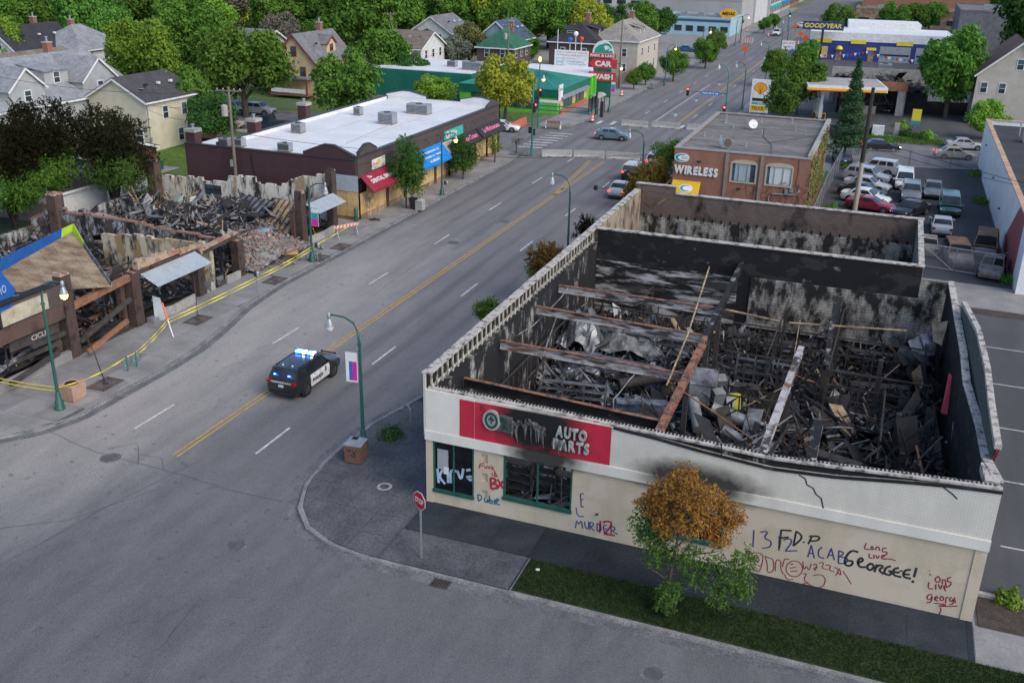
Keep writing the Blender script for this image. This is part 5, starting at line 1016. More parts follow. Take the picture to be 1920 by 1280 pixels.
rsheet('fallen_panel', [(535, 478, .9), (558, 470, 1.2), (560, 478, 1.1), (545, 488, .05)], mPly); rsheet('plywood_sheet', [(535, 470, 1.3), (560, 462, 1.5), (558, 480, .7), (545, 487, .2), (534, 484, .3)], mat('pale_ply', (.55, .42, .32), (.45, .34, .26), 1.5, .8))
rsheet('blue_panel', [(482, 430, 1.7), (505, 428, 1.8), (506, 446, 1.2), (481, 449, 1.2)], mat('blue_grey', (.24, .33, .40), (.18, .26, .32), 1.5, .6)); rsheet('torn_board', [(322, 372, 1.6), (345, 365, 2.2), (350, 392, .9), (320, 398, .7)], mat('mint_board', (.42, .50, .44), (.3, .34, .3), 1.2, .8)); rsheet('wall_remnant', [(357, 372, 2.4), (368, 368, 2.6), (372, 430, .4), (358, 428, .4)], mPartW, .15)
rsheet('torn_board', [(372, 510, 1.2), (395, 502, 1.4), (392, 520, .5), (376, 530, .2)], mTanD); rsheet('torn_board', [(378, 530, .9), (395, 526, 1.0), (396, 545, .05), (375, 550, .05)], mSheet); rsheet('torn_board', [(405, 520, .8), (418, 515, 1.0), (422, 530, .3), (410, 535, .2)], mSheet)
rsheet('torn_board', [(30, 632, 1.2), (62, 618, 1.3), (60, 625, 1.0), (30, 642, .9)], mTanD); rsheet('torn_board', [(0, 690, .9), (70, 640, 1.2), (72, 646, 1.1), (0, 700, .8)], mAshL)
for px0, py0, z0, px1, py1, z1 in ((0, 640, 2.0, 120, 585, 2.2), (0, 690, .7, 115, 640, 1.4), (60, 650, 1.8, 130, 620, 1.6), (150, 640, .6, 245, 560, 2.2), (165, 660, .4, 240, 600, 1.6), (20, 720, .6, 110, 660, .8)):
    MB().bar(rl(G(px0, py0, z0)), rl(G(px1, py1, z1)), .2, .26).build('fallen_beam', random.choice([mChar2, mRustC, mChar2]), ru)
for y in (25.2, 27, 31): MB().bar((-6.5, y + 1, .5), (-6, y + 1.2, 2.9), .12).build('charred_post', mChar, ru)
for k in range(16): y = random.choice([23.2, 23.0, 22.6, 12.0, 11.6, 18.6]) - random.uniform(0, .5); x = -random.uniform(.8, 4); MB().bar((x, y, .2), (x + random.uniform(-.2, .2), y, random.uniform(1.8, 3)), .1).build('charred_post', random.choice([mChar, mChar2]), ru)
for k in range(30): x, y = random.uniform(-18.5, -1), random.uniform(33, 37.4); MB().bar((x, y, .5), (x + random.uniform(-1.5, 1.5), y + random.uniform(-.6, .6), random.uniform(1.5, 3)), .08).build('charred_post', random.choice([mChar, mChar2, mTanD]), ru)
# ------------------------------------------------------------------ vehicles
mTyre = mat('tyre', (.012, .012, .013), (.02, .02, .02), 5, .9); mRim = mat('rim', (.32, .33, .34), (.2, .2, .21), 5, .35, metal=.7); mRimK = mat('rim_black', (.03, .03, .032), (.06, .06, .06), 5, .5)
mCarGl = glassmat('car_glass', (.012, .016, .019), .06); mTrim = mat('black_trim', (.015, .015, .016), (.025, .025, .026), 4, .6)
mTailOff = mat('tail_lamp', (.35, .012, .015), (.25, .01, .01), 4, .3); mTailOn = emit('tail_lamp_on', (1, .05, .03), 1.6); mHead = mat('head_lamp', (.6, .62, .64), (.45, .47, .5), 4, .15)
mHeadOn = emit('head_lamp_on', (1, .82, .5), 4); mBurntB = mat('burnt_body', (.30, .29, .28), (.15, .105, .08), 1.3, .9, coord='obj', fine=.3); mBurntR = mat('burnt_rust', (.26, .16, .09), (.13, .085, .06), 1.5, .9, fine=.3)
WH_ = {}
def wheelmesh(r, w, rim):
    k = (round(r, 2), rim)
    if k not in WH_:
        t = MB().lathe([(r * .62, -w / 2), (r * .93, -w / 2), (r, -w / 2 + .04), (r, w / 2 - .04), (r * .93, w / 2), (r * .62, w / 2)], n=20, axis='y').mesh('tyre', mTyre, 40)
        q = MB(); q.lathe([(r * .64, -w / 2 - .006), (r * .64, w / 2 + .006)], n=16, axis='y')
        for i in range(5):
            a = 2 * PI * i / 5
            for s in (-1, 1): q.bar((0, s * (w / 2 + .01), 0), (r * .58 * math.cos(a), s * (w / 2 + .01), r * .58 * math.sin(a)), .07, .02, up=Vector((0, 1, 0)))
        WH_[k] = (t, q.mesh('rim', {'s': mRim, 'k': mRimK}[rim]))
    return WH_[k]
SPEC = {   # L, W, H, hood z, belt z, deck z, wheel r, front axle, rear axle, A, B, C, D (x from centre, forward +), side splits
    'sedan': dict(L=4.75, W=1.82, H=1.46, hz=.86, bz=.96, tz=1.02, r=.33, xf=1.42, xr=-1.38, A=1.0, B=.28, C=-1.05, D=-1.72, sp=(.0, .5, .93)),
    'coupe': dict(L=4.6, W=1.82, H=1.36, hz=.84, bz=.92, tz=.96, r=.33, xf=1.42, xr=-1.3, A=.9, B=.1, C=-.85, D=-1.75, sp=(.0, .68, .95)),
    'hatch': dict(L=4.35, W=1.79, H=1.48, hz=.9, bz=1.0, tz=1.08, r=.33, xf=1.32, xr=-1.3, A=1.05, B=.3, C=-1.45, D=-1.98, sp=(.0, .46, .84)),
    'suv': dict(L=4.95, W=1.98, H=1.76, hz=1.08, bz=1.16, tz=1.18, r=.39, xf=1.45, xr=-1.45, A=1.12, B=.5, C=-1.95, D=-2.33, sp=(.0, .36, .68, .96)),
    'van': dict(L=4.9, W=1.95, H=1.82, hz=.98, bz=1.1, tz=1.12, r=.34, xf=1.5, xr=-1.45, A=1.75, B=.85, C=-2.1, D=-2.38, sp=(.0, .34, .68, .97)),
    'jeep': dict(L=4.3, W=1.87, H=1.85, hz=1.12, bz=1.18, tz=1.18, r=.42, xf=1.35, xr=-1.3, A=.75, B=.5, C=-1.95, D=-2.05, sp=(.0, .45, .96)),
    'pickup': dict(L=5.6, W=1.98, H=1.84, hz=1.12, bz=1.16, tz=1.16, r=.4, xf=1.75, xr=-1.75, A=1.3, B=.75, C=-.5, D=-.62, sp=(.0, .5, .96)),
}
def car(kind, m, loc, heading, label, group=None, name=None, lights=False, cabin_m=None, rim='s', burnt=False, cat=None, extra=None):
    S = SPEC[kind]; L, W, H = S['L'], S['W'], S['H']; h = W / 2; c = empty(name or {'sedan': 'sedan_car', 'coupe': 'coupe_car', 'hatch': 'hatchback_car', 'suv': 'suv_car', 'van': 'minivan', 'jeep': 'off_road_car', 'pickup': 'pickup_truck'}[kind], loc, heading, label, cat or ('truck' if kind == 'pickup' else 'van' if kind == 'van' else 'car'), group)
    zl, hz, bz, tz, A, B, C, D = .22 + (S['r'] - .33) * 1.2, S['hz'], S['bz'], S['tz'], S['A'], S['B'], S['C'], S['D']; e = L / 2
    St = [(e, .70 * h / .92, zl + .16, hz - .28), (e - .1, .84 * h / .92, zl + .04, hz - .16), (e - .35, h * .97, zl, hz - .07), (S['xf'], h, zl, hz - .02), (A + .02, h, zl, bz - .03), (0, h, zl, bz), (S['xr'], h, zl, (bz + tz) / 2), (D - .02, h * .99, zl, tz), (-e + .3, h * .97, zl, tz - .01), (-e + .08, h * .9, zl + .04, tz - .05), (-e, h * .78, zl + .18, tz - .25)]
    if kind in ('suv', 'van', 'jeep', 'hatch'): St = St[:7] + [(-e + .25, h * .98, zl, tz), (-e + .06, h * .93, zl + .03, tz - .02), (-e, h * .84, zl + .15, tz - .12)]
    vs = []; n = 11
    for x, w_, z0, z1 in St:
        half = [(0, z1 + .025), (w_ * .78, z1), (w_ * .96, z1 - .09), (w_ * 1.0, z0 + (z1 - z0) * .55), (w_ * .965, z0 + .1), (w_ * .86, z0)]
        vs += [(x, -y, z) for y, z in half[:0:-1]] + [(x, y, z) for y, z in half]
    fs = [(i * n + k, i * n + (k + 1) % n, (i + 1) * n + (k + 1) % n, (i + 1) * n + k) for i in range(len(St) - 1) for k in range(n)] + [tuple(range(n)), tuple(range((len(St) - 1) * n, len(St) * n))[::-1]]
    MB().add(vs, fs).build('body', m, c, 35)
    cm = cabin_m or m; wb, wr = h * .955, h * .80; zb, zr = bz - .06, H - .05; zd = (tz - .05)
    def S3(x0, x1, t): return x0 + (x1 - x0) * t
    hull = []; rows = [(A + .04, A + .04, wb, zb), (B + .06, B, wr, zr), (B - .25, B - .25, wr * .98, H), (C + .25, C + .25, wr * .98, H), (C, C, wr, zr - .01), (D, D, wb * .99, zd)]
    # cabin hull from side profile: base ring + roof strips
    sec = lambda x, w_, z, cz: [(x, -w_, z), (x, -w_ * .6, z + cz), (x, w_ * .6, z + cz), (x, w_, z)]
    V = sec(A + .03, wb, zb, .05) + sec(B, wr, zr, .03) + sec((B * 2 + C) / 3, wr, zr + .02, .035) + sec((B + 2 * C) / 3, wr, zr + .02, .035) + sec(C, wr, zr, .025) + sec(D, wb * .98, zd, .05)
    F = [(4 * i + k, 4 * i + k + 1, 4 * i + 5 + k, 4 * i + 4 + k) for i in range(5) for k in range(3)]
    for s in (0, 3): F.append((s, 4 + s, 8 + s, 12 + s, 16 + s, 20 + s))
    MB().add(V, F).build('cabin', cm, c, 30)
    gm = mDark if burnt else mCarGl
    def q(x0, x1, t0, t1, w_in):   # front / rear glass
        a = S3(x0, x1, t0), S3(wb, wr, t0) * w_in, S3(zb if x0 == A + .03 else zd, zr, t0); b = S3(x0, x1, t1), S3(wb, wr, t1) * w_in, S3(zb if x0 == A + .03 else zd, zr, t1)
        nx = .012 if x1 < x0 else -.012; up_ = .03
        return [(a[0] + nx, -a[1], a[2] + .01), (a[0] + nx, -a[1] * .6, a[2] + .05 + .01), (a[0] + nx, a[1] * .6, a[2] + .05 + .01), (a[0] + nx, a[1], a[2] + .01), (b[0] + nx, b[1], b[2] + .01), (b[0] + nx, b[1] * .6, b[2] + .03 + .01), (b[0] + nx, -b[1] * .6, b[2] + .03 + .01), (b[0] + nx, -b[1], b[2] + .01)]
    for nm, x0, x1, t0, t1 in (('windscreen', A + .03, B, .1, .93), ('rear_window', D, C, .14, .9)):
        pts = q(x0, x1, t0, t1, .9); MB().add(pts, [(0, 1, 6, 7), (1, 2, 5, 6), (2, 3, 4, 5)]).build(nm, gm, c)
    sp = S['sp']
    for s in (-1, 1):
        for u0, u1 in zip(sp, sp[1:]):
            def P(u, t): return (S3(S3(A - .1, D + .12, u), S3(B - .06, C + .06, u), t), s * (S3(wb, wr, t) + .012), S3(S3(zb, zd, u), zr, t))
            MB().poly([P(u0 + .025, .2), P(u1 - .025, .2), P(u1 - .025, .88), P(u0 + .025, .88)]).build('side_window', gm, c)
        for k, u in enumerate(sp[:-1]):
            x = S3(A - .1, D + .12, u + .12); MB().box(x - .12, x, s * h * 1.0 - .012, s * h * 1.0 + .012, bz - .17, bz - .14).build('door_handle', mTrim, c)
        if not burnt:
            MB().cbox((A - .12, s * (h + .08), bz + .02), (.14, .2, .13)).build('mirror', m, c)
        MB().poly([(e - .12, s * h * .52, hz - .16), (e - .03, s * h * .52, hz - .3), (e - .1, s * h * .88, hz - .27), (e - .3, s * h * .93, hz - .14)], .04).build('headlight', mDark if burnt else mHeadOn if lights == 'head' else mHead, c)
        zt_ = tz - .12 if kind not in ('suv', 'van', 'jeep') else tz - .05
        MB().box(-e - .02, -e + .12, min(s * h * .64, s * h * .93), max(s * h * .64, s * h * .93), zt_ - .16, zt_).build('tail_light', mDark if burnt else mTailOn if lights else mTailOff, c)
        for x in (S['xf'], S['xr']):
            MB().lathe([(S['r'] + .075, -.012), (S['r'] + .075, .012)], (x, s * (h * .985), S['r']), 20, 'y').build('wheel_arch', mTrim, c)
            if burnt and random.random() < .5: continue
            tm, rm = wheelmesh(S['r'], .22, rim); w_ = link('wheel', tm, c, loc=(x, s * (h - .08), S['r'])); link('rim', rm, w_)
    if not burnt:
        MB().box(e - .04, e + .03, -h * .72, h * .72, zl + .12, zl + .26).build('front_bumper', mTrim, c); MB().box(-e - .03, -e + .05, -h * .8, h * .8, zl + .1, zl + .22).build('rear_bumper', mTrim, c)
        MB().box(e - .0, e + .015, -h * .45, h * .45, zl + .3, hz - .32).build('grille', mTrim, c); MB().box(-e - .045, -e - .02, -.16, .16, tz - .4, tz - .25).build('number_plate', mPlateM, c)
    if kind == 'pickup':
        b = MB(); b.box(-e + .1, D - .1, -h + .12, h - .12, bz - .3, bz + .02); b.build('load_bed', mTrim, c)
    if kind == 'jeep':
        t = MB().lathe([(.2, -.1), (.36, -.1), (.38, -.05), (.38, .05), (.36, .1), (.2, .1)], (-e - .16, 0, .98), 18, 'x').build('spare_wheel', mTyre, c); MB().lathe([(.2, -.11), (.2, .11)], (-e - .16, 0, .98), 12, 'x').build('rim', mRim, t)
    if extra: extra(c, S)
    return c
P_ = {k: paint('paint_' + k, v, .3) for k, v in dict(black=(.012, .013, .015), white=(.70, .71, .70), silver=(.42, .43, .44), cream=(.48, .44, .34), grey=(.16, .17, .18), slate=(.10, .16, .19), red=(.26, .015, .04), green=(.02, .09, .075), navy=(.02, .03, .06), blue=(.03, .09, .22), ltgrey=(.33, .35, .37), maroon=(.2, .02, .03), tan=(.33, .29, .22)).items()}
ZR = -.13
def police(c, S):
    h = S['W'] / 2; mBlu = emit('beacon_blue', (.03, .12, 1), 14); mBluS = emit('beacon_white', (.55, .7, 1), 10); mDW = paint('police_white', (.72, .73, .73))
    lb = MB().box(.0, .3, -.62, .62, S['H'] + .04, S['H'] + .14).build('light_bar', mGal, c)
    for y, m_ in ((-.5, mBluS), (-.25, mBlu), (.05, mBluS), (.32, mBlu), (.5, mBlu)): MB().box(-.012, .312, y - .09, y + .09, S['H'] + .05, S['H'] + .15).build('beacon', m_, lb)
    part(c, 'bar_foot', mTrim, .1, .2, -.5, -.4, S['H'] - .03, S['H'] + .04); part(c, 'bar_foot', mTrim, .1, .2, .4, .5, S['H'] - .03, S['H'] + .04)
    for y in (-.45, .45): MB().box(-2.36, -2.30, y - .06, y + .06, 1.42, 1.47).build('beacon', mBlu, c)
    for s in (-1, 1):
        zs = [.36, .5, .72, .9, 1.0, 1.09]; yy = lambda z: s * (h * (1.0 if z < 1.0 else .975) + .012) if z > .5 else s * (h * .975 + .012)
        MB().add([(x, yy(z), z) for z in zs for x in (S['A'] - .12, -1.02)], [(2 * i, 2 * i + 1, 2 * i + 3, 2 * i + 2) for i in range(5)]).build('white_door', mDW, c)
        MB().box(-.04, -.02, s * (h + .014) - .004, s * (h + .014) + .004, .42, 1.08).build('door_gap', mTrim, c)
        X0, xd = ((-.95, 1) if s < 0 else (.15, -1))
        text(c, 'POLICE', mTrim, 1.05, .2, frame((X0 + (.12 if s < 0 else 0), s * (h + .03), .6), (xd, 0, 0), (0, 0, 1)), bold=.04, extr=.002)
        MB().poly([(.55 + .12 * math.cos(2 * PI * i / 10), s * (h + .022), .86 + .16 * math.sin(2 * PI * i / 10)) for i in range(10)]).build('door_crest', mTanD, c)
        MB().lathe([(.05, -.02), (.05, .05)], (-1.7, s * .3, S['H'] + .0), 8).build('roof_dot', mWhiteP, c)
    text(c, 'MINNEAPOLIS', mWhiteP, .78, .08, frame((-2.49, -.05 + .7, 1.02), (0, -1, 0), (0, 0, 1)), bold=.03, extr=.004); text(c, 'POLICE', mWhiteP, .5, .08, frame((-2.49, -.12, 1.02), (0, -1, 0), (0, 0, 1)), bold=.03, extr=.004)
    g = MB(); g.bar((2.56, -.45, .4), (2.56, -.45, 1.0), .06); g.bar((2.56, .45, .4), (2.56, .45, 1.0), .06); g.bar((2.56, -.5, .95), (2.56, .5, .95), .06); g.bar((2.56, -.5, .65), (2.56, .5, .65), .06); g.build('push_bar', mTrim, c)
    for s in (-1, 1): MB().bar((.4, s * h * .72, S['H'] - .02), (-1.8, s * h * .72, S['H'] - .02), .04, .05).build('roof_rail', mTrim, c)
    MB().tube([(-1.3, .1, S['H']), (-1.35, .1, S['H'] + .3)], .01, 5).build('antenna', mTrim, c)
car('suv', P_['black'], (-12.0, 9.15, ZR), PI / 2, 'black and white police suv with blue roof beacons flashing on the road', name='police_car', rim='k', extra=police)
car('hatch', P_['slate'], (*G(1148, 260)[:2], ZR), R(8), 'slate blue hatchback crossing the junction between concrete barriers', lights=True)
car('jeep', P_['black'], (-7.9, 69.0, ZR), PI / 2, 'black off-road car with pale roof and rear spare wheel queueing on the road', lights=True, cabin_m=P_['cream'])
car('sedan', P_['silver'], (-7.2, 61.2, ZR), PI / 2, 'silver sedan with lit brake lights behind the off-road car', lights=True)
car('suv', P_['white'], (-6.9, 76.2, ZR), PI / 2, 'white suv stopped at the barriers ahead of the off-road car', lights=True)
car('pickup', P_['white'], (*G(1456, 66)[:2], ZR), -PI / 2, 'white pickup truck driving up the distant street')
pa = R(10.5)
car('sedan', P_['black'], (16.6, 98.2, ZR), pa, 'black sedan with headlights on passing the gas station', lights='head')
car('sedan', P_['cream'], (25.2, 97.0, ZR), pa, 'champagne sedan beside the car park fence', lights=True); car('sedan', P_['silver'], (26.6, 104.2, ZR), pa, 'pale silver sedan at the kerb by the gas station exit')
LOT = 'cars in the fenced lot'
def lot(kind, m, px, py, hd, label, z=0.0, **k):
    p = G(px, py, z); return car(kind, P_[m], (p.x, p.y, z), hd, label, LOT, **k)
h0 = R(-14)
lot('suv', 'silver', 1643, 326, h0 + PI, 'silver suv at the end of the parked line by the lot fence'); lot('suv', 'ltgrey', 1625, 342, h0, 'grey estate car parked second in the line beside the silver suv'); lot('sedan', 'silver', 1625, 356, h0, 'silver sedan parked third in the line, next to the grey estate car')
lot('sedan', 'black', 1616, 369, h0, 'black sedan parked between two pale sedans in the line'); lot('sedan', 'white', 1622, 380, h0, 'white sedan parked between the black sedan and the red coupe'); lot('coupe', 'red', 1632, 394, h0, 'dark red coupe in the line of parked cars')
lot('van', 'white', 1694, 350, -PI / 2, 'white van parked behind the black suv in the lot'); lot('suv', 'grey', 1706, 374, -PI / 2, 'dark grey suv with roof rails in the middle of the lot'); lot('sedan', 'grey', 1747, 366, -PI / 2, 'charcoal sedan facing out beside the dark suv'); lot('van', 'green', 1778, 398, -PI / 2, 'dark green minivan facing out in the lot')
lot('sedan', 'black', 1705, 404, -R(120), 'black sedan with open boot near the roofless shop wall'); lot('sedan', 'silver', 1763, 434, PI / 2, 'silver sedan parked tail outward beside the burnt cars')
BC = 'burnt out car wrecks'
def wreck(kind, px, py, hd, label, m=mBurntB, m2=mBurntR): p = G(px, py, 0); return car(kind, m, (p.x, p.y, -.06), hd, label, BC, name='burnt_car', cabin_m=m2, burnt=True)
wreck('suv', 1793, 492, -PI / 2 + .1, 'burnt out grey suv wreck with rusted roof behind the mesh gate'); wreck('van', 1845, 474, -PI / 2 - .1, 'burnt out rust brown van wreck against the white wall'); wreck('sedan', 1858, 512, -PI / 2 - .15, 'burnt out pale sedan wreck at the mesh gate', m2=mBurntB); wreck('sedan', 1735, 470, PI / 2, 'burnt out car wreck beside the broken rear wall of the roofless shop', m2=mBurntB)
PK = 'cars parked along the side avenue'
for kind, m, px, py, hd, lb in (('sedan', 'black', 374, 203, 0, 'black car parked by the cream house at the far kerb'), ('suv', 'white', 440, 211, 0, 'white suv parked across from the cream house'), ('suv', 'ltgrey', 485, 213, 0, 'grey suv parked next to the white suv under the big tree'), ('sedan', 'tan', 425, 238, PI, 'beige sedan parked beside the lawn of the cream house'), ('pickup', 'navy', 505, 241, PI, 'dark blue pickup truck parked behind the white roofed shops'), ('sedan', 'navy', 375, 232, PI, 'dark blue sedan parked by the wooden porch')):
    p = G(px, py, 0); car(kind, P_[m], (p.x, p.y, ZR), hd + R(5), lb, PK)
car('sedan', P_['white'], (*G(942, 244)[:2], ZR), R(10), 'white sedan waiting at the end of the shop row', lights='head'); p = G(1580, 258); car('suv', P_['black'], (p.x - 1, p.y, 0), h0, 'black suv half hidden behind the conifer'); p = G(1578, 305); car('sedan', P_['navy'], (p.x, p.y, 0), PI / 2 + .2, 'dark sedan parked beside the ivy covered wall')
for px, py, m in ((1288, 97, 'blue'), (1505, 52, 'white'), (1600, 52, 'black'), (1585, 50, 'white')): p = G(px, py); car('sedan', P_[m], (p.x, p.y, 0), 0, {'blue': 'blue car parked by the young street trees', 'black': 'small black car far off behind the blue tyre shop', 'white': 'small white car far off beside the blue tyre shop'}[m], 'distant cars')

# ------------------------------------------------------------------ street lamps
def lamp(x, y, ang, label, lit=False, banner=None, h=7.0, m=mGreenM):
    o = empty('street_lamp', (x, y, 0), ang, label, 'street lamp', 'green street lamps')
    MB().lathe([(.27, 0), (.27, .12), (.22, .2), (.24, .45), (.15, .6), (.13, .9), (.10, 1.0)], n=12).build('base', m, o, 40)
    MB().tube([(0, 0, .95), (0, 0, h - 1.3)], [.095, .07], 10).build('post', m, o, 40); MB().lathe([(.07, 0), (.12, .03), (.12, .09), (.07, .12)], (0, 0, h - 1.4), 12).build('collar', m, o)
    MB().tube([(0, 0, h - 1.3), (.05, 0, h - .75), (.28, 0, h - .28), (.75, 0, h - .04), (1.3, 0, h), (1.5, 0, h)], [.065, .06, .055, .05, .045, .045], 8).build('arm', m, o, 50)
    hd = MB().lathe([(.05, .12), (.09, .05), (.1, -.1), (.07, -.2), (.12, -.3), (.19, -.5), (.2, -.58)], (1.5, 0, h - .02), 12).build('lamp_head', mGal, o, 40)
    MB().lathe([(.19, -.58), (.2, -.65), (.15, -.8), (.05, -.86)], (1.5, 0, h - .02), 12).build('globe', mLampOn if lit else mLampOff, hd, 60)
    if lit:
        ld = bpy.data.lights.new('lamp_light', 'POINT'); ld.energy = 60; ld.color = (1, .6, .25); ld.shadow_soft_size = .15; lo = bpy.data.objects.new('bulb', ld); COL.objects.link(lo); lo.parent = o; lo.location = (1.5, 0, h - 1.1)
    if banner:
        z1, z0, sd, cols = banner; bm_ = MB().box(.13, .75, -.01, .01, z0, z1).build('banner', mWhiteP, o)
        for z in (z0, z1): MB().bar((0, 0, z), (.8, 0, z), .03).build('banner_rod', mGal, o)
        for (a, b, c_, d, mm) in cols: MB().box(a, b, -.014, .014, c_, d).build('banner_print', mm, bm_)
    return o
mMag = mat('banner_magenta', (.62, .03, .33), (.55, .02, .28), 2, .7); mBnB = mat('banner_blue', (.06, .12, .42), (.05, .1, .36), 2, .7); mBnT = mat('banner_teal', (.02, .33, .33), (.02, .28, .28), 2, .7)
bn1 = (5.1, 3.5, 1, [(.18, .4, 3.6, 4.6, mMag), (.4, .58, 3.6, 4.6, mBnB)]); bn2 = (4.3, 2.9, 1, [(.15, .73, 3.45, 3.95, mBnT), (.15, .73, 2.92, 3.45, mMag)])
lamp(-22.0, .9, 0, 'green street lamp glowing amber beside the tan square planter bin', True, h=7.3); lamp(-5.15, 3.4, PI + .12, 'green street lamp with pink and blue banner beside the brick litter bin', banner=bn1, h=6.9)
lamp(-23.5, 28.8, 0, 'green street lamp with pink and teal banner before the brick rubble', banner=bn2, h=6.3); lamp(-23.3, 52.8, 0, 'green street lamp glowing among the boarded shop awnings', True, h=6.2)
p = PX(1065, 455, -5.2); lamp(-5.2, p.y, PI, 'plain green street lamp rising behind the roofless shop wall', h=6.9 + 0); p = PX(1204, 320, -5.0); lamp(-5.0, p.y, PI, 'green street lamp beside the white lettered brick shop', h=6.6)
far = [(1142, 209, 0, True), (1391, 206, PI, False), (1435, 152, PI, False), (1462, 110, PI, False), (1474, 95, PI, False), (1314, 118, 0, True), (1246, 160, 0, True), (1378, 86, 0, False), (1388, 81, 0, True)]
for k, (px, py, a, lit) in enumerate(far):
    p = G(px, py); lamp(p.x, p.y, a, 'amber glowing street lamp down the far stretch of the street' if lit else 'unlit street lamp down the far stretch of the street', lit, banner=bn2 if k in (0, 2, 5) else None)

# ------------------------------------------------------------------ traffic signals
def sighead(parent, p, rz, on='r', name='signal_head', n=3):
    o = MB().box(-.17, .17, -.12, .12, -.36 * n / 2, .36 * n / 2).build(name, mBlackM, parent, loc=p, rot=(0, 0, rz))
    for k in range(n):
        z = .36 * (n - 1) / 2 - .36 * k; m_ = mSigRed if (k == 0 and on == 'r') else mSigGrn if (k == 2 and on == 'g') else mTrim
        MB().lathe([(.11, 0), (.11, .02)], (0, -.14, z), 12, 'y').build('lens', m_, o); MB().box(-.13, .13, -.3, -.12, z + .11, z + .13).build('visor', mBlackM, o)
    return o
sg = empty('traffic_signal', (-22.0, 75.6, 0), 0, 'teal traffic signal post with twin mast arms by the shop row corner', 'traffic signal')
MB().lathe([(.25, 0), (.22, .2), (.14, .6), (.11, 1)], n=12).build('base', mTealM, sg, 40); MB().tube([(0, 0, .9), (0, 0, 8.2), (.1, 0, 8.8), (.6, 0, 9.2), (1.2, 0, 9.25)], [.11, .09, .07, .06, .05], 10).build('post', mTealM, sg, 40)
MB().tube([(0, 0, 5.8), (8.3, 0, 5.9)], [.09, .05], 8).build('mast_arm', mTealM, sg, 40); MB().tube([(0, 0, 5.3), (7.2, 0, 5.35)], [.08, .05], 8).build('mast_arm', mTealM, sg, 40)
sighead(sg, (8.3, 0, 5.9), PI, 'x', n=5); sighead(sg, (.25, -.15, 5.5), PI / 2, 'r'); sighead(sg, (-.2, -.2, 2.9), 0, 'x', 'pedestrian_signal', 2); sighead(sg, (.1, .2, 2.6), PI / 2, 'x', 'pedestrian_signal', 2)
MB().lathe([(.05, .1), (.12, -.1), (.19, -.4)], (1.2, 0, 9.2), 12).build('lamp_head', mGal, sg, 40); MB().lathe([(.19, -.4), (.19, -.52), (.05, -.66)], (1.2, 0, 9.2), 12).build('globe', mLampOn, sg, 50)
p = G(1009, 238); s2 = empty('traffic_signal', (p.x, p.y, 0), 0, 'teal traffic signal post with red light and amber lamp by the wooden bench', 'traffic signal')
MB().lathe([(.22, 0), (.14, .6), (.1, 1)], n=12).build('base', mTealM, s2, 40); MB().tube([(0, 0, .9), (0, 0, 8.6)], [.1, .07], 10).build('post', mTealM, s2, 40); sighead(s2, (.25, -.1, 4.6), 0, 'r'); MB().lathe([(.12, .1), (.19, -.2), (.19, -.4), (.06, -.5)], (0, 0, 9.1), 12).build('globe', mLampOn, s2, 50); part(s2, 'street_name_sign', mWhiteP, .1, 3.2, -.02, .02, 3.35, 3.7)
s3 = empty('traffic_signal', (-3.7, 101.8, 0), 0, 'green traffic signal post with blue street name sign and red light over the road', 'traffic signal')
MB().tube([(0, 0, 0), (0, 0, 7.6), (-.2, 0, 8.3), (-.8, 0, 8.7), (-1.4, 0, 8.7)], [.12, .09, .07, .06, .05], 10).build('post', mTealM, s3, 40); MB().tube([(0, 0, 5.0), (-5.2, 0, 5.05)], [.08, .05], 8).build('mast_arm', mTealM, s3, 40)
sighead(s3, (-5.3, 0, 4.95), 0, 'r'); sighead(s3, (-.15, -.2, 2.9), 0, 'r'); MB().lathe([(.05, .1), (.12, -.1), (.19, -.4), (.05, -.6)], (-1.4, 0, 8.65), 12).build('lamp_head', mLampOff, s3, 40)
bl = part(s3, 'street_name_sign', mat('sign_blue2', (.02, .2, .5), (.02, .17, .45), 3, .5), -3.4, -1.0, -.14, -.1, 4.72, 5.18); text(bl, 'Park Av S', mWhiteP, 1.5, .24, frame((-3.25, -.145, 4.85), (1, 0, 0), (0, 0, 1)), bold=.03, extr=.002)
MB().poly([(-1.6, -.144, 4.9), (-1.35, -.144, 4.9), (-1.35, -.144, 4.8), (-1.12, -.144, 4.95), (-1.35, -.144, 5.1), (-1.35, -.144, 5.0), (-1.6, -.144, 5.0)]).build('arrow', mWhiteP, bl)
for px, py, on, lb in ((1476, 60, 'g', 'far traffic signal showing green down the street'), (1388, 75, 'x', 'far traffic signal beside the oval orange sign')):
    p = G(px, py); s4 = empty('traffic_signal', (p.x, p.y, 0), 0, lb, 'traffic signal'); MB().tube([(0, 0, 0), (0, 0, 6)], .1, 8).build('post', mTealM, s4); sighead(s4, (.3, -.1, 4.8), 0, on)

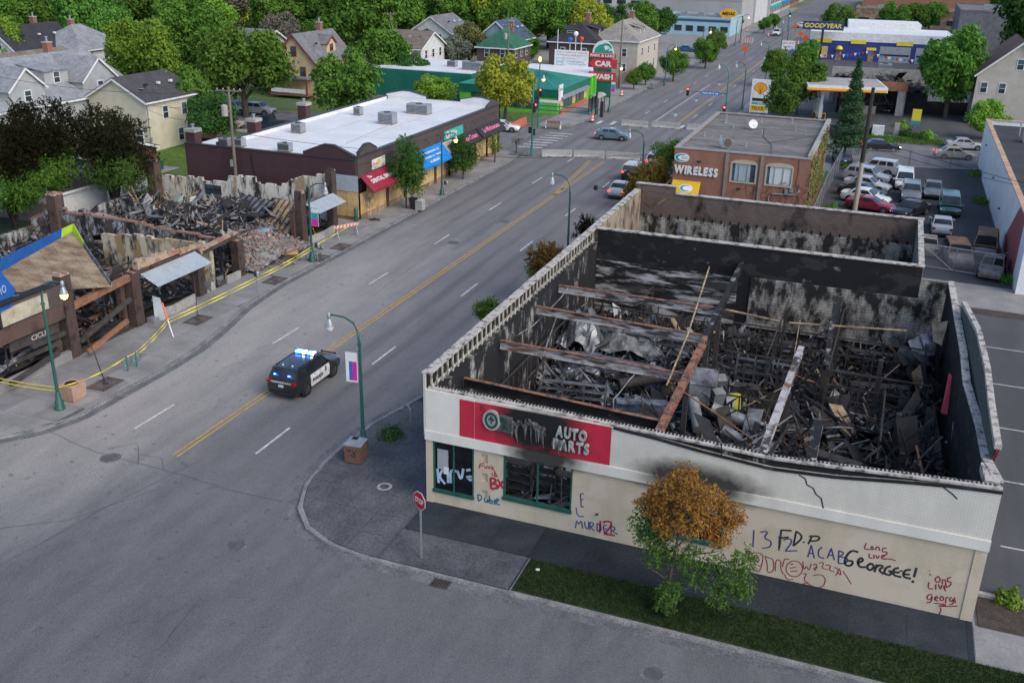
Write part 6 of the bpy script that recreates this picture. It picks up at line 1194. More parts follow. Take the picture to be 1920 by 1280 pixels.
# ------------------------------------------------------------------ barriers, bins, racks, signs
mBar = mat('barrier_concrete', (.42, .41, .38), (.30, .29, .27), 1.2, .9, .3, 20, fine=.25)
def barrier(a, b, label, dark=False):
    a, b = Vector(a), Vector(b); L = (b - a).length; o = empty('concrete_barrier', ((a + b) / 2).to_tuple()[:2] + (ZR,), math.atan2(b.y - a.y, b.x - a.x), label, 'barrier', 'concrete road barriers')
    prof = [(-.3, 0), (-.3, .08), (-.16, .28), (-.1, .81), (.1, .81), (.16, .28), (.3, .08), (.3, 0)]
    MB().add([(x, y, z) for x in (-L / 2 + .04, L / 2 - .04) for y, z in prof], [tuple(range(8))[::-1], tuple(range(8, 16))] + [(i, (i + 1) % 8, 8 + (i + 1) % 8, 8 + i) for i in range(8)]).build('block', mBar, o)
    for s in (-1, 1): MB().tube([(s * (L / 2 - .03), 0, .3), (s * (L / 2 + .03), 0, .35), (s * (L / 2 - .03), 0, .4)], .02, 5).build('loop', mIron, o)
    for x in (-L / 4, L / 4): part(o, 'lift_slot', mDark, x - .2, x + .2, -.305, -.299, 0.01, .07)
nb = [G(1015, 291), G(1075, 292), G(1136, 294.5), G(1202, 299)]
for i in range(3): barrier(nb[i], nb[i].lerp(nb[i + 1], .97), 'concrete barrier of the near row ' + ('beside the mast arm signal post', 'between two other barriers', 'beside the stopped white suv')[i])
fb = [(1165, 233.5), (1215, 237.5), (1223, 236), (1275, 240.5), (1287, 241), (1335, 245)]
for i in (0, 2, 4): barrier(G(*fb[i]), G(*fb[i + 1]), 'concrete barrier of the far row ' + ('nearest the bus shelter', '', 'on the turn lane line', '', 'behind the brick shop roof')[i])
mRedB = mat('red_barrier', (.55, .13, .08), (.45, .10, .07), 1.5, .6)
for px0, py0, px1, py1 in ((935, 238, 962, 243), (962, 243, 985, 232)):
    a, b = G(px0, py0), G(px1, py1); c = (a + b) / 2; d = b - a; o = empty('water_barrier', (c.x, c.y, 0), math.atan2(d.y, d.x), 'faded red plastic barrier beside the bench at the junction corner', 'barrier', 'red plastic barriers'); L = d.length
    MB().add([(x, y, z) for x in (-L / 2, L / 2) for y, z in ((-.3, 0), (-.12, .95), (.12, .95), (.3, 0))], [(3, 2, 1, 0), (4, 5, 6, 7), (0, 1, 5, 4), (1, 2, 6, 5), (2, 3, 7, 6), (3, 0, 4, 7)]).build('block', mRedB, o)
def thing_at(name, px, py, label, cat, group=None, rz=0, z=0): p = G(px, py, z); return empty(name, (p.x, p.y, z), rz, label, cat, group)
b = thing_at('planter_bin', 138, 748, 'tan square concrete litter bin with round opening by the amber lamp', 'bin'); mTanC = mat('tan_aggregate', (.42, .27, .19), (.34, .21, .15), 3, .9, .4, 40, fine=.3)
MB().add([(sx_ * w_, sy_ * w_, z) for z, w_ in ((0, .42), (.12, .42), (.13, .48), (.95, .5)) for sx_, sy_ in ((-1, -1), (1, -1), (1, 1), (-1, 1))], [(4 * i + k, 4 * i + (k + 1) % 4, 4 * i + 4 + (k + 1) % 4, 4 * i + 4 + k) for i in range(3) for k in range(4)] + [(0, 3, 2, 1), (12, 13, 14, 15)]).build('body', mTanC, b); MB().lathe([(.34, .951), (.34, .957)], n=20).build('opening', mDark, b)
MB().add([(r_ * math.cos(2 * PI * i / 20), r_ * math.sin(2 * PI * i / 20), z) for r_, z in ((.34, .958), (.30, .985)) for i in range(20)], [(i, (i + 1) % 20, 20 + (i + 1) % 20, 20 + i) for i in range(20)]).build('rim', mTrim, b)
b = thing_at('litter_bin', 668, 862, 'brown brick square litter bin with sloping grey lid and scribbled tag', 'bin', rz=.1); mBrn = mat('brown_aggregate', (.17, .085, .06), (.13, .065, .05), 4, .9, .3, 40, fine=.3)
part(b, 'body', mBrn, -.42, .42, -.42, .42, .05, .95); part(b, 'plinth', mConcDk, -.36, .36, -.36, .36, 0, .05); MB().add([(-.46, -.46, .95), (.46, -.46, .95), (.46, .46, .95), (-.46, .46, .95), (-.46, -.46, 1.02), (.46, -.46, 1.02), (.46, .46, 1.02), (-.46, .46, 1.02), (-.2, -.2, 1.2), (.2, -.2, 1.2), (.2, .2, 1.2), (-.2, .2, 1.2)], [(0, 3, 2, 1), (0, 1, 5, 4), (1, 2, 6, 5), (2, 3, 7, 6), (3, 0, 4, 7), (4, 5, 9, 8), (5, 6, 10, 9), (6, 7, 11, 10), (7, 4, 8, 11), (8, 9, 10, 11)]).build('lid', mGal, b); part(b, 'opening', mDark, -.15, .15, -.15, .15, 1.201, 1.206)
mb = MB(); [mb.ribbon([Vector((x, -.424, z)) for x, z in smooth(s)], .035, (0, 1, 0)) for s in ([(-.3, .7), (-.15, .8), (-.2, .6), (-.05, .75)], [(0, .75), (.1, .5), (.15, .75), (.28, .7)], [(-.1, .5), (.1, .35), (.2, .5), (0, .55)])]; mb.build('tag', mDark, b)
b = thing_at('wheelie_bin', 775, 392, 'black wheeled bin against the pale box under the leafy pavement tree', 'bin'); MB().add([(sx_ * w_, sy_ * w_ * .9, z) for z, w_ in ((.1, .24), (1.0, .32)) for sx_, sy_ in ((-1, -1), (1, -1), (1, 1), (-1, 1))], [(0, 3, 2, 1), (4, 5, 6, 7)] + [(k, (k + 1) % 4, 4 + (k + 1) % 4, 4 + k) for k in range(4)]).build('body', mBlackM, b); part(b, 'lid', mTrim, -.34, .34, -.32, .34, 1.0, 1.07); part(b, 'wheel', mTyre, -.26, .26, .2, .3, 0, .15)
for px, py, lb, m_ in ((788, 393, 'pale grey litter box beside the black wheeled bin', mConcLt), (988, 290, 'grey litter bin with pyramid lid at the mast arm signal', mGal), (1270, 140, 'grey pavement bin far along the left kerb', mGal), (1222, 165, 'silver newspaper box cluster on the far pavement', mGal), (1318, 118, 'dark lidded bin beside the young street trees', mBlackM)):
    b = thing_at('litter_bin', px, py, lb, 'bin'); part(b, 'body', m_, -.35, .35, -.35, .35, 0, .85); MB().add([(-.38, -.38, .85), (.38, -.38, .85), (.38, .38, .85), (-.38, .38, .85), (0, 0, 1.1)], [(0, 3, 2, 1), (0, 1, 4), (1, 2, 4), (2, 3, 4), (3, 0, 4)]).build('lid', m_, b)
b = thing_at('bike_rack', 764, 788, 'steel hoop bike rack on the corner pavement beside the cream wall', 'bike rack', rz=-.5); MB().tube([(-.3, 0, 0), (-.3, 0, .6)] + [(-.3 * math.cos(R(t)), 0, .6 + .3 * math.sin(R(t))) for t in range(20, 180, 20)] + [(.3, 0, .6), (.3, 0, 0)], .03, 8).build('hoop', mGal, b, 60)
for x in (-.3, .3): MB().lathe([(.09, 0), (.09, .02)], (x, 0, .005), 12).build('flange', mRustC, b)
for px, py in ((240, 696), (257, 687)):
    b = thing_at('bike_post', px, py, 'green post with ring for locking bikes on the taped pavement', 'bike rack', 'green bike posts', .7); MB().tube([(0, 0, 0), (0, 0, .95)], .045, 8).build('post', mTealM, b); MB().tube([(.27 * math.cos(R(t)), 0, .62 + .27 * math.sin(R(t))) for t in range(0, 361, 20)], .025, 6).build('ring', mTealM, b)
st = empty('stop_sign', (1.68, -4.2, 0), 0, 'red octagonal stop sign on a grey post at the kerb', 'sign'); MB().bar((0, 0, 0), (0, 0, 3.1), .07, .05).build('post', mGal, st)
fx = R(-28); dirx = Vector((math.cos(fx), math.sin(fx), 0)); oct8 = lambda r_, y: [dirx * (r_ * math.cos(R(22.5 + 45 * i))) + Vector((0, 0, 2.75 + r_ * math.sin(R(22.5 + 45 * i)))) + Vector((math.sin(fx), -math.cos(fx), 0)) * y for i in range(8)]
MB().poly(oct8(.42, .05), .01).build('plate_edge', mWhiteP, st); pl = MB().poly(oct8(.385, .062), .01).build('plate', mat('stop_red', (.5, .012, .02), (.45, .01, .018), 2, .4), st)
text(pl, 'STOP', mWhiteP, .56, .25, frame(dirx * -.28 + Vector((0, 0, 2.62)) + Vector((math.sin(fx), -math.cos(fx), 0)) * .066, dirx, (0, 0, 1)), bold=.03, extr=.001)
def meter(px, py, label):
    o = thing_at('parking_meter', px, py, label, 'parking meter'); MB().tube([(0, 0, 0), (0, 0, 1.1)], .035, 8).build('post', mGal, o); MB().lathe([(.05, 0), (.11, .05), (.11, .3), (.06, .4)], (-.08, 0, 1.1), 10).build('meter_head', mBlackM, o); MB().lathe([(.05, 0), (.11, .05), (.11, .3), (.06, .4)], (.12, 0, 1.1), 10).build('meter_head', mGal, o)
meter(483, 546, 'twin parking meter on a grey post before the rubble gap'); meter(836, 367, 'parking meter beside the street lamp at the boarded shops'); meter(596, 490, 'parking meter next to the banner lamp by the rubble')
# tree grates and starved saplings on the taped pavement
mGrate = mat('grate_iron', (.15, .125, .115), (.10, .085, .08), 4, .7)
for px, py, tree, wh in ((198, 720, 1, 'beside the tan litter bin'), (371, 600, 2, 'before the large metal canopy'), (515, 526, 0, 'before the brick rubble'), (639, 463, 0, 'near the striped sawhorse'), (598, 484, 0, 'beside the banner lamp')):
    p = G(px, py); o = empty('tree_grate', (p.x, p.y, .008), 0, 'square iron tree grate ' + wh, 'tree grate', 'pavement tree grates'); gr = .62
    MB().poly([(-gr, -gr * 1.3, .002), (gr, -gr * 1.3, .002), (gr, gr * 1.3, .002), (-gr, gr * 1.3, .002)]).build('pit', mSoil, o)
    for i in range(28):
        a = 2 * PI * i / 28; t = min(gr / max(1e-3, abs(math.cos(a))), gr * 1.3 / max(1e-3, abs(math.sin(a)))); MB().bar((.2 * math.cos(a), .2 * math.sin(a), .012), (t * math.cos(a), t * math.sin(a), .012), .045, .02).build('grate_bar', mGrate, o)
    part(o, 'grate_rim', mIron, -gr, gr, -gr * 1.3 - .03, -gr * 1.3, 0, .025); part(o, 'grate_rim', mIron, -gr, gr, gr * 1.3, gr * 1.3 + .03, 0, .025)
    if tree:
        t_ = empty('burnt_sapling', (p.x, p.y, 0), 0, 'thin bare burnt sapling leaning over its iron grate towards the piers' if tree == 1 else 'thin scorched sapling with few yellow leaves by the metal canopy', 'tree')
        if tree == 1:
            MB().tube([(0, 0, 0), (-.8, .35, 1.5), (-1.6, .6, 3.0)], [.04, .03, .012], 6).build('trunk', mBarkBurn, t_)
            for k in range(4): MB().tube([(-1.0, .4, 1.9), (-1.5 - .2 * k, .3 + .2 * k, 2.8 + .1 * k)], [.015, .006], 5).build('branch', mBarkBurn, t_)
        else:
            MB().tube([(0, 0, 0), (0, .05, 1.5), (-.05, .1, 3.2)], [.035, .03, .012], 6).build('trunk', mBark, t_); mb = MB()
            for k in range(60): q = Vector((random.gauss(0, .25), random.gauss(.1, .25), random.uniform(2.1, 3.2))); mb.poly([q, q + Vector((.09, .03, .05)), q + Vector((.05, .1, .02))])
            mb.build('crown', mTanD, t_)
# caution tape
mTape = mat('caution_tape', (.75, .66, .06), (.62, .5, .04), 5, .5)
tp_ = empty('caution_tape', (0, 0, 0), 0, 'yellow caution tape strung along the ruined shops from lamp to lamp', 'tape')
def tape(a, b, sag=.12, w_=.07):
    a, b = Vector(a), Vector(b); n = 12; P = [a.lerp(b, i / n) - Vector((0, 0, sag * 4 * (i / n) * (1 - i / n))) for i in range(n + 1)]
    mb = MB(); vs = []
    for i, q in enumerate(P): t_ = .5 * math.sin(i * 1.7); vs += [q + Vector((math.sin(t_) * w_ / 2, 0, math.cos(t_) * w_ / 2)), q - Vector((math.sin(t_) * w_ / 2, 0, math.cos(t_) * w_ / 2))]
    mb.add(vs, [(2 * i, 2 * i + 1, 2 * i + 3, 2 * i + 2) for i in range(n)]).build('tape_span', mTape, tp_)
a0 = Vector((-22, .95, 1.25)); bp = [G(240, 696) + Vector((0, 0, .9)), G(257, 687) + Vector((0, 0, .9))]; sw = G(325, 632); swt = sw + Vector((-.55, .3, 1.0)); la = Vector((-23.45, 28.8, 1.2)); mt = G(483, 546) + Vector((0, 0, 1.05)); bk = G(660, 440) + Vector((0, 0, .9))
for dz in (0, -.22):
    v = Vector((0, 0, dz)); tape(G(-60, 730, 0) + Vector((0, 0, 1.2 + dz)), a0 + v); tape(bp[1] + v, swt + v); tape(swt + v, mt + v, .05); tape(mt + v, la + v, .08)
tape(a0, bp[0], .25); tape(bp[0], bp[1], .02); tape(la, bk, .05); tape(la + Vector((-.1, .4, 1.4)), la + Vector((-.3, 1.5, .0)), .02)
b = empty('tape_post', (sw.x, sw.y, 0), 0, 'leaning grey and orange striped post holding the caution tape', 'post'); MB().bar((0, 0, 0), (-.55, .3, 1.0), .06).build('post', mGal, b); MB().bar((-.55, .3, 1.0), (-1.05, .58, 1.95), .08).build('striped_board', mOrange, b)
o = thing_at('sawhorse', 650, 444, 'orange striped wooden sawhorse barricade at the end of the tape', 'barricade', rz=R(62)); bd = part(o, 'board', mat('barricade_white', (.7, .62, .5), (.6, .5, .4), 3), -1.2, 1.2, -.03, .03, .85, 1.1)
for k in range(7): MB().poly([(-1.15 + k * .34, -.034, .86), (-1.0 + k * .34, -.034, .86), (-.88 + k * .34, -.034, 1.09), (-1.03 + k * .34, -.034, 1.09)]).build('stripe', mOrange, bd)
for x in (-.95, .95):
    for s in (-1, 1): MB().bar((x, 0, .95), (x, s * .3, 0), .06).build('leg', mGal, o)
# benches, shelter, cones
o = thing_at('bench', 1037, 241, 'brown slatted street bench with white end frames at the junction corner', 'bench', rz=R(4))
for k in range(3): part(o, 'seat_slat', mWood, -1.0, 1.0, -.25 + k * .15, -.13 + k * .15, .45, .49); part(o, 'back_slat', mWood, -1.0, 1.0, .22, .26, .58 + k * .14, .69 + k * .14)
for x in (-1.0, 1.0): part(o, 'end_frame', mWhiteP, x - .04, x + .04, -.3, .3, 0, .46); part(o, 'end_post', mWhiteP, x - .04, x + .04, .2, .3, .46, 1.0)
o = thing_at('bus_shelter', 1118, 212, 'dark framed bus shelter with barrel roof on the far pavement', 'bus shelter', rz=R(0))
for x in (-.7, .7):
    for y in (-1.8, 0, 1.8): part(o, 'post', mBlackM, x - .05, x + .05, y - .05, y + .05, 0, 2.4)
MB().add([(.85 * math.cos(R(t)), y, 2.4 + .4 * math.sin(R(t))) for y in (-2, 2) for t in range(0, 181, 30)], [(i, i + 1, 8 + i, 7 + i) for i in range(6)]).build('roof', mConcLt, o); part(o, 'glass_wall', mGlassB, -.76, -.74, -1.75, 1.75, .3, 2.2); part(o, 'advert_panel', mBlackM, .6, .75, -2.9, -2.3, .2, 3.4)
def cone(px, py, label, kind='drum'):
    o = thing_at('traffic_cone', px, py, label, 'traffic cone', 'orange traffic cones'); z = 0
    for k, (r0, r1, m_) in enumerate(((.27, .25, mOrange), (.25, .23, mWhiteP), (.23, .21, mOrange), (.21, .19, mWhiteP), (.19, .17, mOrange))): MB().lathe([(r0, z), (r1, z + .2)], n=12).build('band', m_, o); z += .2
    part(o, 'base', mTrim, -.33, .33, -.33, .33, 0, .05)
for px, py in ((1110, 228), (1165, 180), (1480, 88), (1496, 84), (1440, 68), (1400, 60)): cone(px, py, 'orange and white striped traffic drum on the street edge')
for px, py in ((1490, 62), (1500, 80), (1508, 88), (1465, 130), (1395, 110)):
    p = G(px, py); o = empty('work_sign', (p.x, p.y, 0), 0, 'orange diamond road work sign on a stand down the street', 'sign', 'orange road work signs'); MB().bar((0, 0, 0), (0, 0, 1.4), .06).build('stand', mBlackM, o); MB().poly([(-.75, -.05, 2.1), (0, -.05, 1.35), (.75, -.05, 2.1), (0, -.05, 2.85)], .03).build('panel', mOrange, o)
p = G(1400, 84); o = empty('barricade', (p.x, p.y, 0), 0, 'white and orange plank barricade on the distant street', 'barricade')
for z in (.5, .95, 1.4): bd = part(o, 'plank', mWhiteP, -1.6, 1.6, -.02, .02, z, z + .25); [part(bd, 'stripe', mOrange, -1.5 + k * .6, -1.2 + k * .6, -.026, -.021, z + .01, z + .24) for k in range(5)]
for x in (-1.2, 1.2): part(o, 'upright', mWhiteP, x - .05, x + .05, .021, .08, 0, 1.7)
# ------------------------------------------------------------------ houses
def siding(name, c, pitch=.14):
    k = NT(name); p = k.pos('pos'); sx = k.n('SeparateXYZ', i_0=p); s = k.math('FRACT', k.math('DIVIDE', sx.outputs[2], pitch))
    col = k.mix(k.ramp(k.noise(p, 1.1, 5), .35, .68), c, tuple(v * .84 for v in c)); col = k.mix(k.math('MULTIPLY', k.ramp(s, .86, 1.0), .35), col, tuple(v * .4 for v in c)); k.bump(s, .5, .03); return k.fin(col, .75)
def shingle(name, c):
    k = NT(name); p = k.pos('pos'); sx = k.n('SeparateXYZ', i_0=p); s = k.math('FRACT', k.math('DIVIDE', sx.outputs[2], .11)); v = k.n('TexVoronoi'); k.put(v.inputs['Vector'], p); v.inputs['Scale'].default_value = 4
    col = k.mix(k.ramp(k.noise(p, .7, 6, .6), .3, .7), c, tuple(q * .66 for q in c)); col = k.mix(.3, col, k.mix(v.outputs[1], (0.1, .1, .1), (.9, .9, .9)), 'OVERLAY'); col = k.mix(k.math('MULTIPLY', k.ramp(s, .8, 1), .4), col, tuple(q * .4 for q in c)); k.bump(k.noise(p, 25, 3), .4, .02); return k.fin(col, .92)
mW = {k: siding('siding_' + k, v) for k, v in dict(cream=(.66, .60, .44), grey=(.40, .41, .40), white=(.66, .66, .63), blue=(.30, .40, .46), tan=(.52, .44, .32), yellow=(.66, .50, .28), beige=(.52, .47, .39)).items()}
mRf = {k: shingle('shingle_' + k, v) for k, v in dict(grey=(.19, .19, .195), dark=(.075, .072, .075), brown=(.16, .10, .075), pale=(.29, .30, .31), black=(.045, .043, .05), red=(.17, .075, .055), green=(.035, .14, .085), blue=(.07, .10, .15), beige=(.30, .275, .245), tan=(.20, .165, .135)).items()}
mBrk = brickmat('house_brick', (.10, .06, .05), (.08, .05, .043), (.13, .11, .10)); mBrkR = brickmat('chimney_brick', (.30, .12, .08), (.24, .10, .07), (.25, .2, .17)); mTrimR = mat('red_trim', (.25, .035, .03), (.2, .03, .025), 2, .6)
def win(parent, x, z, w, h, face, off, fm):      # face 'S' (-y side at y=off) or 'E' (+x side at x=off)
    if face == 'S': f = part(parent, 'window', fm, x - w / 2 - .1, x + w / 2 + .1, off - .07, off + .01, z - .1, z + h + .1); MB().box(x - w / 2, x + w / 2, off - .085, off - .072, z, z + h / 2 - .03).build('pane', mGlass, f); MB().box(x - w / 2, x + w / 2, off - .085, off - .072, z + h / 2 + .03, z + h).build('pane', mGlassB, f)
    else: f = part(parent, 'window', fm, off - .01, off + .07, x - w / 2 - .1, x + w / 2 + .1, z - .1, z + h + .1); MB().box(off + .072, off + .085, x - w / 2, x + w / 2, z, z + h / 2 - .03).build('pane', mGlass, f); MB().box(off + .072, off + .085, x - w / 2, x + w / 2, z + h / 2 + .03, z + h).build('pane', mGlassB, f)
def house(x1, y0, w, l, hw, hr, ridge, wm, rm, label, name='house', chim=None, trim=None, wS=None, wE=None, dorm=(), ov=.4, porch=None, gm=None):
    """x1: east wall, y0: south wall; w along x to the west, l along y; local origin at the south-east corner"""
    o = empty(name, (x1, y0, 0), 0, label, 'house', None); trim = trim or mWhiteP; gm = gm or wm
    part(o, 'wall', wm, -w, 0, 0, l, 0, hw); cx, cy = -w / 2, l / 2; T = .12
    def quad(a, b, c, d): MB().poly([a, b, c, d], T).build('roof', rm, o)
    sl = lambda run: (hr - hw) / run
    if ridge == 'y':
        k = ov * (hr - hw) / (w / 2); MB().poly([(-w, 0, hw), (0, 0, hw), (cx, 0, hr - .05)], .1, (0, -1, 0)).build('gable', gm, o); MB().poly([(-w, l, hw), (0, l, hw), (cx, l, hr - .05)], .1, (0, -1, 0)).build('gable', gm, o)
        quad((cx, -ov, hr), (cx, l + ov, hr), (ov, l + ov, hw - k), (ov, -ov, hw - k)); quad((cx, l + ov, hr), (cx, -ov, hr), (-w - ov, -ov, hw - k), (-w - ov, l + ov, hw - k))
        for a, b in (((cx, -ov - .02, hr - .1), (ov, -ov - .02, hw - k - .1)), ((cx, -ov - .02, hr - .1), (-w - ov, -ov - .02, hw - k - .1))): MB().bar(a, b, .06, .22).build('bargeboard', trim, o)
        MB().bar((ov + .02, -ov, hw - k - .1), (ov + .02, l + ov, hw - k - .1), .06, .2).build('fascia', trim, o)
    elif ridge == 'x':
        k = ov * (hr - hw) / (l / 2); MB().poly([(0, 0, hw), (0, l, hw), (0, cy, hr - .05)], .1, (1, 0, 0)).build('gable', gm, o); MB().poly([(-w, 0, hw), (-w, l, hw), (-w, cy, hr - .05)], .1, (-1, 0, 0)).build('gable', gm, o)
        quad((-w - ov, cy, hr), (ov, cy, hr), (ov, -ov, hw - k), (-w - ov, -ov, hw - k)); quad((ov, cy, hr), (-w - ov, cy, hr), (-w - ov, l + ov, hw - k), (ov, l + ov, hw - k))
        for yy in (-ov, l + ov): MB().bar((ov + .02, cy, hr - .1), (ov + .02, yy, hw - k - .1), .06, .22).build('bargeboard', trim, o)
        MB().bar((-w - ov, -ov - .02, hw - k - .1), (ov, -ov - .02, hw - k - .1), .06, .2).build('fascia', trim, o)
    else:
        d = min(w, l) / 2 * .82; ze = hw - .12; a, b, c, e = (ov, -ov, ze), (ov, l + ov, ze), (-w - ov, l + ov, ze), (-w - ov, -ov, ze)
        if l >= w: r0, r1 = (cx, d, hr), (cx, l - d, hr); fs = [(a, b, r1, r0), (b, c, r1), (c, e, r0, r1), (e, a, r0)]
        else: r0, r1 = (-d, cy, hr), (-w + d, cy, hr); fs = [(e, a, r0, r1), (a, b, r0), (b, c, r1, r0), (c, e, r1)]
        for f in fs: MB().poly(f, T).build('roof', rm, o)
        MB().bar((ov + .01, -ov, ze - .1), (ov + .01, l + ov, ze - .1), .06, .2).build('fascia', trim, o); MB().bar((-w - ov, -ov - .01, ze - .1), (ov, -ov - .01, ze - .1), .06, .2).build('fascia', trim, o)
    ws = wS if wS is not None else [(-w * f, z) for f in (.28, .72) for z in (1.0, 3.7) if z + 1.4 < hw]
    we = wE if wE is not None else [(l * f, z) for f in (.2, .5, .8) for z in (1.0, 3.7) if z + 1.4 < hw]
    for x, z in ws: win(o, x, z, .8, 1.35, 'S', 0, trim)
    for y, z in we: win(o, y, z, .8, 1.35, 'E', 0, trim)
    for (face, at, dw, zb, zt, mode) in dorm:
        if face == 'E':
            run = w / 2; xs = lambda z: -(z - hw) / (hr - hw) * run; dpt = xs(zb)
            b_ = MB(); b_.box(xs(zt) - .6, dpt + .25, at - dw / 2, at + dw / 2, zb - .3, zt); dm = b_.build('dormer', wm, o)
            if mode == 'gable':
                zz = zt + dw * .42; MB().poly([(dpt + .26, at - dw / 2, zt), (dpt + .26, at + dw / 2, zt), (dpt + .26, at, zz)], .1, (1, 0, 0)).build('dormer_gable', wm, dm)
                for s in (-1, 1): MB().poly([(dpt + .5, at, zz + .08), (xs(zz) - .5, at, zz + .08), (xs(zt) - .5, at + s * (dw / 2 + .25), zt - .12), (dpt + .5, at + s * (dw / 2 + .25), zt - .12)], .1).build('dormer_roof', rm, dm); MB().bar((dpt + .52, at, zz), (dpt + .52, at + s * (dw / 2 + .25), zt - .2), .05, .2).build('bargeboard', trim, dm)
            else: MB().poly([(dpt + .5, at - dw / 2 - .2, zt), (dpt + .5, at + dw / 2 + .2, zt), (xs(zt + .8) - .2, at + dw / 2 + .2, zt + .75), (xs(zt + .8) - .2, at - dw / 2 - .2, zt + .75)], .1).build('dormer_roof', rm, dm)
            win(o, at, zb + .1, min(.8, dw * .5), max(.5, zt - zb - .35), 'E', dpt + .25, trim)
        else:
            run = l / 2; ys_ = lambda z: (z - hw) / (hr - hw) * run; dp = ys_(zb)
            b_ = MB(); b_.box(at - dw / 2, at + dw / 2, dp - .25, ys_(zt) + .6, zb - .3, zt); dm = b_.build('dormer', wm, o)
            MB().poly([(at - dw / 2 - .2, dp - .5, zt), (at + dw / 2 + .2, dp - .5, zt), (at + dw / 2 + .2, ys_(zt + .7) + .3, zt + .65), (at - dw / 2 - .2, ys_(zt + .7) + .3, zt + .65)], .1).build('dormer_roof', rm, dm); win(o, at, zb + .1, dw * .55, max(.45, zt - zb - .35), 'S', dp - .25, trim)
    if chim: x, y, z = chim; c = part(o, 'chimney', mBrkR, x - .4, x + .4, y - .4, y + .4, hw, z); part(c, 'chimney_cap', mConcLt, x - .46, x + .46, y - .46, y + .46, z, z + .12); MB().lathe([(.12, 0), (.12, .5), (.2, .52), (.2, .6)], (x, y, z + .12), 10).build('flue', mGal, c)
    for i in range(3): xx = -w * (.3 if ridge == 'y' else .2 + .25 * i); zz = hw + (hr - hw) * .62; MB().cbox((xx * .62 if ridge == 'y' else xx, l * (.25 + .25 * i) if ridge == 'y' else l * .31, zz + .02), (.35, .35, .25)).build('roof_vent', trim if i else mBlackM, o) if ridge != 'hip' else None
    if porch:
        pw, pd, pz = porch; part(o, 'porch_roof', rm, -w * .5 - pw / 2, -w * .5 + pw / 2, -pd, -.02, pz, pz + .2); part(o, 'porch_floor', mWood, -w * .5 - pw / 2, -w * .5 + pw / 2, -pd, -.02, .5, .62)
        for x in (-pw / 2 + .15, pw / 2 - .15): part(o, 'porch_post', trim, -w * .5 + x - .1, -w * .5 + x + .1, -pd + .05, -pd + .25, .62, pz)
        part(o, 'porch_rail', mWhiteP, -w * .5 - pw / 2 + .3, -w * .5 + pw / 2 - .3, -pd + .1, -pd + .16, .9, 1.5)
    return o
h1_ = house(-62, 57, 8, 8.7, 5.9, 8.1, 'y', mW['cream'], mRf['dark'], 'cream sided two storey house with dark gable roof beside the lawn', wS=[(-1.2, 1.2)], wE=[(3.2, 3.5), (6.6, 3.5), (5.6, .6), (7.2, .6)])
part(h1_, 'porch_deck', mWood, .05, 2.2, 8.0, 11.0, .4, .5); part(h1_, 'porch_roof', mWhiteP, .05, 2.4, 8.2, 11.2, 2.7, 2.82); part(h1_, 'porch_post', mWood, 2.0, 2.12, 8.3, 8.42, .5, 2.7); part(h1_, 'porch_post', mWood, 2.0, 2.12, 10.8, 10.92, .5, 2.7); part(h1_, 'porch_rail', mWood, 2.05, 2.1, 8.45, 10.7, .9, 1.5); part(h1_, 'downpipe', mGal, .02, .1, .1, .2, .3, 5.8); part(h1_, 'meter_box', mGal, .02, .2, -.0, .3, 1.2, 1.7)
MB().lathe([(.02, -.05), (.2, 0), (.35, .08)], (-1.3, 1.2, 6.9), 12).build('satellite_dish', mGal, h1_); MB().bar((-1.3, 1.2, 6.4), (-1.3, 1.2, 6.9), .05).build('dish_mast', mGal, h1_)
house(-70.5, 44, 15, 21.5, 5.9, 9.9, 'y', mW['grey'], mRf['pale'], 'large grey house with pale roof, shed dormer and wide gable behind the dark trees', chim=(-8.5, 17, 11), dorm=(('E', 5.0, 5.0, 6.2, 7.6, 'gable'), ('E', 11.5, 3.6, 7.3, 8.8, 'shed'), ('E', 16.0, 5.6, 6.2, 7.4, 'gable')), wE=[(4.5, 3.2), (10, 3.2), (16, 3.2)])
house(-66.8, 101.5, 7.4, 11.5, 5.5, 9.4, 'y', mW['yellow'], mRf['grey'], 'yellow house with dark red trim, front porch and brick chimney', chim=(-3.9, 8.2, 10.6), trim=mTrimR, dorm=(('E', 6.4, 2.6, 6.6, 7.8, 'gable'),), wS=[(-3.7, 6.2), (-2.2, 3.2), (-5.2, 3.2)], porch=(6.8, 2.2, 3.0))
house(-106, 110, 10, 9, 6, 8.5, 'x', mW['white'], mRf['red'], 'white gabled house with red brown roof beyond the trees', wS=[(-3, 3.4), (-7, 3.4)]); house(-107, 96, 11, 11, 5.6, 9.0, 'hip', mW['white'], mRf['pale'], 'house with pale grey hipped roof and white flue pipes', chim=(-7, 6, 9.6)); house(-112, 88, 9, 13, 5.6, 9.2, 'y', mW['white'], mRf['black'], 'white house with black roof and triple attic window', wS=[(-4.5, 6.0), (-3.6, 6.0), (-5.4, 6.0)], chim=(-5, 9, 10.2))
house(-88, 64, 9, 13, 5.2, 8.4, 'y', mW['tan'], mRf['tan'], 'house with faded brown roof behind the large grey house'); house(-82, 108, 9, 12, 5.4, 8.6, 'x', mW['grey'], mRf['grey'], 'low grey roofed house behind the spreading tree'); house(-128, 92, 9, 10, 5.6, 9.4, 'hip', mW['tan'], mRf['red'], 'house with red tiled roof and red chimney at the tree line', chim=(-4, 4, 10.6))
house(-61.5, 128, 8, 10, 5.6, 8.0, 'x', mW['white'], mRf['tan'], 'white house with brown roof and flat porch behind the car wash', porch=(6, 2, 5.0)); house(-48.0, 138, 7, 9, 5.5, 8.3, 'hip', mBrk, mRf['green'], 'red brick house with green hipped roof', chim=(-3, 7, 9.5)); house(-52, 150, 8, 10, 5.8, 9.0, 'y', mW['blue'], mRf['blue'], 'house with slate blue gable roof behind the silver tree')
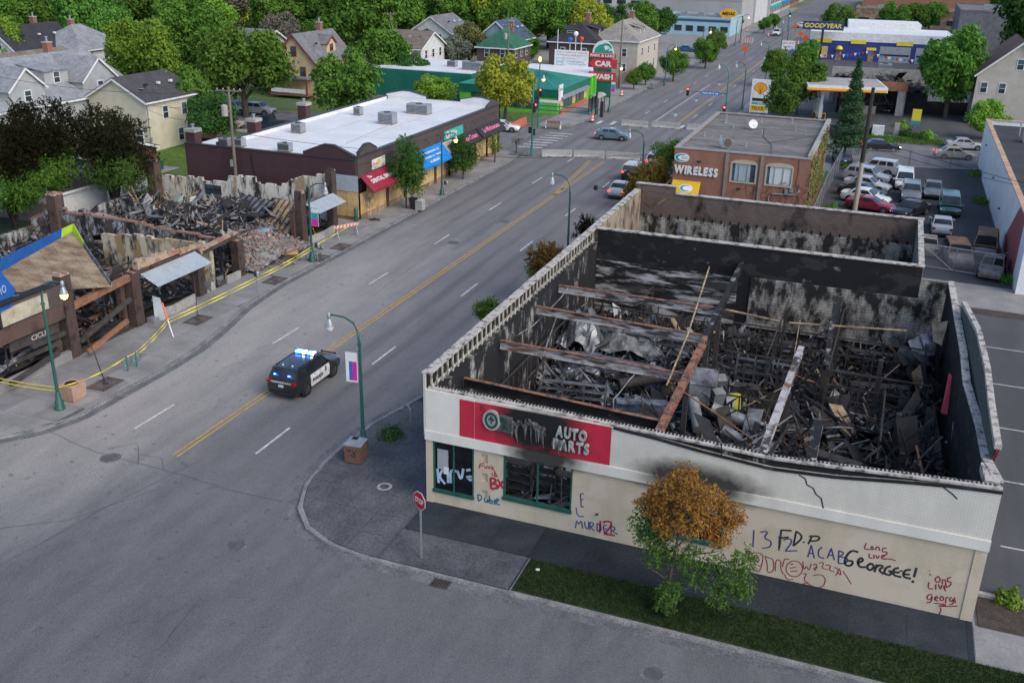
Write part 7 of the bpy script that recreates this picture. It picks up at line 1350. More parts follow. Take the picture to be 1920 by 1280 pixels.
house(-35.0, 148, 9.5, 12, 6.2, 9.4, 'hip', mBrk, mRf['black'], 'dark brown brick house with black hipped roof and white dormers', chim=(-4.5, 8, 10.8), dorm=(('S', -5.8, 2.6, 7.2, 8.2, 'shed'), ('E', 5.5, 1.8, 7.3, 8.3, 'shed'), ('E', 8.5, 1.8, 7.3, 8.3, 'shed')))
house(-25.5 - 3, 152, 9, 17, 6.6, 9.8, 'hip', mW['beige'], mRf['beige'], 'large beige stucco house with pale hipped roof and arched front window', chim=(-4.5, 12, 11.0), dorm=(('S', -4.5, 1.6, 7.5, 8.4, 'shed'), ('E', 6.5, 1.5, 7.6, 8.5, 'shed'), ('E', 9.5, 1.5, 7.6, 8.5, 'shed')))
house(38.5, 125, 10.5, 13, 7.2, 11.8, 'y', mW['beige'], mRf['brown'], 'tall beige house with brown gable roof beyond the white wall', wS=[(-9.4, 4.6), (-7, 4.6), (-3, 4.6), (-9.4, 1.6), (-7, 1.6), (-5.2, 8)]); house(-70, 160, 9, 11, 5.6, 8.5, 'y', mW['white'], mRf['grey'], 'white gabled house far behind the canopy'); house(-42, 200, 9, 11, 6.0, 9.2, 'y', mW['white'], mRf['grey'], 'pale gabled house far up behind the beige house'); house(-140, 150, 10, 10, 6, 9.5, 'y', mW['blue'], mRf['grey'], 'pale blue gabled house at the far edge of the trees')
# garages
def garage(x1, y0, w, l, hw, hr, wm, rm, label, door=None, ridge='x'):
    o = house(x1, y0, w, l, hw, hr, ridge, wm, rm, label, 'garage', wS=[], wE=[], ov=.25); o['category'] = 'garage'
    if door:
        a, b = door; d = part(o, 'garage_door', mat('maroon_door', (.10, .045, .042), (.08, .035, .033), 2, .6), .0, .06, a, b, 0, 2.15)
        for k in range(4): part(d, 'door_panel', MATS['maroon_door'], .062, .075, a + .1, b - .1, .08 + k * .52, .54 + k * .52)
    return o
mGarB = siding('siding_maroon', (.12, .055, .05), .18)
garage(-56, 43.3, 6.5, 7.6, 2.4, 3.6, mGarB, mRf['brown'], 'maroon garage with wide panelled door on the driveway', (1.0, 6.4)); garage(-49.3, 29.5, 6.5, 6.2, 2.6, 4.0, mW['white'], mRf['dark'], 'white sided garage behind the scorched trees', ridge='y')
# ------------------------------------------------------------------ fences
mChain = NT('chain_link'); _p = mChain.pos('obj'); _s = mChain.n('SeparateXYZ', i_0=_p)
_u = mChain.math('ADD', _s.outputs[0], _s.outputs[2]); _v = mChain.math('SUBTRACT', _s.outputs[0], _s.outputs[2])
_fa = mChain.math('LESS_THAN', mChain.math('FRACT', mChain.math('MULTIPLY', _u, 9)), .2); _fb = mChain.math('LESS_THAN', mChain.math('FRACT', mChain.math('MULTIPLY', _v, 9)), .2)
mChain.put(mChain.b.inputs['Alpha'], mChain.math('MAXIMUM', _fa, _fb)); mChain.fin((.33, .34, .35), .5, .5); mChain = mChain.m
def chain(pts, h, label, name='chain_link_fence'):
    o = empty(name, (pts[0][0], pts[0][1], 0), 0, label, 'fence'); o0 = Vector((pts[0][0], pts[0][1], 0))
    for a, b in zip(pts, pts[1:]):
        a, b = Vector((*a, 0)), Vector((*b, 0)); L = (b - a).length; n = max(1, int(L / 3)); ang = math.atan2(b.y - a.y, b.x - a.x)
        for i in range(n + 1): q = a.lerp(b, i / n) - o0; MB().tube([q, q + Vector((0, 0, h + .05))], .035, 6).build('post', mGal, o)
        MB().bar(a - o0 + Vector((0, 0, h)), b - o0 + Vector((0, 0, h)), .05).build('rail', mGal, o)
        MB().add([(0, 0, .05), (L, 0, .05), (L, 0, h), (0, 0, h)], [(0, 1, 2, 3)]).build('mesh_panel', mChain, o, loc=a - o0, rot=(0, 0, ang))
chain([(11.9, 53), (12.1, 70), (12.6, 85.6)], 2.1, 'leaning chain link fence beside the ivy clad brick shop'); chain([(13, 86.3), (20, 88.3), (24.5, 89.6), (27.4, 90.5)], 1.9, 'chain link fence and gate along the far side of the car lot'); chain([(-61, 66.8), (-52, 62), (-45, 61)], 1.4, 'chain link fence round the green lawn'); chain([(-75, 89.5), (-62, 91.5)], 1.2, 'chain link fence before the yellow house yard')
g = empty('mesh_gate', (20.6, 47.6, 0), 0, 'galvanised mesh gate standing before the burnt cars', 'gate'); B_ = [Vector((.2, 0, .1)), Vector((5.6, -.9, .1)), Vector((5.7, -.9, 1.9)), Vector((.3, 0, 1.9))]
for a, b in zip(B_, B_[1:] + B_[:1]): MB().tube([a, b], .04, 6).build('frame_tube', mGal, g)
MB().tube([(2.9, -.45, .1), (3.0, -.45, 1.9)], .03, 6).build('frame_tube', mGal, g); MB().tube([(.3, 0, 1.9), (2.9, -.45, .1)], .02, 6).build('brace', mGal, g); L = 5.5
MB().add([(0, 0, .12), (L, 0, .12), (L, 0, 1.88), (0, 0, 1.88)], [(0, 1, 2, 3)]).build('mesh_panel', mChain, g, loc=(.22, 0, 0), rot=(0, 0, math.atan2(-.9, 5.4))); MB().bar((5.7, -.9, 1.85), (7.1, 1.2, 1.7), .04).build('rail', mGal, g)
f = empty('iron_fence', (-49.6, 36.2, 0), 0, 'black iron railing fence behind the ruins by the white garage', 'fence')
for i in range(34): MB().bar((i * .14, -.02 * i, .05), (i * .14, -.02 * i, 1.75 + .1 * (i % 2)), .03).build('picket', mBlackM, f)
for z in (.3, 1.5): MB().bar((0, 0, z), (4.7, -.66, z), .04).build('rail', mBlackM, f)
f = empty('board_fence', (-57, 28.8, 0), 0, 'grey weathered board fence behind the charred chimney', 'fence')
for i in range(52): MB().box(i * .18, i * .18 + .16, 0, .03, 0, 1.7 + .08 * (i % 3)).build('board', mPole, f)
f = empty('board_fence', (20.5, 131.5, 0), R(14), 'dark brown board fence beside the burnt gas station shop', 'fence')
for i in range(36): MB().box(i * .22, i * .22 + .2, 0, .04, 0, 1.9).build('board', mat('dark_fence', (.045, .032, .025), (.035, .025, .02), 2, .9), f)
f = empty('board_fence', (-28.4, 136, 0), R(90), 'weathered wooden fence between the car wash and the beige house', 'fence')
for i in range(60): MB().box(i * .26, i * .26 + .24, 0, .04, 0, 1.8 + .06 * (i % 2)).build('board', mPole if i < 34 else mWood, f)
# ------------------------------------------------------------------ green car wash
mGrn = mat('green_cladding', (.012, .15, .10), (.010, .12, .085), .6, .5, coord='pos', stretch=(1, 1, .2)); mLimeW = mat('lime_wall', (.13, .50, .035), (.11, .43, .03), .8, .7, coord='pos'); mGrnRoof = mat('green_metal_roof', (.025, .22, .16), (.02, .18, .135), .5, .4, coord='pos')
cw = empty('car_wash', (-28.4, 104.6, 0), 0, 'green car wash building with lime walls, metal hip roof and boarded windows', 'building')
part(cw, 'corner_hall', mLimeW, -15.5, 0, 0, 16, 0, 2.35); part(cw, 'fascia', mGrn, -15.6, .12, -.12, 16.1, 2.35, 3.5)
for k in range(64): part(cw, 'cladding_batten', mGrn, -15.5 + k * .245, -15.44 + k * .245, -.15, -.121, 2.36, 3.49)
e1, e2, e3, e4, r1, r2 = (.2, -.2, 3.5), (.2, 16.2, 3.5), (-15.7, 16.2, 3.5), (-15.7, -.2, 3.5), (-5.5, 6.5, 5.4), (-10, 9, 5.4)
for f in ((e4, e1, r1, r2), (e1, e2, r1), (e2, e3, r2, r1), (e3, e4, r2)): MB().poly(f, .08).build('roof', mGrnRoof, cw)
for k in range(1, 26): t = k / 26; a = Vector(e4).lerp(Vector(e1), t); b = Vector(r2).lerp(Vector(r1), min(1, max(0, (t - .35) / .3))); MB().bar(a + Vector((0, 0, .02)), a.lerp(b, .97) + Vector((0, 0, .02)), .05, .05).build('roof_seam', mGrnRoof, cw)
for k in range(1, 18): t = k / 18; a = Vector(e1).lerp(Vector(e2), t); MB().bar(a + Vector((0, 0, .02)), a.lerp(Vector(r1), .97) + Vector((0, 0, .02)), .05, .05).build('roof_seam', mGrnRoof, cw)
part(cw, 'wash_hall', mGrn, -33, -15.7, 5, 20.5, 0, 4.2); part(cw, 'hall_roof', mMemb, -32.8, -15.9, 5.2, 20.3, 4.2, 4.3); part(cw, 'rear_hall', mLimeW, -9, -.3, 16.2, 28, 0, 3.3); part(cw, 'rear_roof', mMemb, -14, 0, 16.25, 28.2, 3.5, 3.65)
acunit(cw, (-17.4, 9.5, 4.3), (3.0, 1.6, 1.3)); acunit(cw, (-22, 12, 4.3), (1.4, 1.2, .9))
for k in range(8):
    x = -13.6 + k * 1.35; part(cw, 'window_bay', mBlackM, x, x + 1.25, -.06, -.001, .55, 2.3); part(cw, 'window_pane', mPlyY if k in (0, 1, 2, 3) else mGlassB, x + .08, x + 1.17, -.09, -.061, .6, 1.4); part(cw, 'window_pane', mGlassB, x + .08, x + 1.17, -.09, -.061, 1.46, 2.2)
text(cw, 'XING', mBlackM, 1.3, .5, frame((-10.6, -.1, .75), (1, 0, 0), (0, 0, 1)), bold=.02, extr=.004)
for k in range(7): y = .9 + k * 2.0; part(cw, 'side_window', mBlackM, .001, .06, y, y + 1.7, .55, 2.25); part(cw, 'window_pane', mPlyY if k % 3 == 0 else mGlassB, .061, .08, y + .1, y + 1.6, .62, 2.18); MB().poly([(.05, y - .1, 2.5), (.05, y + 1.85, 2.5), (.7, y + 1.85, 2.1), (.7, y - .1, 2.1)], .04).build('window_hood', mGal, cw)
part(cw, 'wall_sign', mWhiteP, .13, .3, -.2, 1.5, 2.0, 4.2); text(cw, 'Park Lake', mSwT, 1.3, .4, frame((.31, -.1, 3.4), (0, 1, 0), (0, 0, 1)), extr=.003)
for k in range(5): part(cw, 'bay_pier', mLimeW, -.3, .1, 17 + k * 2.2, 17.7 + k * 2.2, 0, 3.3)
part(cw, 'planter', mRedB, .1, .5, .5, 14, 0, .45)
# pylon sign
mCWr = mat('sign_crimson', (.55, .035, .055), (.48, .03, .045), 1.5, .5)
ps = empty('pylon_sign', (-27.3, 125, 0), 0, 'tall green pylon sign with red arrows and a wave emblem at the car wash', 'sign'); part(ps, 'pylon', mGrn, -1.7, 1.2, -.3, .3, 0, 6.2)
def arrow(z0, z1, x0, x1, s, tw):
    zc = (z0 + z1) / 2; a = MB().poly([(x0, -.45, zc), (x0 + .75, -.45, z0 - .12), (x0 + .75, -.45, z0), (x1, -.45, z0), (x1, -.45, z1), (x0 + .75, -.45, z1), (x0 + .75, -.45, z1 + .12)], .3, (0, -1, 0)).build('arrow_panel', mCWr, ps)
    text(a, s, mWhiteP, tw, (z1 - z0) * .62, frame((x0 + .95, -.46, z0 + (z1 - z0) * .19), (1, 0, 0), (0, 0, 1)), bold=.05, extr=.02)
arrow(4.55, 6.0, -2.4, 2.2, 'CAR', 2.8); arrow(2.55, 3.95, -3.0, 2.1, 'WASH', 3.7)
a = part(ps, 'name_panel', mCWr, -2.5, 2.0, -.5, -.31, 6.2, 6.85); text(a, 'PARK & LAKE', mWhiteP, 4.0, .42, frame((-2.25, -.51, 6.32), (1, 0, 0), (0, 0, 1)), bold=.03, extr=.01)
dm = [(-.25 + 1.75 * math.cos(R(t)), 6.86 + 2.0 * math.sin(R(t))) for t in range(0, 181, 12)]; dmn = MB().poly([(x, -.4, z) for x, z in dm], .2, (0, -1, 0)).build('wave_plate', mWhiteP, ps)
mWave = mat('wave_green', (.02, .24, .17), (.03, .32, .24), 1.5, .5)
MB().poly([(x * .95 - .01, -.405, z) for x, z in [(-1.8, 6.9), (1.6, 6.9), (1.3, 7.4), (.7, 7.25), (.9, 7.7), (.2, 7.35), (-.1, 7.9), (-.5, 8.3), (-1.1, 8.1), (-1.6, 7.6)]]).build('wave_print', mWave, dmn)
o_ = [(.25 + 1.1 * math.cos(R(t)), -.408, 7.35 + 1.15 * math.sin(R(t))) for t in range(20, 171, 15)]; i_ = [(.3 + .75 * math.cos(R(t)), -.408, 7.35 + .75 * math.sin(R(t))) for t in range(20, 171, 15)]; MB().add(o_ + i_, [(i, i + 1, 12 + i, 11 + i) for i in range(10)]).build('wave_print', mWave, dmn)
bb = empty('billboard', (-38.1, 132, 0), 0, 'white lettered billboard with blue, white and red balls on poles above the car wash', 'billboard'); bd = part(bb, 'board', mWhiteP, 0, 6.0, -.1, .1, 2.9, 6.3)
mLtR = mat('faded_red_print', (.50, .22, .24), (.42, .18, .2), 2, .7); mLtB = mat('faded_blue_print', (.20, .30, .42), (.16, .25, .36), 2, .7)
for s, x, z, w_, h_, m_ in (('Your Complete Car Cleaning', .3, 5.75, 5.4, .34, mLtR), ('& Detailing Headquarters', .5, 5.3, 5.0, .34, mLtR), ('Featuring:', 2.1, 4.8, 1.6, .28, mLtB), ('Detail Center', 2.3, 4.35, 3.0, .28, mLtB), ('Triple Coat Foam Wax', 2.3, 3.9, 3.5, .28, mLtB), ('Park & Lake', .5, 4.2, 1.0, .3, mSwT)): text(bd, s, m_, w_, h_, frame((x, -.105, z), (1, 0, 0), (0, 0, 1)), extr=.002, bold=.015)
for a, b in (((.3, 4.9), (1.7, 5.0)), ((1.7, 5.0), (1.5, 3.8)), ((1.5, 3.8), (.5, 3.8)), ((.5, 3.8), (.3, 4.9))): MB().bar((a[0], -.106, a[1]), (b[0], -.106, b[1]), .06, .008, up=Vector((0, 1, 0))).build('emblem_edge', mSwT, bd)
for x in (.6, 2.2, 3.8, 5.4): part(bb, 'leg', mGal, x - .06, x + .06, -.05, .05, 0, 2.9)
for x, z, m_ in ((.4, 9.6, None), (2.6, 8.0, mat('ball_blue', (.03, .12, .42), (.02, .1, .36), 2, .4)), (3.6, 9.0, mWhiteP), (4.6, 8.2, mat('ball_red', (.55, .05, .04), (.48, .04, .035), 2, .4))):
    MB().tube([(x, .2, 3), (x, .2, z)], .06, 6).build('pole', mWhiteP, bb)
    if m_: MB().lathe([(.02, -.42), (.25, -.36), (.4, -.1), (.4, .1), (.25, .36), (.02, .42)], (x, .2, z), 14).build('ball', m_, bb, 60)
# ------------------------------------------------------------------ gas station and tyre shop
mShY = mat('canopy_yellow', (.80, .45, .01), (.72, .40, .01), 1, .5); mShR = mat('canopy_red', (.6, .03, .02), (.52, .03, .02), 1, .5)
gs = empty('gas_canopy', (5.5, 116, 0), R(10), 'white gas station canopy with yellow and red edge stripe on columns', 'canopy'); part(gs, 'canopy_top', mWhiteP, 0, 11, 0, 10, 4.45, 5.15); part(gs, 'yellow_stripe', mShY, -.02, 9.2, -.03, -.001, 4.5, 4.8); part(gs, 'red_stripe', mShR, -.02, 9.2, -.035, -.002, 4.36, 4.5); part(gs, 'canopy_deck', mConcLt, .3, 10.7, .3, 9.7, 5.15, 5.2)
part(gs, 'corner_panel', mShY, 9.4, 10.9, -.03, -.001, 4.5, 4.8)
for x in (2.5, 7.6):
    for y in (3, 7.5): part(gs, 'column', mWhiteP, x - .2, x + .2, y - .2, y + .2, 0, 4.45); part(gs, 'pump', mWhiteP, x - .4, x + .4, y + .5, y + 1.0, .1, 1.9); MB().tube([(x - .7, y - .8, 0), (x - .7, y - .8, .9), (x + .7, y - .8, .9), (x + .7, y - .8, 0)], .06, 8).build('guard_hoop', mShY, gs)
sh = empty('price_sign', (-1.4, 119, 0), 0, 'tall white price sign with a yellow scallop shell emblem', 'sign'); bd = part(sh, 'panel', mWhiteP, -1.35, 1.35, -.2, .2, .3, 5.1)
for x in (-1.2, 1.2): part(sh, 'post', mGal, x - .1, x + .1, -.15, .15, 0, .3)
def shell(cx, cz, r, y, m_): return MB().poly([(cx + r * .22, y, cz - r), (cx + r * .5, y, cz - r * .62)] + [(cx + r * 1.05 * math.cos(R(t)) * (1 + .03 * (k % 2)), y, cz - .1 * r + r * .95 * math.sin(R(t)) * (1 + .04 * (k % 2))) for k, t in enumerate(range(-15, 196, 14))] + [(cx - r * .5, y, cz - r * .62), (cx - r * .22, y, cz - r)]).build('shell_emblem', m_, bd)
shell(0, 3.9, .92, -.205, mShR); shell(0, 3.9, .80, -.21, mShY)
for t in range(40, 141, 20): MB().bar((0, -.214, 3.15), (.72 * math.cos(R(t)), -.214, 3.8 + .72 * math.sin(R(t))), .035, .008, up=Vector((0, 1, 0))).build('shell_rib', mShR, bd)
part(bd, 'price_strip', mBlackM, -1.1, 1.1, -.21, -.201, 1.95, 2.4); part(bd, 'price_strip', mSg[2], -1.1, 1.1, -.21, -.201, 1.45, 1.8); text(bd, 'DIESEL', mWhiteP, 1.0, .2, frame((-.2, -.212, 1.52), (1, 0, 0), (0, 0, 1)), extr=.002); part(bd, 'yellow_board', mShY, -1.2, 1.0, -.24, -.201, .55, 1.3); text(bd, 'TRUCK', mBlackM, 1.8, .5, frame((-1.05, -.245, .68), (1, 0, 0), (0, 0, 1)), extr=.002)
bs = empty('burnt_station_shop', (9.5, 127, 0), R(6), 'burnt gas station shop with scorched orange fascia and caved in roof', 'building'); mOrF = mat('scorched_fascia', (.40, .19, .09), (.26, .11, .06), .8, .8, coord='pos')
part(bs, 'fascia', mOrF, 0, 9.5, -.2, .2, 3.6, 4.9); part(bs, 'side_fascia', mat('tan_fascia', (.42, .26, .10), (.34, .2, .08), .8, .8), 9.3, 9.6, .21, 8, 3.6, 4.8); part(bs, 'back_wall', mConcLt, -1, 14, 11, 11.4, 0, 5.6); part(bs, 'left_wall', mChIn, -.3, .0, .25, 11, 0, 4.6); part(bs, 'low_wall', mGreyR, .2, 5.5, -.1, .1, 0, 1.2); part(bs, 'end_pier', mConcLt, 8.3, 9.3, -.15, .15, 0, 3.6); part(bs, 'interior', mChar, .2, 13, 3, 10.8, 0, 3.2); part(bs, 'side_wall', mGreyR, 9.35, 9.55, .21, 8, 0, 3.5)
debris(bs, 260, lambda: (random.uniform(.3, 12.5), random.uniform(.5, 10.5)), [(mChar, 4), (mChar2, 3), (mTanD, .6)], lambda x, y: 3.6 + .6 * math.sin(x), 'collapsed_roof', .8, 3, .3, .8); debris(bs, 120, lambda: (random.uniform(.3, 8), random.uniform(-.1, 2.5)), [(mChar, 4), (mChar2, 3), (mTanD, 1)], lambda x, y: .3, 'loose_debris', .5, 2.4, .8, 1.5); acunit(bs, (7, 11.8, 5.0), (2, 1.4, 1.3))
mTyB = mat('royal_blue_wall', (.03, .045, .20), (.025, .038, .17), .5, .6, coord='pos'); mTyY = mat('yellow_sign', (.75, .60, .05), (.66, .52, .04), 1, .5)
ty = empty('tyre_shop', (-2, 205, 0), R(4), 'blue tyre shop with white upper band, yellow signs and garage doors', 'building'); part(ty, 'wall', mTyB, 0, 30, 0, 18, 0, 4.1); part(ty, 'upper_band', mWhiteP, -.1, 30.1, -.1, 18.1, 4.1, 5.9); part(ty, 'rear_block', mWhiteP, 8, 24, 14, 26, 5.9, 7.2)
for x, w_ in ((3.0, 3.2), (10.3, 3.2), (20, 3.4), (27.6, 2)): part(ty, 'yellow_sign', mTyY, x - w_ / 2, x + w_ / 2, -.16, -.101, 3.6, 4.5)
for x in (15, 22.5): d = part(ty, 'garage_door', mGal, x, x + 6.4, -.08, -.001, 0, 3.3); part(d, 'door_windows', mGlass, x + .2, x + 6.2, -.1, -.081, 1.3, 1.7)
part(ty, 'boarded_window', mPlyY, .8, 4.0, -.07, -.001, .3, 2.8); part(ty, 'door', mTanD, 5.8, 7.0, -.07, -.001, 0, 2.3); MB().lathe([(.02, .8), (.5, .65), (.8, .2), (.8, 0)], (6.4, -.3, 2.3), 14).build('dome_awning', mTyY, ty); part(ty, 'flat_awning', mTyY, 12.2, 14.2, -.9, -.001, 2.4, 2.9); part(ty, 'door', mTanD, 12.6, 13.8, -.07, -.001, 0, 2.3)
tsn = empty('tyre_sign', (.6, 203, 0), R(4), 'dark blue sign with yellow lettering on a tall black pole', 'sign'); bd = part(tsn, 'board', mat('sign_navy', (.025, .05, .16), (.02, .04, .13), 1, .5), -4.4, 4.3, -.3, .3, 6.4, 8.2); text(bd, 'GOOD YEAR', mTyY, 8.0, 1.0, frame((-4.15, -.31, 6.8), (1, 0, 0), (0, 0, 1)), bold=.03, extr=.01, shear=.15); part(tsn, 'pole', mBlackM, -.25, .25, -.25, .25, 0, 6.4)
MB().poly([(.15, -.316, 7.05), (.45, -.316, 7.35), (.3, -.316, 7.4), (.75, -.316, 7.95), (.2, -.316, 7.55), (.38, -.316, 7.5), (.0, -.316, 7.15)]).build('winged_foot', mTyY, bd)
bt_ = empty('bunting', (-6, 190, 0), 0, 'red white and blue pennant string across the tyre shop forecourt', 'bunting')
for i in range(44):
    x = i * .75; z = 3.6 - 1.2 * math.sin(PI * (i % 22) / 22); MB().poly([(x, 0, z), (x + .6, 0, z), (x + .3, 0, z - .7)]).build('pennant', (mRed, mWhiteP, mAwB)[i % 3], bt_)
nc = empty('banner_sign', (*G(1475, 112)[:2], 0), 0, 'white pole banner with red print beside the gas station trees', 'sign'); MB().bar((0, 0, 0), (0, 0, 3), .1).build('post', mGal, nc); bd = part(nc, 'panel', mWhiteP, -1.4, 1.4, -.05, .05, 2.2, 4.0); text(bd, "LEW'S AUTO", mCWr, 2.4, .4, frame((-1.2, -.055, 3.3), (1, 0, 0), (0, 0, 1)), extr=.002); text(bd, '612 822', mLtB, 2.0, .35, frame((-1.0, -.055, 2.6), (1, 0, 0), (0, 0, 1)), extr=.002)
for px, py, m_, lb, d in ((1645, 255, mWhiteP, 'white electrical cabinet with low plinth on the verge', (1.5, 1.0, 1.4)), (1680, 252, mConcLt, 'pale utility cabinet beside the verge shrubs', (.7, .7, 1.5))):
    o = thing_at('utility_cabinet', px, py, lb, 'cabinet'); part(o, 'body', m_, -d[0] / 2, d[0] / 2, -.4, .4, .1, d[2]); part(o, 'plinth', mConc, -d[0] / 2 - .1, d[0] / 2 + .1, -.5, .5, 0, .1)
o = thing_at('yellow_post_sign', 1715, 240, 'yellow and teal notice sign on the verge', 'sign'); part(o, 'panel', mTyY, -.6, .6, -.05, .05, 1.0, 2.6); part(o, 'lower_panel', mSwT, -.6, .6, -.06, .051, .5, 1.0); part(o, 'post', mGal, -.06, .06, .06, .12, 0, 2.5)
# ------------------------------------------------------------------ white walled building on the right
mWW = mat('white_block_wall', (.78, .79, .78), (.66, .67, .67), .5, .8, .2, 20, coord='pos', fine=.12); mWR = mat('red_mural', (.34, .07, .07), (.26, .09, .09), .8, .8, coord='pos')
wb_ = empty('white_building', (27.7, 43.2, 0), 0, 'long white walled building with rust coloured coping and dark flat roof', 'building'); part(wb_, 'west_wall', mWW, 0, .3, 0, 51, 0, 5.2); part(wb_, 'south_wall', mWW, .3, 22, 0, .3, 0, 5.2); part(wb_, 'north_wall', mWW, .3, 22, 50.7, 51, 0, 5.2); part(wb_, 'roof', mat('dark_roof', (.05, .052, .055), (.035, .036, .038), .4, .9, coord='pos'), .3, 22, .3, 50.7, 4.6, 4.7); part(wb_, 'east_wall', mWW, 21.7, 22, .3, 50.7, 0, 5.2)
for k in range(17): part(wb_, 'coping', mat('rust_coping', (.42, .22, .12), (.5, .36, .24), 1.0, .7, coord='pos'), -.08, .4, k * 3.0, k * 3.0 + 2.98, 5.2, 5.3)
for k in range(7): part(wb_, 'coping', MATS['rust_coping'], .41 + k * 3.08, .41 + k * 3.08 + 3.06, 50.6, 51.08, 5.2, 5.3)
MB().poly([(-.006, 3.0, .02), (-.006, 10.5, .02), (-.006, 12.5, 1.2), (-.006, 7, 5.0), (-.006, 3.0, 5.1)]).build('painted_mural', mWR, wb_)
mWd = glassmat('mullion_glass'); acunit(wb_, (4.0, 40, 4.7), (2, 1.6, 1.1)); MB().tube([(3, 44, 4.7), (3, 44, 6.2)], .08, 8).build('vent_pipe', mGal, wb_); MB().lathe([(.9, 0), (.9, .4), (.3, .8)], (4.5, 33, 4.7), 14).build('skylight', mWhiteP, wb_)
for y, z in ((44, 3.4), (30, 2.6), (20, 1.8)): MB().cbox((-.08, y, z), (.16, .3, .12)).build('wall_fitting', mBlackM, wb_)
# ------------------------------------------------------------------ far street frontage
def block(x0, x1, y0, y1, h, m, label, nw=(0, 0), bands=(), roof=None, cat='building', wm=mGlass, side='S'):
    o = empty('commercial_building', (x0, y0, 0), 0, label, cat); W_, D__ = x1 - x0, y1 - y0; part(o, 'wall', m, 0, W_, 0, D__, 0, h); part(o, 'roof', roof or mRoofG, .3, W_ - .3, .3, D__ - .3, h, h + .05)
    for a in ((-.1, W_ + .1, -.1, .3), (-.1, W_ + .1, D__ - .3, D__ + .1), (-.1, .3, .31, D__ - .31), (W_ - .3, W_ + .1, .31, D__ - .31)): part(o, 'parapet', m, *a, h, h + .45)
    cols, rows = nw
    for r_ in range(rows):
        z = 1 + r_ * (h - .6) / max(1, rows)
        for c_ in range(cols):
            if side == 'S': x = W_ * (c_ + .5) / cols; part(o, 'window', wm, x - W_ / cols * .32, x + W_ / cols * .32, -.04, -.001, z, z + 1.5)
            else: y = D__ * (c_ + .5) / cols; part(o, 'window', wm, W_ + .001, W_ + .04, y - D__ / cols * .32, y + D__ / cols * .32, z, z + 1.5)
    for z0, z1, mm, sd_ in bands:
        if sd_ == 'S': part(o, 'band', mm, 0, W_, -.06, -.041, z0, z1)
        else: part(o, 'band', mm, W_ + .041, W_ + .3, 0, D__, z0, z1)
    for k in range(3): part(o, 'roof_unit', mGal, W_ * (.2 + .25 * k), W_ * (.2 + .25 * k) + 1.8, D__ * .4, D__ * .4 + 1.6, h + .05, h + 1.2)
    return o
mLB = mat('pale_blue_wall', (.33, .50, .56), (.28, .43, .50), .4, .8, coord='pos'); mGW = mat('grey_wall', (.40, .39, .37), (.33, .32, .31), .3, .8, coord='pos'); mOW = mat('offwhite_wall', (.56, .56, .53), (.48, .48, .46), .3, .8, coord='pos'); mBkB = brickmat('orange_far_brick', (.36, .17, .10), (.30, .14, .085), (.28, .2, .15)); mNv = mat('navy_band', (.05, .08, .16), (.04, .065, .13), 1, .7)
block(-46, -27, 250, 268, 4.4, mLB, 'pale blue muffler shop with flat roof on the far corner', (6, 1), ((3.6, 4.2, mNv, 'S'),)); block(-62, -46.2, 240, 262, 4.8, mLB, 'pale blue garage with white doors and navy band', (3, 1), ((3.4, 4.6, mNv, 'S'),), wm=mWhiteP); block(-56, -28, 275, 300, 8, mGW, 'grey flat roofed warehouse behind the muffler shop'); block(-62, -28, 305, 335, 9.5, mOW, 'white flat roofed store beyond the grey warehouse', (6, 1)); block(-95, -45, 360, 400, 13, mOW, 'large pale office block at the top of the view', (9, 3))
cols_ = [('cream storefront with green awnings', mOW, mSg[2]), ('tan storefront with blue awning', mat('tan_wall', (.48, .38, .25), (.4, .32, .2), .4, .8), mAwB), ('rose brick storefront row', mBkB, mSg[2]), ('grey stone storefront row', mGW, mTyY), ('yellow painted storefront row', mat('ochre_wall', (.55, .42, .2), (.46, .35, .17), .4, .8), mRed)]
for k, (lb, m_, aw_) in enumerate(cols_): block(-48, -27.5, 340 + k * 34, 372 + k * 34, 7 + (k % 3) * 1.5, m_, lb + ' lining the distant street', (7, 2), ((2.6, 3.6, aw_, 'E'),), side='E')
ms = empty('oval_sign', (*G(1362, 66)[:2], 0), 0, 'orange oval sign on a pole with a small white board below', 'sign'); MB().bar((0, 0, 0), (0, 0, 4), .25).build('pole', mGal, ms); bd = MB().poly([(2.4 * math.cos(2 * PI * i / 28), -.2, 5.6 + 1.35 * math.sin(2 * PI * i / 28)) for i in range(28)], .4, (0, -1, 0)).build('panel', mat('midas_yellow', (.85, .42, .01), (.78, .36, .01), 1, .5), ms); text(bd, 'MIDAS', mBlackM, 3.4, .9, frame((-1.7, -.21, 5.2), (1, 0, 0), (0, 0, 1)), bold=.04, extr=.01, shear=.2); part(ms, 'reader_board', mWhiteP, -1.8, 1.8, -.15, .15, 2.0, 3.9)
block(3, 70, 338, 365, 15, mBkB, 'big orange brick building at the head of the street', (16, 2)); block(2, 34, 318, 334, 5, mTanS, 'low tan shop before the big brick building', (6, 1)); block(30, 60, 250, 285, 9, mRf['grey'], 'grey shingled hall behind the tyre shop trees'); block(2, 26, 380, 470, 8, mGW, 'grey storefronts on the distant right side', (8, 2)); block(-160, -110, 420, 470, 12, mOW, 'pale distant block above the trees', (8, 3))
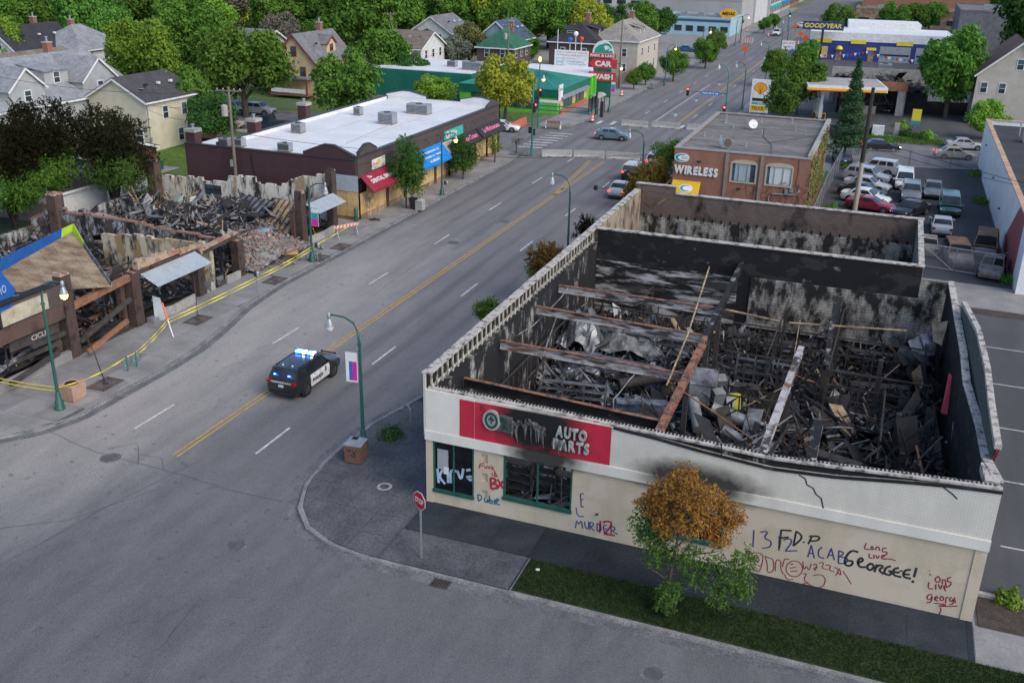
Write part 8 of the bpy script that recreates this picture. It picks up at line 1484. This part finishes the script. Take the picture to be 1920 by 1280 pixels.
# ------------------------------------------------------------------ trees and plants
LG = {'bright': leafmat('leaf_bright', (.128, .240, .033), (.210, .345, .048)), 'mid': leafmat('leaf_mid', (.068, .158, .030), (.128, .247, .042)), 'dark': leafmat('leaf_dark', (.033, .093, .027), (.068, .143, .033)), 'silver': leafmat('leaf_silver', (.17, .21, .15), (.26, .30, .22)), 'yellow': leafmat('leaf_yellow', (.255, .300, .033), (.360, .390, .053)), 'olive': leafmat('leaf_olive', (.150, .180, .060), (.225, .240, .090)), 'burnt': leafmat('leaf_burnt', (.012, .014, .008), (.03, .028, .014), .15), 'rust': leafmat('leaf_rust', (.25, .12, .03), (.36, .19, .05)), 'ochre': leafmat('leaf_ochre', (.17, .12, .03), (.22, .15, .045)), 'lime': leafmat('leaf_lime', (.112, .210, .045), (.075, .150, .038)), 'fir': leafmat('leaf_fir', (.033, .083, .039), (.060, .128, .053), .2), 'grey': leafmat('leaf_grey', (.14, .13, .10), (.19, .17, .13))}
def quads(P, N, s, aspect=.62):
    n = len(P); a = np.cross(N, rng.normal(size=(n, 3))); a /= np.linalg.norm(a, axis=1)[:, None] + 1e-9; b = np.cross(N, a); s = s[:, None]
    V = np.stack([P - a * s - b * s * aspect * .6, P + a * s * .2 - b * s * aspect, P + a * s, P - a * s * .1 + b * s * aspect], 1).reshape(-1, 3); return V
def npmesh(name, V, m):
    me = bpy.data.meshes.new(name); n = len(V) // 4; me.vertices.add(len(V)); me.vertices.foreach_set('co', V.astype(np.float32).ravel()); me.loops.add(n * 4); me.loops.foreach_set('vertex_index', np.arange(n * 4, dtype=np.int32)); me.polygons.add(n); me.polygons.foreach_set('loop_start', np.arange(0, n * 4, 4, dtype=np.int32)); me.materials.append(m); me.update(); me.validate(); return me
def crown(name, m, H0, rx, rz, nblob, nleaf, ls, seed, flat=.0, top=1.0):
    r_ = np.random.default_rng(seed); C = r_.normal(size=(nblob, 3)); C /= np.linalg.norm(C, axis=1)[:, None]; C *= r_.random((nblob, 1)) ** .45 * .74; C[:, 2] = np.where(C[:, 2] < 0, C[:, 2] * .75, C[:, 2])
    rad = r_.uniform(.17, .34, nblob); bi = r_.integers(0, nblob, nleaf); D = r_.normal(size=(nleaf, 3)); D[:, 2] += .35; D /= np.linalg.norm(D, axis=1)[:, None]
    rr = (r_.random((nleaf, 1)) ** .35); P = C[bi] + D * rad[bi][:, None] * rr; jit = r_.normal(size=(nleaf, 3)) * .025; P = (P + jit) * np.array([rx, rx, rz]); P[:, 2] += H0
    N = D + r_.normal(size=(nleaf, 3)) * .55; N /= np.linalg.norm(N, axis=1)[:, None]
    return npmesh(name, quads(P, N, ls * r_.uniform(.6, 1.35, nleaf)), m)
def trunkmesh(h, r, seed, m=None, limbs=6, spread=2.2):
    q = random.Random(seed); mb = MB(); mb.tube([(0, 0, -.1), (q.uniform(-.1, .1), q.uniform(-.1, .1), h * .45), (q.uniform(-.3, .3), q.uniform(-.3, .3), h)], [r * 1.25, r, r * .5], 8)
    for k in range(limbs):
        a = 2 * PI * k / limbs + q.uniform(-.4, .4); z = h * q.uniform(.45, .9); L = spread * q.uniform(.7, 1.2); mb.tube([(0, 0, z), (math.cos(a) * L * .45, math.sin(a) * L * .45, z + L * .5), (math.cos(a) * L, math.sin(a) * L, z + L * 1.0)], [r * .5, r * .33, r * .1], 6)
    return mb.mesh('trunk', m or mBark, 60)
PROTO = {}
def proto(kind, i):
    k = (kind, i)
    if k in PROTO: return PROTO[k]
    s = hash(kind) % 7 * 0 + sum(map(ord, kind)) * 13 + i * 101
    PROTO[k] = (crown('crown', LG[kind], 5.2, 5.0, 4.9, 34 + 6 * i, 13500, .22, s), trunkmesh(3.6, .26, s)); return PROTO[k]
GRP = {}
def tree(x, y, kind, sc_, label, name='leafy_tree', group=None, sz=1.0, i=None, rz=None, z=0):
    i = random.randrange(3) if i is None else i; cm, tm = proto(kind, i); o = empty(name, (x, y, z), random.uniform(0, 6.28) if rz is None else rz, label, 'tree', group); o.scale = (sc_, sc_, sc_ * sz)
    link('trunk', tm, o); link('crown', cm, o); return o
def treepx(px, py, zc, kind, sc_, label, **k):   # crown centre pixel at height zc
    p = G(px, py, zc); return tree(p.x, p.y, kind, sc_, label, **k)
# single trees one can point to
treepx(455, 135, 6, 'mid', 1.5, 'broad round green tree spreading over the parked suvs', sz=.85); treepx(645, 150, 6, 'mid', 1.05, 'round dark green tree behind the white flat roof'); treepx(240, 100, 6, 'bright', 1.15, 'bright green tree behind the dark roofed cream house'); treepx(360, 80, 7, 'mid', 1.45, 'tall green tree between the red roofed and yellow houses'); treepx(300, 105, 6, 'bright', 1.2, 'bright leafy tree rising over the cream house ridge'); treepx(95, 78, 6, 'mid', .95, 'green tree before the hipped pale roof', sz=.9)
treepx(812, 165, 4, 'bright', .75, 'loose green tree against the green car wash wall', sz=.85); p = G(947, 232); tree(p.x, p.y, 'yellow', .92, 'yellow green tree on the lawn beside the green car wash', sz=1.08); treepx(845, 85, 5, 'silver', .85, 'silvery pale willow like tree behind the car wash', sz=.9); treepx(880, 70, 6, 'olive', .9, 'tall olive tree with yellow tips beside the silver tree', sz=1.1); treepx(790, 70, 5, 'dark', .7, 'dark brownish tree beside the brown roofed house'); treepx(985, 75, 5, 'mid', .8, 'green tree in front of the green hipped roof'); treepx(770, 125, 4, 'dark', .7, 'dark tree by the white porch house'); treepx(690, 50, 8, 'mid', 1.6, 'huge tall green tree above the yellow house', sz=1.15)
treepx(560, 120, 4, 'mid', .5, 'small tree beside the yellow house porch')
for px, py, sc_, lb in ((1262, 152, .62, 'young street tree beside the wide driveway on the far left kerb'), (1322, 128, .66, 'street tree glowing under an amber lamp on the far left kerb'), (1340, 112, .66, 'street tree next to the far bus shelter'), (1210, 160, .42, 'small tree before the beige stucco house'), (1188, 168, .35, 'shrubby young tree at the wooden fence'), (1432, 62, .5, 'small street tree by the oval orange sign'), (1450, 55, .5, 'small street tree on the distant left kerb')):
    p = G(px, py); tree(p.x, p.y, 'mid', sc_, lb)
for px, py, k, sc_, lb in ((1452, 162, 'mid', .68, 'green street tree behind the scallop price sign'), (1492, 215, 'mid', .95, 'large green tree between the price sign and the conifer'), (1465, 235, 'lime', .68, 'light green pyramidal tree beside the price sign'), (1508, 140, 'mid', .7, 'green tree near the blue tyre shop entrance')):
    p = G(px, py); tree(p.x, p.y, k, sc_, lb, sz=1.0)
tree(24.9, 128.5, 'mid', 1.28, 'big round green tree shading the burnt gas station shop', sz=1.1, i=1); p = G(1880, 160); tree(p.x + 6, p.y + 20, 'dark', 2.1, 'towering dark green tree above the beige house', sz=1.1); p = G(1900, 235); tree(p.x + 2.5, p.y + 4, 'bright', 1.0, 'leafy green tree overhanging the white walled building'); tree(29.5, 112, 'bright', .7, 'spreading green shrub tree at the corner of the white walled building', sz=.8)
for px, py, lb in ((1672, 45, 'small green tree behind the tyre shop roof'), (1705, 42, 'rounded green tree behind the tyre shop'), (1740, 38, 'dark green tree before the grey shingled hall'), (1565, 52, 'low green tree behind the navy sign')): p = G(px, py + 25); tree(p.x, p.y, 'mid', 1.0, lb)
# dense canopy beyond the houses
CAN = 'leafy trees in the canopy'
def canopy_row(n, f, kinds, s0, s1):
    for k in range(n):
        x, y = f(); kd = random.choice(kinds)
        tree(x, y, kd, random.uniform(s0, s1), {'mid': 'leafy mid green tree in the dense canopy behind the houses', 'bright': 'bright green tree in the dense canopy behind the houses', 'dark': 'dark green tree in the dense canopy behind the houses', 'olive': 'olive toned tree in the dense canopy behind the houses', 'yellow': 'yellow green tree in the dense canopy behind the houses', 'grey': 'bare greyish tree in the dense canopy behind the houses'}[kd], group=CAN + ', ' + kd, sz=random.uniform(.9, 1.2))
random.seed(5)
for px, py, k_, s in ((30, 30, 'mid', 1.5), (75, 20, 'dark', 1.5), (130, 25, 'bright', 1.4), (175, 22, 'mid', 1.6), (230, 25, 'dark', 1.5), (285, 28, 'mid', 1.5), (335, 35, 'mid', 1.5), (390, 40, 'bright', 1.4), (440, 25, 'grey', 1.4), (490, 25, 'yellow', 1.3), (530, 48, 'grey', 1.0), (560, 30, 'mid', 1.5), (610, 25, 'mid', 1.5), (650, 20, 'mid', 1.7), (745, 30, 'mid', 1.5), (800, 25, 'mid', 1.4), (850, 30, 'mid', 1.5), (905, 25, 'mid', 1.4), (960, 40, 'mid', 1.3), (1000, 30, 'bright', 1.2), (1045, 35, 'mid', 1.3), (1110, 38, 'yellow', 1.2), (1150, 35, 'dark', 1.1), (1200, 30, 'mid', 1.1), (1235, 28, 'dark', 1.0), (15, 75, 'bright', 1.1), (120, 110, 'mid', .9), (190, 130, 'mid', .8), (210, 60, 'mid', 1.2), (420, 90, 'mid', 1.0), (520, 90, 'mid', .9), (330, 150, 'mid', .9), (395, 165, 'dark', .7), (730, 85, 'mid', 1.1), (600, 60, 'mid', 1.0)):
    p = G(px, py, 7); tree(p.x, p.y, k_, s, {'mid': 'leafy mid green tree in the dense canopy behind the houses', 'bright': 'bright green tree in the dense canopy behind the houses', 'dark': 'dark green tree in the dense canopy behind the houses', 'yellow': 'yellow green tree in the dense canopy behind the houses', 'grey': 'bare greyish tree in the dense canopy behind the houses'}[k_], group=CAN + ', ' + k_)
def wedge(a0, a1, d0, d1):
    def f():
        a = R(random.uniform(a0, a1)); d = math.sqrt(random.uniform(d0 ** 2, d1 ** 2)); return CAM.x - math.sin(a) * d, CAM.y + math.cos(a) * d
    return f
canopy_row(110, wedge(24, 52, 215, 420), ['mid', 'mid', 'bright', 'dark', 'mid', 'olive'], 1.3, 1.9); canopy_row(70, wedge(20, 54, 420, 760), ['mid', 'dark', 'bright'], 1.8, 2.6); canopy_row(16, wedge(17, 25, 235, 330), ['mid', 'bright', 'yellow'], 1.2, 1.6); canopy_row(16, wedge(-14, -4, 260, 480), ['mid', 'dark'], 1.4, 2.0)
far_ = wedge(-40, 62, 800, 1700); P = []; r_ = np.random.default_rng(3)
for k in range(2600): x, y = far_(); P.append((x, y, r_.uniform(1, 9)))
P = np.array(P); PP = np.repeat(P, 10, 0) + r_.normal(size=(26000, 3)) * np.array([5, 5, 3.0]); N = r_.normal(size=(26000, 3)); N[:, 2] += .6; N /= np.linalg.norm(N, axis=1)[:, None]
tag(link('distant_woodland', npmesh('woodland', quads(PP, N, r_.uniform(1.4, 2.6, 26000)), LG['mid'])), kind='stuff')
# honey locust on the verge: rust top, green skirt
lo = empty('locust_tree', (11.85, -4.1, 0), 0, 'small street tree with scorched orange top and green lower leaves before the cream wall', 'tree')
def frond(P0, dirv, n, L, w_, V):
    pass
def sprays(cent, rads, n, ls, seed, droop=.35):
    r2 = np.random.default_rng(seed); k = len(cent); bi = r2.integers(0, k, n); D = r2.normal(size=(n, 3)); D /= np.linalg.norm(D, axis=1)[:, None]; base = np.array(cent)[bi] + D * np.array(rads)[bi][:, None] * (r2.random((n, 1)) ** .4)
    out = []; dirs = D * .6 + r2.normal(size=(n, 3)) * .4; dirs[:, 2] -= droop; dirs /= np.linalg.norm(dirs, axis=1)[:, None]; P = []
    for j in range(7): P.append(base + dirs * (j * ls * .75) + r2.normal(size=(n, 3)) * ls * .35)
    P = np.concatenate(P); N = r2.normal(size=P.shape); N[:, 2] += .4; N /= np.linalg.norm(N, axis=1)[:, None]; return quads(P, N, ls * r2.uniform(.6, 1.3, len(P)), .4)
link('crown', npmesh('crown', sprays([(-.5, .5, 5.0), (.6, .3, 5.2), (.1, .9, 5.5), (1.3, .9, 4.6), (-1.0, .7, 4.3), (.6, .1, 4.4), (1.6, .6, 3.8), (-.3, .2, 4.0), (1.9, 1.0, 4.3)], [.6, .65, .5, .6, .5, .65, .5, .5, .4], 1500, .065, 11), LG['rust']), lo)
link('lower_crown', npmesh('crown', sprays([(-1.2, .5, 3.6), (-.4, .3, 3.0), (-.5, .4, 2.4), (-.9, .3, 3.1), (1.5, .4, 2.4), (2.2, .3, 2.3), (2.6, .5, 2.9), (1.0, .2, 2.0), (1.9, .0, 1.5), (.1, 0, 1.3), (-.05, 0, .7), (.6, .2, 2.8), (2.7, .2, 1.9)], [.5, .5, .5, .45, .5, .55, .45, .5, .4, .45, .35, .5, .35], 1250, .065, 12, .6), LG['lime']), lo)
mb = MB(); mb.tube([(0, 0, -.1), (.02, .05, 1.5), (.15, .2, 3.2), (.2, .4, 4.8)], [.07, .06, .045, .02], 8)
for a, b, c in (((.05, .1, 1.8), (.8, .2, 2.2), (1.6, .3, 2.5)), ((.1, .15, 2.4), (-.5, .3, 3.0), (-1.1, .5, 3.9)), ((.15, .2, 3.0), (.8, .4, 3.8), (1.5, .8, 4.5)), ((.05, .08, 1.5), (-.6, .0, 1.9), (-1.3, .1, 2.2)), ((.1, .2, 2.6), (1.4, .3, 3.0), (1.7, .4, 3.1))): mb.tube([a, b, c], [.035, .025, .008], 6)
mb.build('trunk', mBark, lo, 60)
# scorched street trees behind the parapet and beside the brick shop
def small(px, py, X, kind, r, label, z0=None, n=1500, ls=.09, name='street_tree', trunk=True, seed=1, col2=None):
    p = PX(px, py, X); o = empty(name, (p.x, p.y, 0), 0, label, 'tree'); h = p.z
    rr = random.Random(seed); cs = [(rr.gauss(0, r * .35), rr.gauss(0, r * .35), h + rr.gauss(0, r * .4)) for _ in range(10)]
    link('crown', npmesh('crown', sprays(cs, [r * .45] * 10, n, ls, seed, .1), LG[kind]), o)
    if col2: link('lower_crown', npmesh('crown', sprays([(a, b, c - r * .6) for a, b, c in cs], [r * .45] * 10, n // 2, ls, seed + 1, .2), LG[col2]), o)
    if trunk:
        mb = MB(); mb.tube([(0, 0, 0), (.05, 0, h * .5), (0, 0, h)], [.09, .07, .03], 7)
        for k in range(5): a = 2 * PI * k / 5; mb.tube([(0, 0, h * .6), (math.cos(a) * r * .6, math.sin(a) * r * .6, h + r * .3)], [.04, .01], 5)
        mb.build('trunk', mBark, o)
    return o
small(1024, 480, -3.9, 'ochre', 1.3, 'scorched brown street tree peering over the roofless shop parapet', col2='lime', seed=3); small(915, 580, -3.2, 'lime', .8, 'small green tree tip beside the parapet of the roofless shop', n=700, seed=4); small(1100, 428, -3.8, 'burnt', .8, 'dark twiggy tree top behind the roofless shop parapet', n=300, seed=5)
small(1212, 345, -3.4, 'ochre', 2.1, 'large ochre scorched tree beside the silver sedan', n=3600, ls=.1, seed=6); small(1250, 290, -3.0, 'mid', 1.6, 'green street tree at the corner of the white lettered brick shop', n=1400, seed=7)
for px, py, r, lb, s in ((760, 314, 1.75, 'leafy maple on the pavement before the red awning', 8), (868, 284, 1.4, 'leafy leaning tree on the pavement before the tan awning', 9)): small(px, py, -24.2, 'dark', r, lb, n=1300, ls=.11, seed=s, col2='mid')
small(928, 272, -24.3, 'bright', .8, 'thin sapling with sparse leaves near the black awnings', n=160, seed=10); small(968, 262, -24.0, 'grey', .6, 'bare sapling at the end of the shop row pavement', n=30, seed=12)
small(1680, 380, 9.6, 'olive', 1.5, 'sparse olive shrub tree in the gap behind the roofless shop', n=900, seed=14); 
# scorched trees behind the ruins
def scorched(x, y, H, r, label, seed, green):
    o = empty('scorched_tree', (x, y, 0), 0, label, 'tree'); rr = random.Random(seed); mb = MB(); tips = []
    for k in range(5):
        a = 2 * PI * k / 5 + rr.uniform(-.3, .3); t = Vector((math.cos(a) * r * .8, math.sin(a) * r * .8, H * rr.uniform(.8, 1.0))); mid_ = Vector((math.cos(a) * r * .25, math.sin(a) * r * .25, H * .4)); mb.tube([(0, 0, 0), mid_, t * .8 + Vector((0, 0, H * .1)), t], [.16, .11, .06, .015], 7); tips.append(t)
        for j in range(6): b = mid_.lerp(t, rr.uniform(.1, .9)); e = b + Vector((rr.gauss(0, 1), rr.gauss(0, 1), rr.uniform(.6, 2))); mb.tube([b, e], [.035, .008], 5); tips.append(e)
    mb.build('trunk', mBarkBurn, o); C = [tuple(t) for t in tips] + [tuple(t * .75 + Vector((0, 0, .3))) for t in tips]
    link('crown', npmesh('crown', sprays(C, [.75] * len(C), 3400, .13, seed, -.1), LG['burnt']), o); gc = [(c[0] * 1.0, c[1] * 1.0, c[2] * .62) for c in C]
    link('lower_crown', npmesh('crown', sprays([c for c in gc if c[0] > green], [.7] * len([c for c in gc if c[0] > green]), 1500, .12, seed + 5, .3), LG['lime' if green < 0 else 'mid']), o); return o
p = G(115, 410); scorched(p.x - 1.5, p.y, 9.4, 3.6, 'large blackened tree standing behind the charred chimney', 31, 1.0); p = G(212, 398); scorched(p.x, p.y + .5, 9.2, 3.3, 'blackened tree with green lower leaves before the white garage', 32, -.5); p = G(30, 430); scorched(p.x, p.y, 8.6, 3.4, 'blackened tree at the back of the fallen blue roof sign', 33, .6); p = G(-40, 450); scorched(p.x, p.y, 8.6, 3.4, 'scorched tree with leaves left at the far end of the ruins', 34, -1)
# conifer
co = G(1585, 300); o = empty('conifer', (co.x, co.y, 0), 0, 'tall dark green conifer beside the brick shop', 'tree'); MB().tube([(0, 0, 0), (0, 0, 11.8)], [.2, .03], 8).build('trunk', mBark, o); r2 = np.random.default_rng(8); n = 9000; t = r2.random(n) ** .7; z = 11.9 - t * 10.6; a = r2.random(n) * 6.283; whorl = .65 + .35 * np.abs(np.sin(z * 2.6)); rad = (.15 + t * 2.6) * whorl * r2.random(n) ** .4
P = np.stack([rad * np.cos(a), rad * np.sin(a), z - rad * .18], 1); N = np.stack([np.cos(a) * .4, np.sin(a) * .4, np.ones(n)], 1) + r2.normal(size=(n, 3)) * .4; N /= np.linalg.norm(N, axis=1)[:, None]; link('crown', npmesh('crown', quads(P, N, .17 * r2.uniform(.6, 1.4, n), .4), LG['fir']), o)
# shrubs, ivy, tufts
def shrub(x, y, r, kind, label, n=500, ls=.09, group=None, z=0):
    o = empty('shrub', (x, y, z), 0, label, 'shrub', group); r2 = np.random.default_rng(int(abs(x * 31 + y * 17)) + 3); D = r2.normal(size=(n, 3)); D[:, 2] = np.abs(D[:, 2]); D /= np.linalg.norm(D, axis=1)[:, None]; P = D * r * (r2.random((n, 1)) ** .35) * (1 + .2 * np.sin(D[:, :1] * 7)); P[:, 2] *= .85; N = D + r2.normal(size=(n, 3)) * .5; N /= np.linalg.norm(N, axis=1)[:, None]
    link('foliage', npmesh('foliage', quads(P, N, ls * r2.uniform(.6, 1.4, n)), LG[kind]), o); MB().tube([(0, 0, -.05), (0, 0, r * .5)], [.04, .02], 5).build('stem', mBark, o)
p = G(1892, 1128); shrub(p.x, p.y, .62, 'bright', 'round bright green shrub in the soil bed at the car park', 900, .06); p = G(735, 818); shrub(p.x, p.y, .75, 'dark', 'dark weeds filling an old tree pit on the corner pavement', 500, .07)
for px, py, k, lb in ((1660, 268, 'mid', 'low green shrub by the white electrical cabinet'), (1700, 255, 'dark', 'dark maroon shrub between the cabinets'), (1725, 262, 'dark', 'dark shrub beside the yellow notice sign'), (1740, 258, 'bright', 'bright shrub beside the orange cone'), (1690, 238, 'bright', 'bright shrub behind the pale cabinet'), (1600, 250, 'dark', 'dark shrub beside the conifer'), (1633, 252, 'dark', 'maroon shrub before the guard hoop')): p = G(px, py); shrub(p.x, p.y, 1.2, k, lb, 500, .13)
for px, py, lb in ((1640, 310, 'green weeds along the lot fence behind the silver suv'), (1590, 318, 'green bush at the corner of the lot fence'), (1560, 395, 'green bush under the leaning chain link'), (1830, 330, 'green weeds at the white wall by the lot gate'), (1838, 380, 'weeds growing along the foot of the white wall'), (1893, 530, 'weeds at the near corner of the white wall'), (245, 408, 'low green bush at the foot of the iron railing')): p = G(px, py); shrub(p.x, p.y, .9, 'mid', lb, 350, .1)
r2 = np.random.default_rng(4); n = 4200; iv = empty('ivy', (11.3, 53.5, 0), 0, 'ivy climbing the side wall of the orange brick shop', 'plant'); P = np.stack([r2.normal(.06, .07, n), r2.random(n) * 20, 6.9 - r2.random(n) ** .8 * 5.5], 1); keep = (np.sin(P[:, 1] * .9) + np.sin(P[:, 2] * 1.3 + P[:, 1] * .4)) > -.7; P = P[keep]; N = r2.normal(size=P.shape) * .5 + np.array([1, 0, .4]); N /= np.linalg.norm(N, axis=1)[:, None]; V = quads(P, N, .14 * r2.uniform(.6, 1.4, len(P))); link('foliage', npmesh('foliage', V, LG['olive']), iv)
def tufts(name, n, region, z, h, m, seed):
    r2 = np.random.default_rng(seed); x0, x1, y0, y1 = region; P = np.stack([r2.uniform(x0, x1, n), r2.uniform(y0, y1, n), np.full(n, z)], 1); d = r2.normal(size=(n, 3)) * .5; d[:, 2] = 1; d /= np.linalg.norm(d, axis=1)[:, None]; s = np.cross(d, r2.normal(size=(n, 3))); s /= np.linalg.norm(s, axis=1)[:, None]; hh = (h * r2.uniform(.5, 1.4, n))[:, None]; w_ = hh * .16
    tag(link(name, npmesh(name, np.stack([P - s * w_, P + s * w_, P + d * hh + s * w_ * .3, P + d * hh - s * w_ * .3], 1).reshape(-1, 4 * 3).reshape(-1, 3), m)), kind='stuff')
LG['verge'] = leafmat('leaf_verge', (.022, .05, .014), (.045, .075, .022), .2); tufts('grass_blades', 34000, (5.9, 26, -4.8, -2.55), .012, .075, LG['verge'], 5); tufts('grass_blades', 9000, (-61, -45, 52, 72), 0, .16, LG['bright'], 6); tufts('grass_blades', 5000, (6, 25, 104.3, 108), .01, .25, LG['mid'], 7)
# ------------------------------------------------------------------ utility poles and wires
def upole(x, y, h, label, arm=True, lean=(0, 0), two=None, trans=False, armdir=0, r=.15):
    o = empty('utility_pole', (x, y, 0), armdir, label, 'utility pole'); top = Vector((lean[0], lean[1], h))
    if two: MB().tube([(0, 0, 0), top * two], [r * 1.1, r], 10).build('pole_base', mat('pale_wood', (.45, .40, .33), (.36, .31, .25), 2, .9, stretch=(4, 4, .4)), o); MB().tube([top * two, top], [r, r * .75], 10).build('pole', mat('tarred_wood', (.02, .019, .018), (.04, .036, .033), 3, .8, stretch=(4, 4, .5)), o)
    else: MB().tube([(0, 0, 0), top], [r * 1.1, r * .75], 10).build('pole', mPole, o)
    if arm:
        MB().bar(top + Vector((-1.2, 0, -.35)), top + Vector((1.2, 0, -.35)), .1, .12).build('cross_arm', mPole, o)
        for q in (-1.05, -.5, .5, 1.05): MB().lathe([(.05, 0), (.07, .05), (.04, .16)], top + Vector((q, 0, -.29)), 8).build('insulator', mGal, o)
        for s in (-1, 1): MB().bar(top + Vector((0, 0, -.9)), top + Vector((s * .6, 0, -.4)), .04).build('brace', mGal, o)
    if trans: MB().lathe([(.05, 0), (.3, .03), (.3, .95), (.1, 1.05)], (-.5, -.05, h - 2.6), 14).build('transformer', mConcLt, o, 50); part(o, 'bracket', mGal, -.25, -.1, -.06, .06, h - 2.2, h - 2.0); part(o, 'meter_box', mGal, -.35, -.12, -.2, .1, 3.9, 4.5)
    return o
upole(-38.3, 40.2, 11.0, 'grey wooden utility pole with transformer behind the ruined wall', trans=True, armdir=.25); upole(15.25, 64.3, 11.6, 'black topped leaning utility pole standing in the car lot', arm=False, two=.4, r=.22); upole(-58.0, 31, 12.5, 'wooden utility pole with cross arm above the scorched trees', armdir=.5); p = G(735, 140); upole(p.x, p.y, 11, 'wooden utility pole among the trees by the white house', armdir=.3); p = G(1160, 165); upole(p.x, p.y, 11.5, 'tall brown utility pole before the beige stucco house', arm=False); upole(-47, 133, 10, 'utility pole with transformer behind the green car wash', trans=True)
wr = empty('overhead_wires', (0, 0, 0), 0, 'overhead cables crossing the street between utility poles', 'cables')
def wire(a, b, sag, r=.018):
    a, b = Vector(a), Vector(b); n = 14; MB().tube([a.lerp(b, i / n) - Vector((0, 0, sag * 4 * (i / n) * (1 - i / n))) for i in range(n + 1)], r, 5).build('cable', mBlackM, wr)
wire((-38.3, 40.2, 10.6), (-47, 133, 9.6), 1.5); wire((-38.3, 40.2, 10.6), (-58, 31, 12.1), .8); wire((-38.3, 40.2, 9.9), (-62, 57.2, 5.5), .6); wire((-38.3, 40.2, 9.3), (-61.9, 60, 5.2), .8); wire((-38.3, 40.2, 8.6), (-62, 57, 5.0), .9)
wire((-38.3, 40.2, 7.0), (15.25, 64.3, 8.0), 2.6, .022); wire((15.25, 64.3, 8.4), (-.6, 53.5, 3.3), .4); wire((15.25, 64.3, 7), (60, 30, 7), 1.2, .025); wire((15.25, 64.3, 6.2), (60, 44, 6), 1.4, .02); wire((15.25, 64.3, 10.8), (11.5, 74, 6.6), .3); wire((-47, 133, 9.6), (-28.6, 140, 11.2), .8)
wire(PX(1400, 352, -4.5), PX(1112, 352, -8.5), .3, .03)
MB().lathe([(.05, -.25), (.2, -.2), (.22, .2), (.05, .25)], PX(1117, 352, -8.5), 12).build('cable_coil', mBlackM, wr)
# loose oddments
o = thing_at('garden_tools', 692, 412, 'rake and broom leaning on the boarded corner with a heap of rubbish', 'tools')
for dx in (0, .35, .9): MB().bar((dx, .1 - dx * .3, 0), (dx - .25, .6 - dx * .2, 1.4), .035).build('handle', mWood, o)
blobm = MB(); [blobm.cbox((random.uniform(.2, 1.0), random.uniform(-.2, .3), .08), (.2, .15, .12), random.random()) for _ in range(14)]; tag(blobm.build('rubbish', mChar2, o), kind='stuff')
o = thing_at('green_post', 668, 416, 'short dark green bollard at the boarded shop corner', 'bollard'); MB().lathe([(.16, 0), (.16, 1.2), (.1, 1.3)], n=12).build('post', mGreenM, o, 40)
for px, py, lb in ((289, 325, 'green wheeled bin at the end of the driveway'), (300, 318, 'green bin beside the lawn edge')): o = thing_at('wheelie_bin', px, py, lb, 'bin'); part(o, 'body', mGreenM, -.28, .28, -.3, .3, .05, .95); part(o, 'lid', mGreenM, -.31, .31, -.33, .33, .951, 1.02)
o = thing_at('litter', 1008, 1071, 'small white paper scrap on the dark grass verge', 'litter'); MB().cbox((0, 0, .1), (.16, .1, .05), .4).build('scrap', mWhiteP, o)
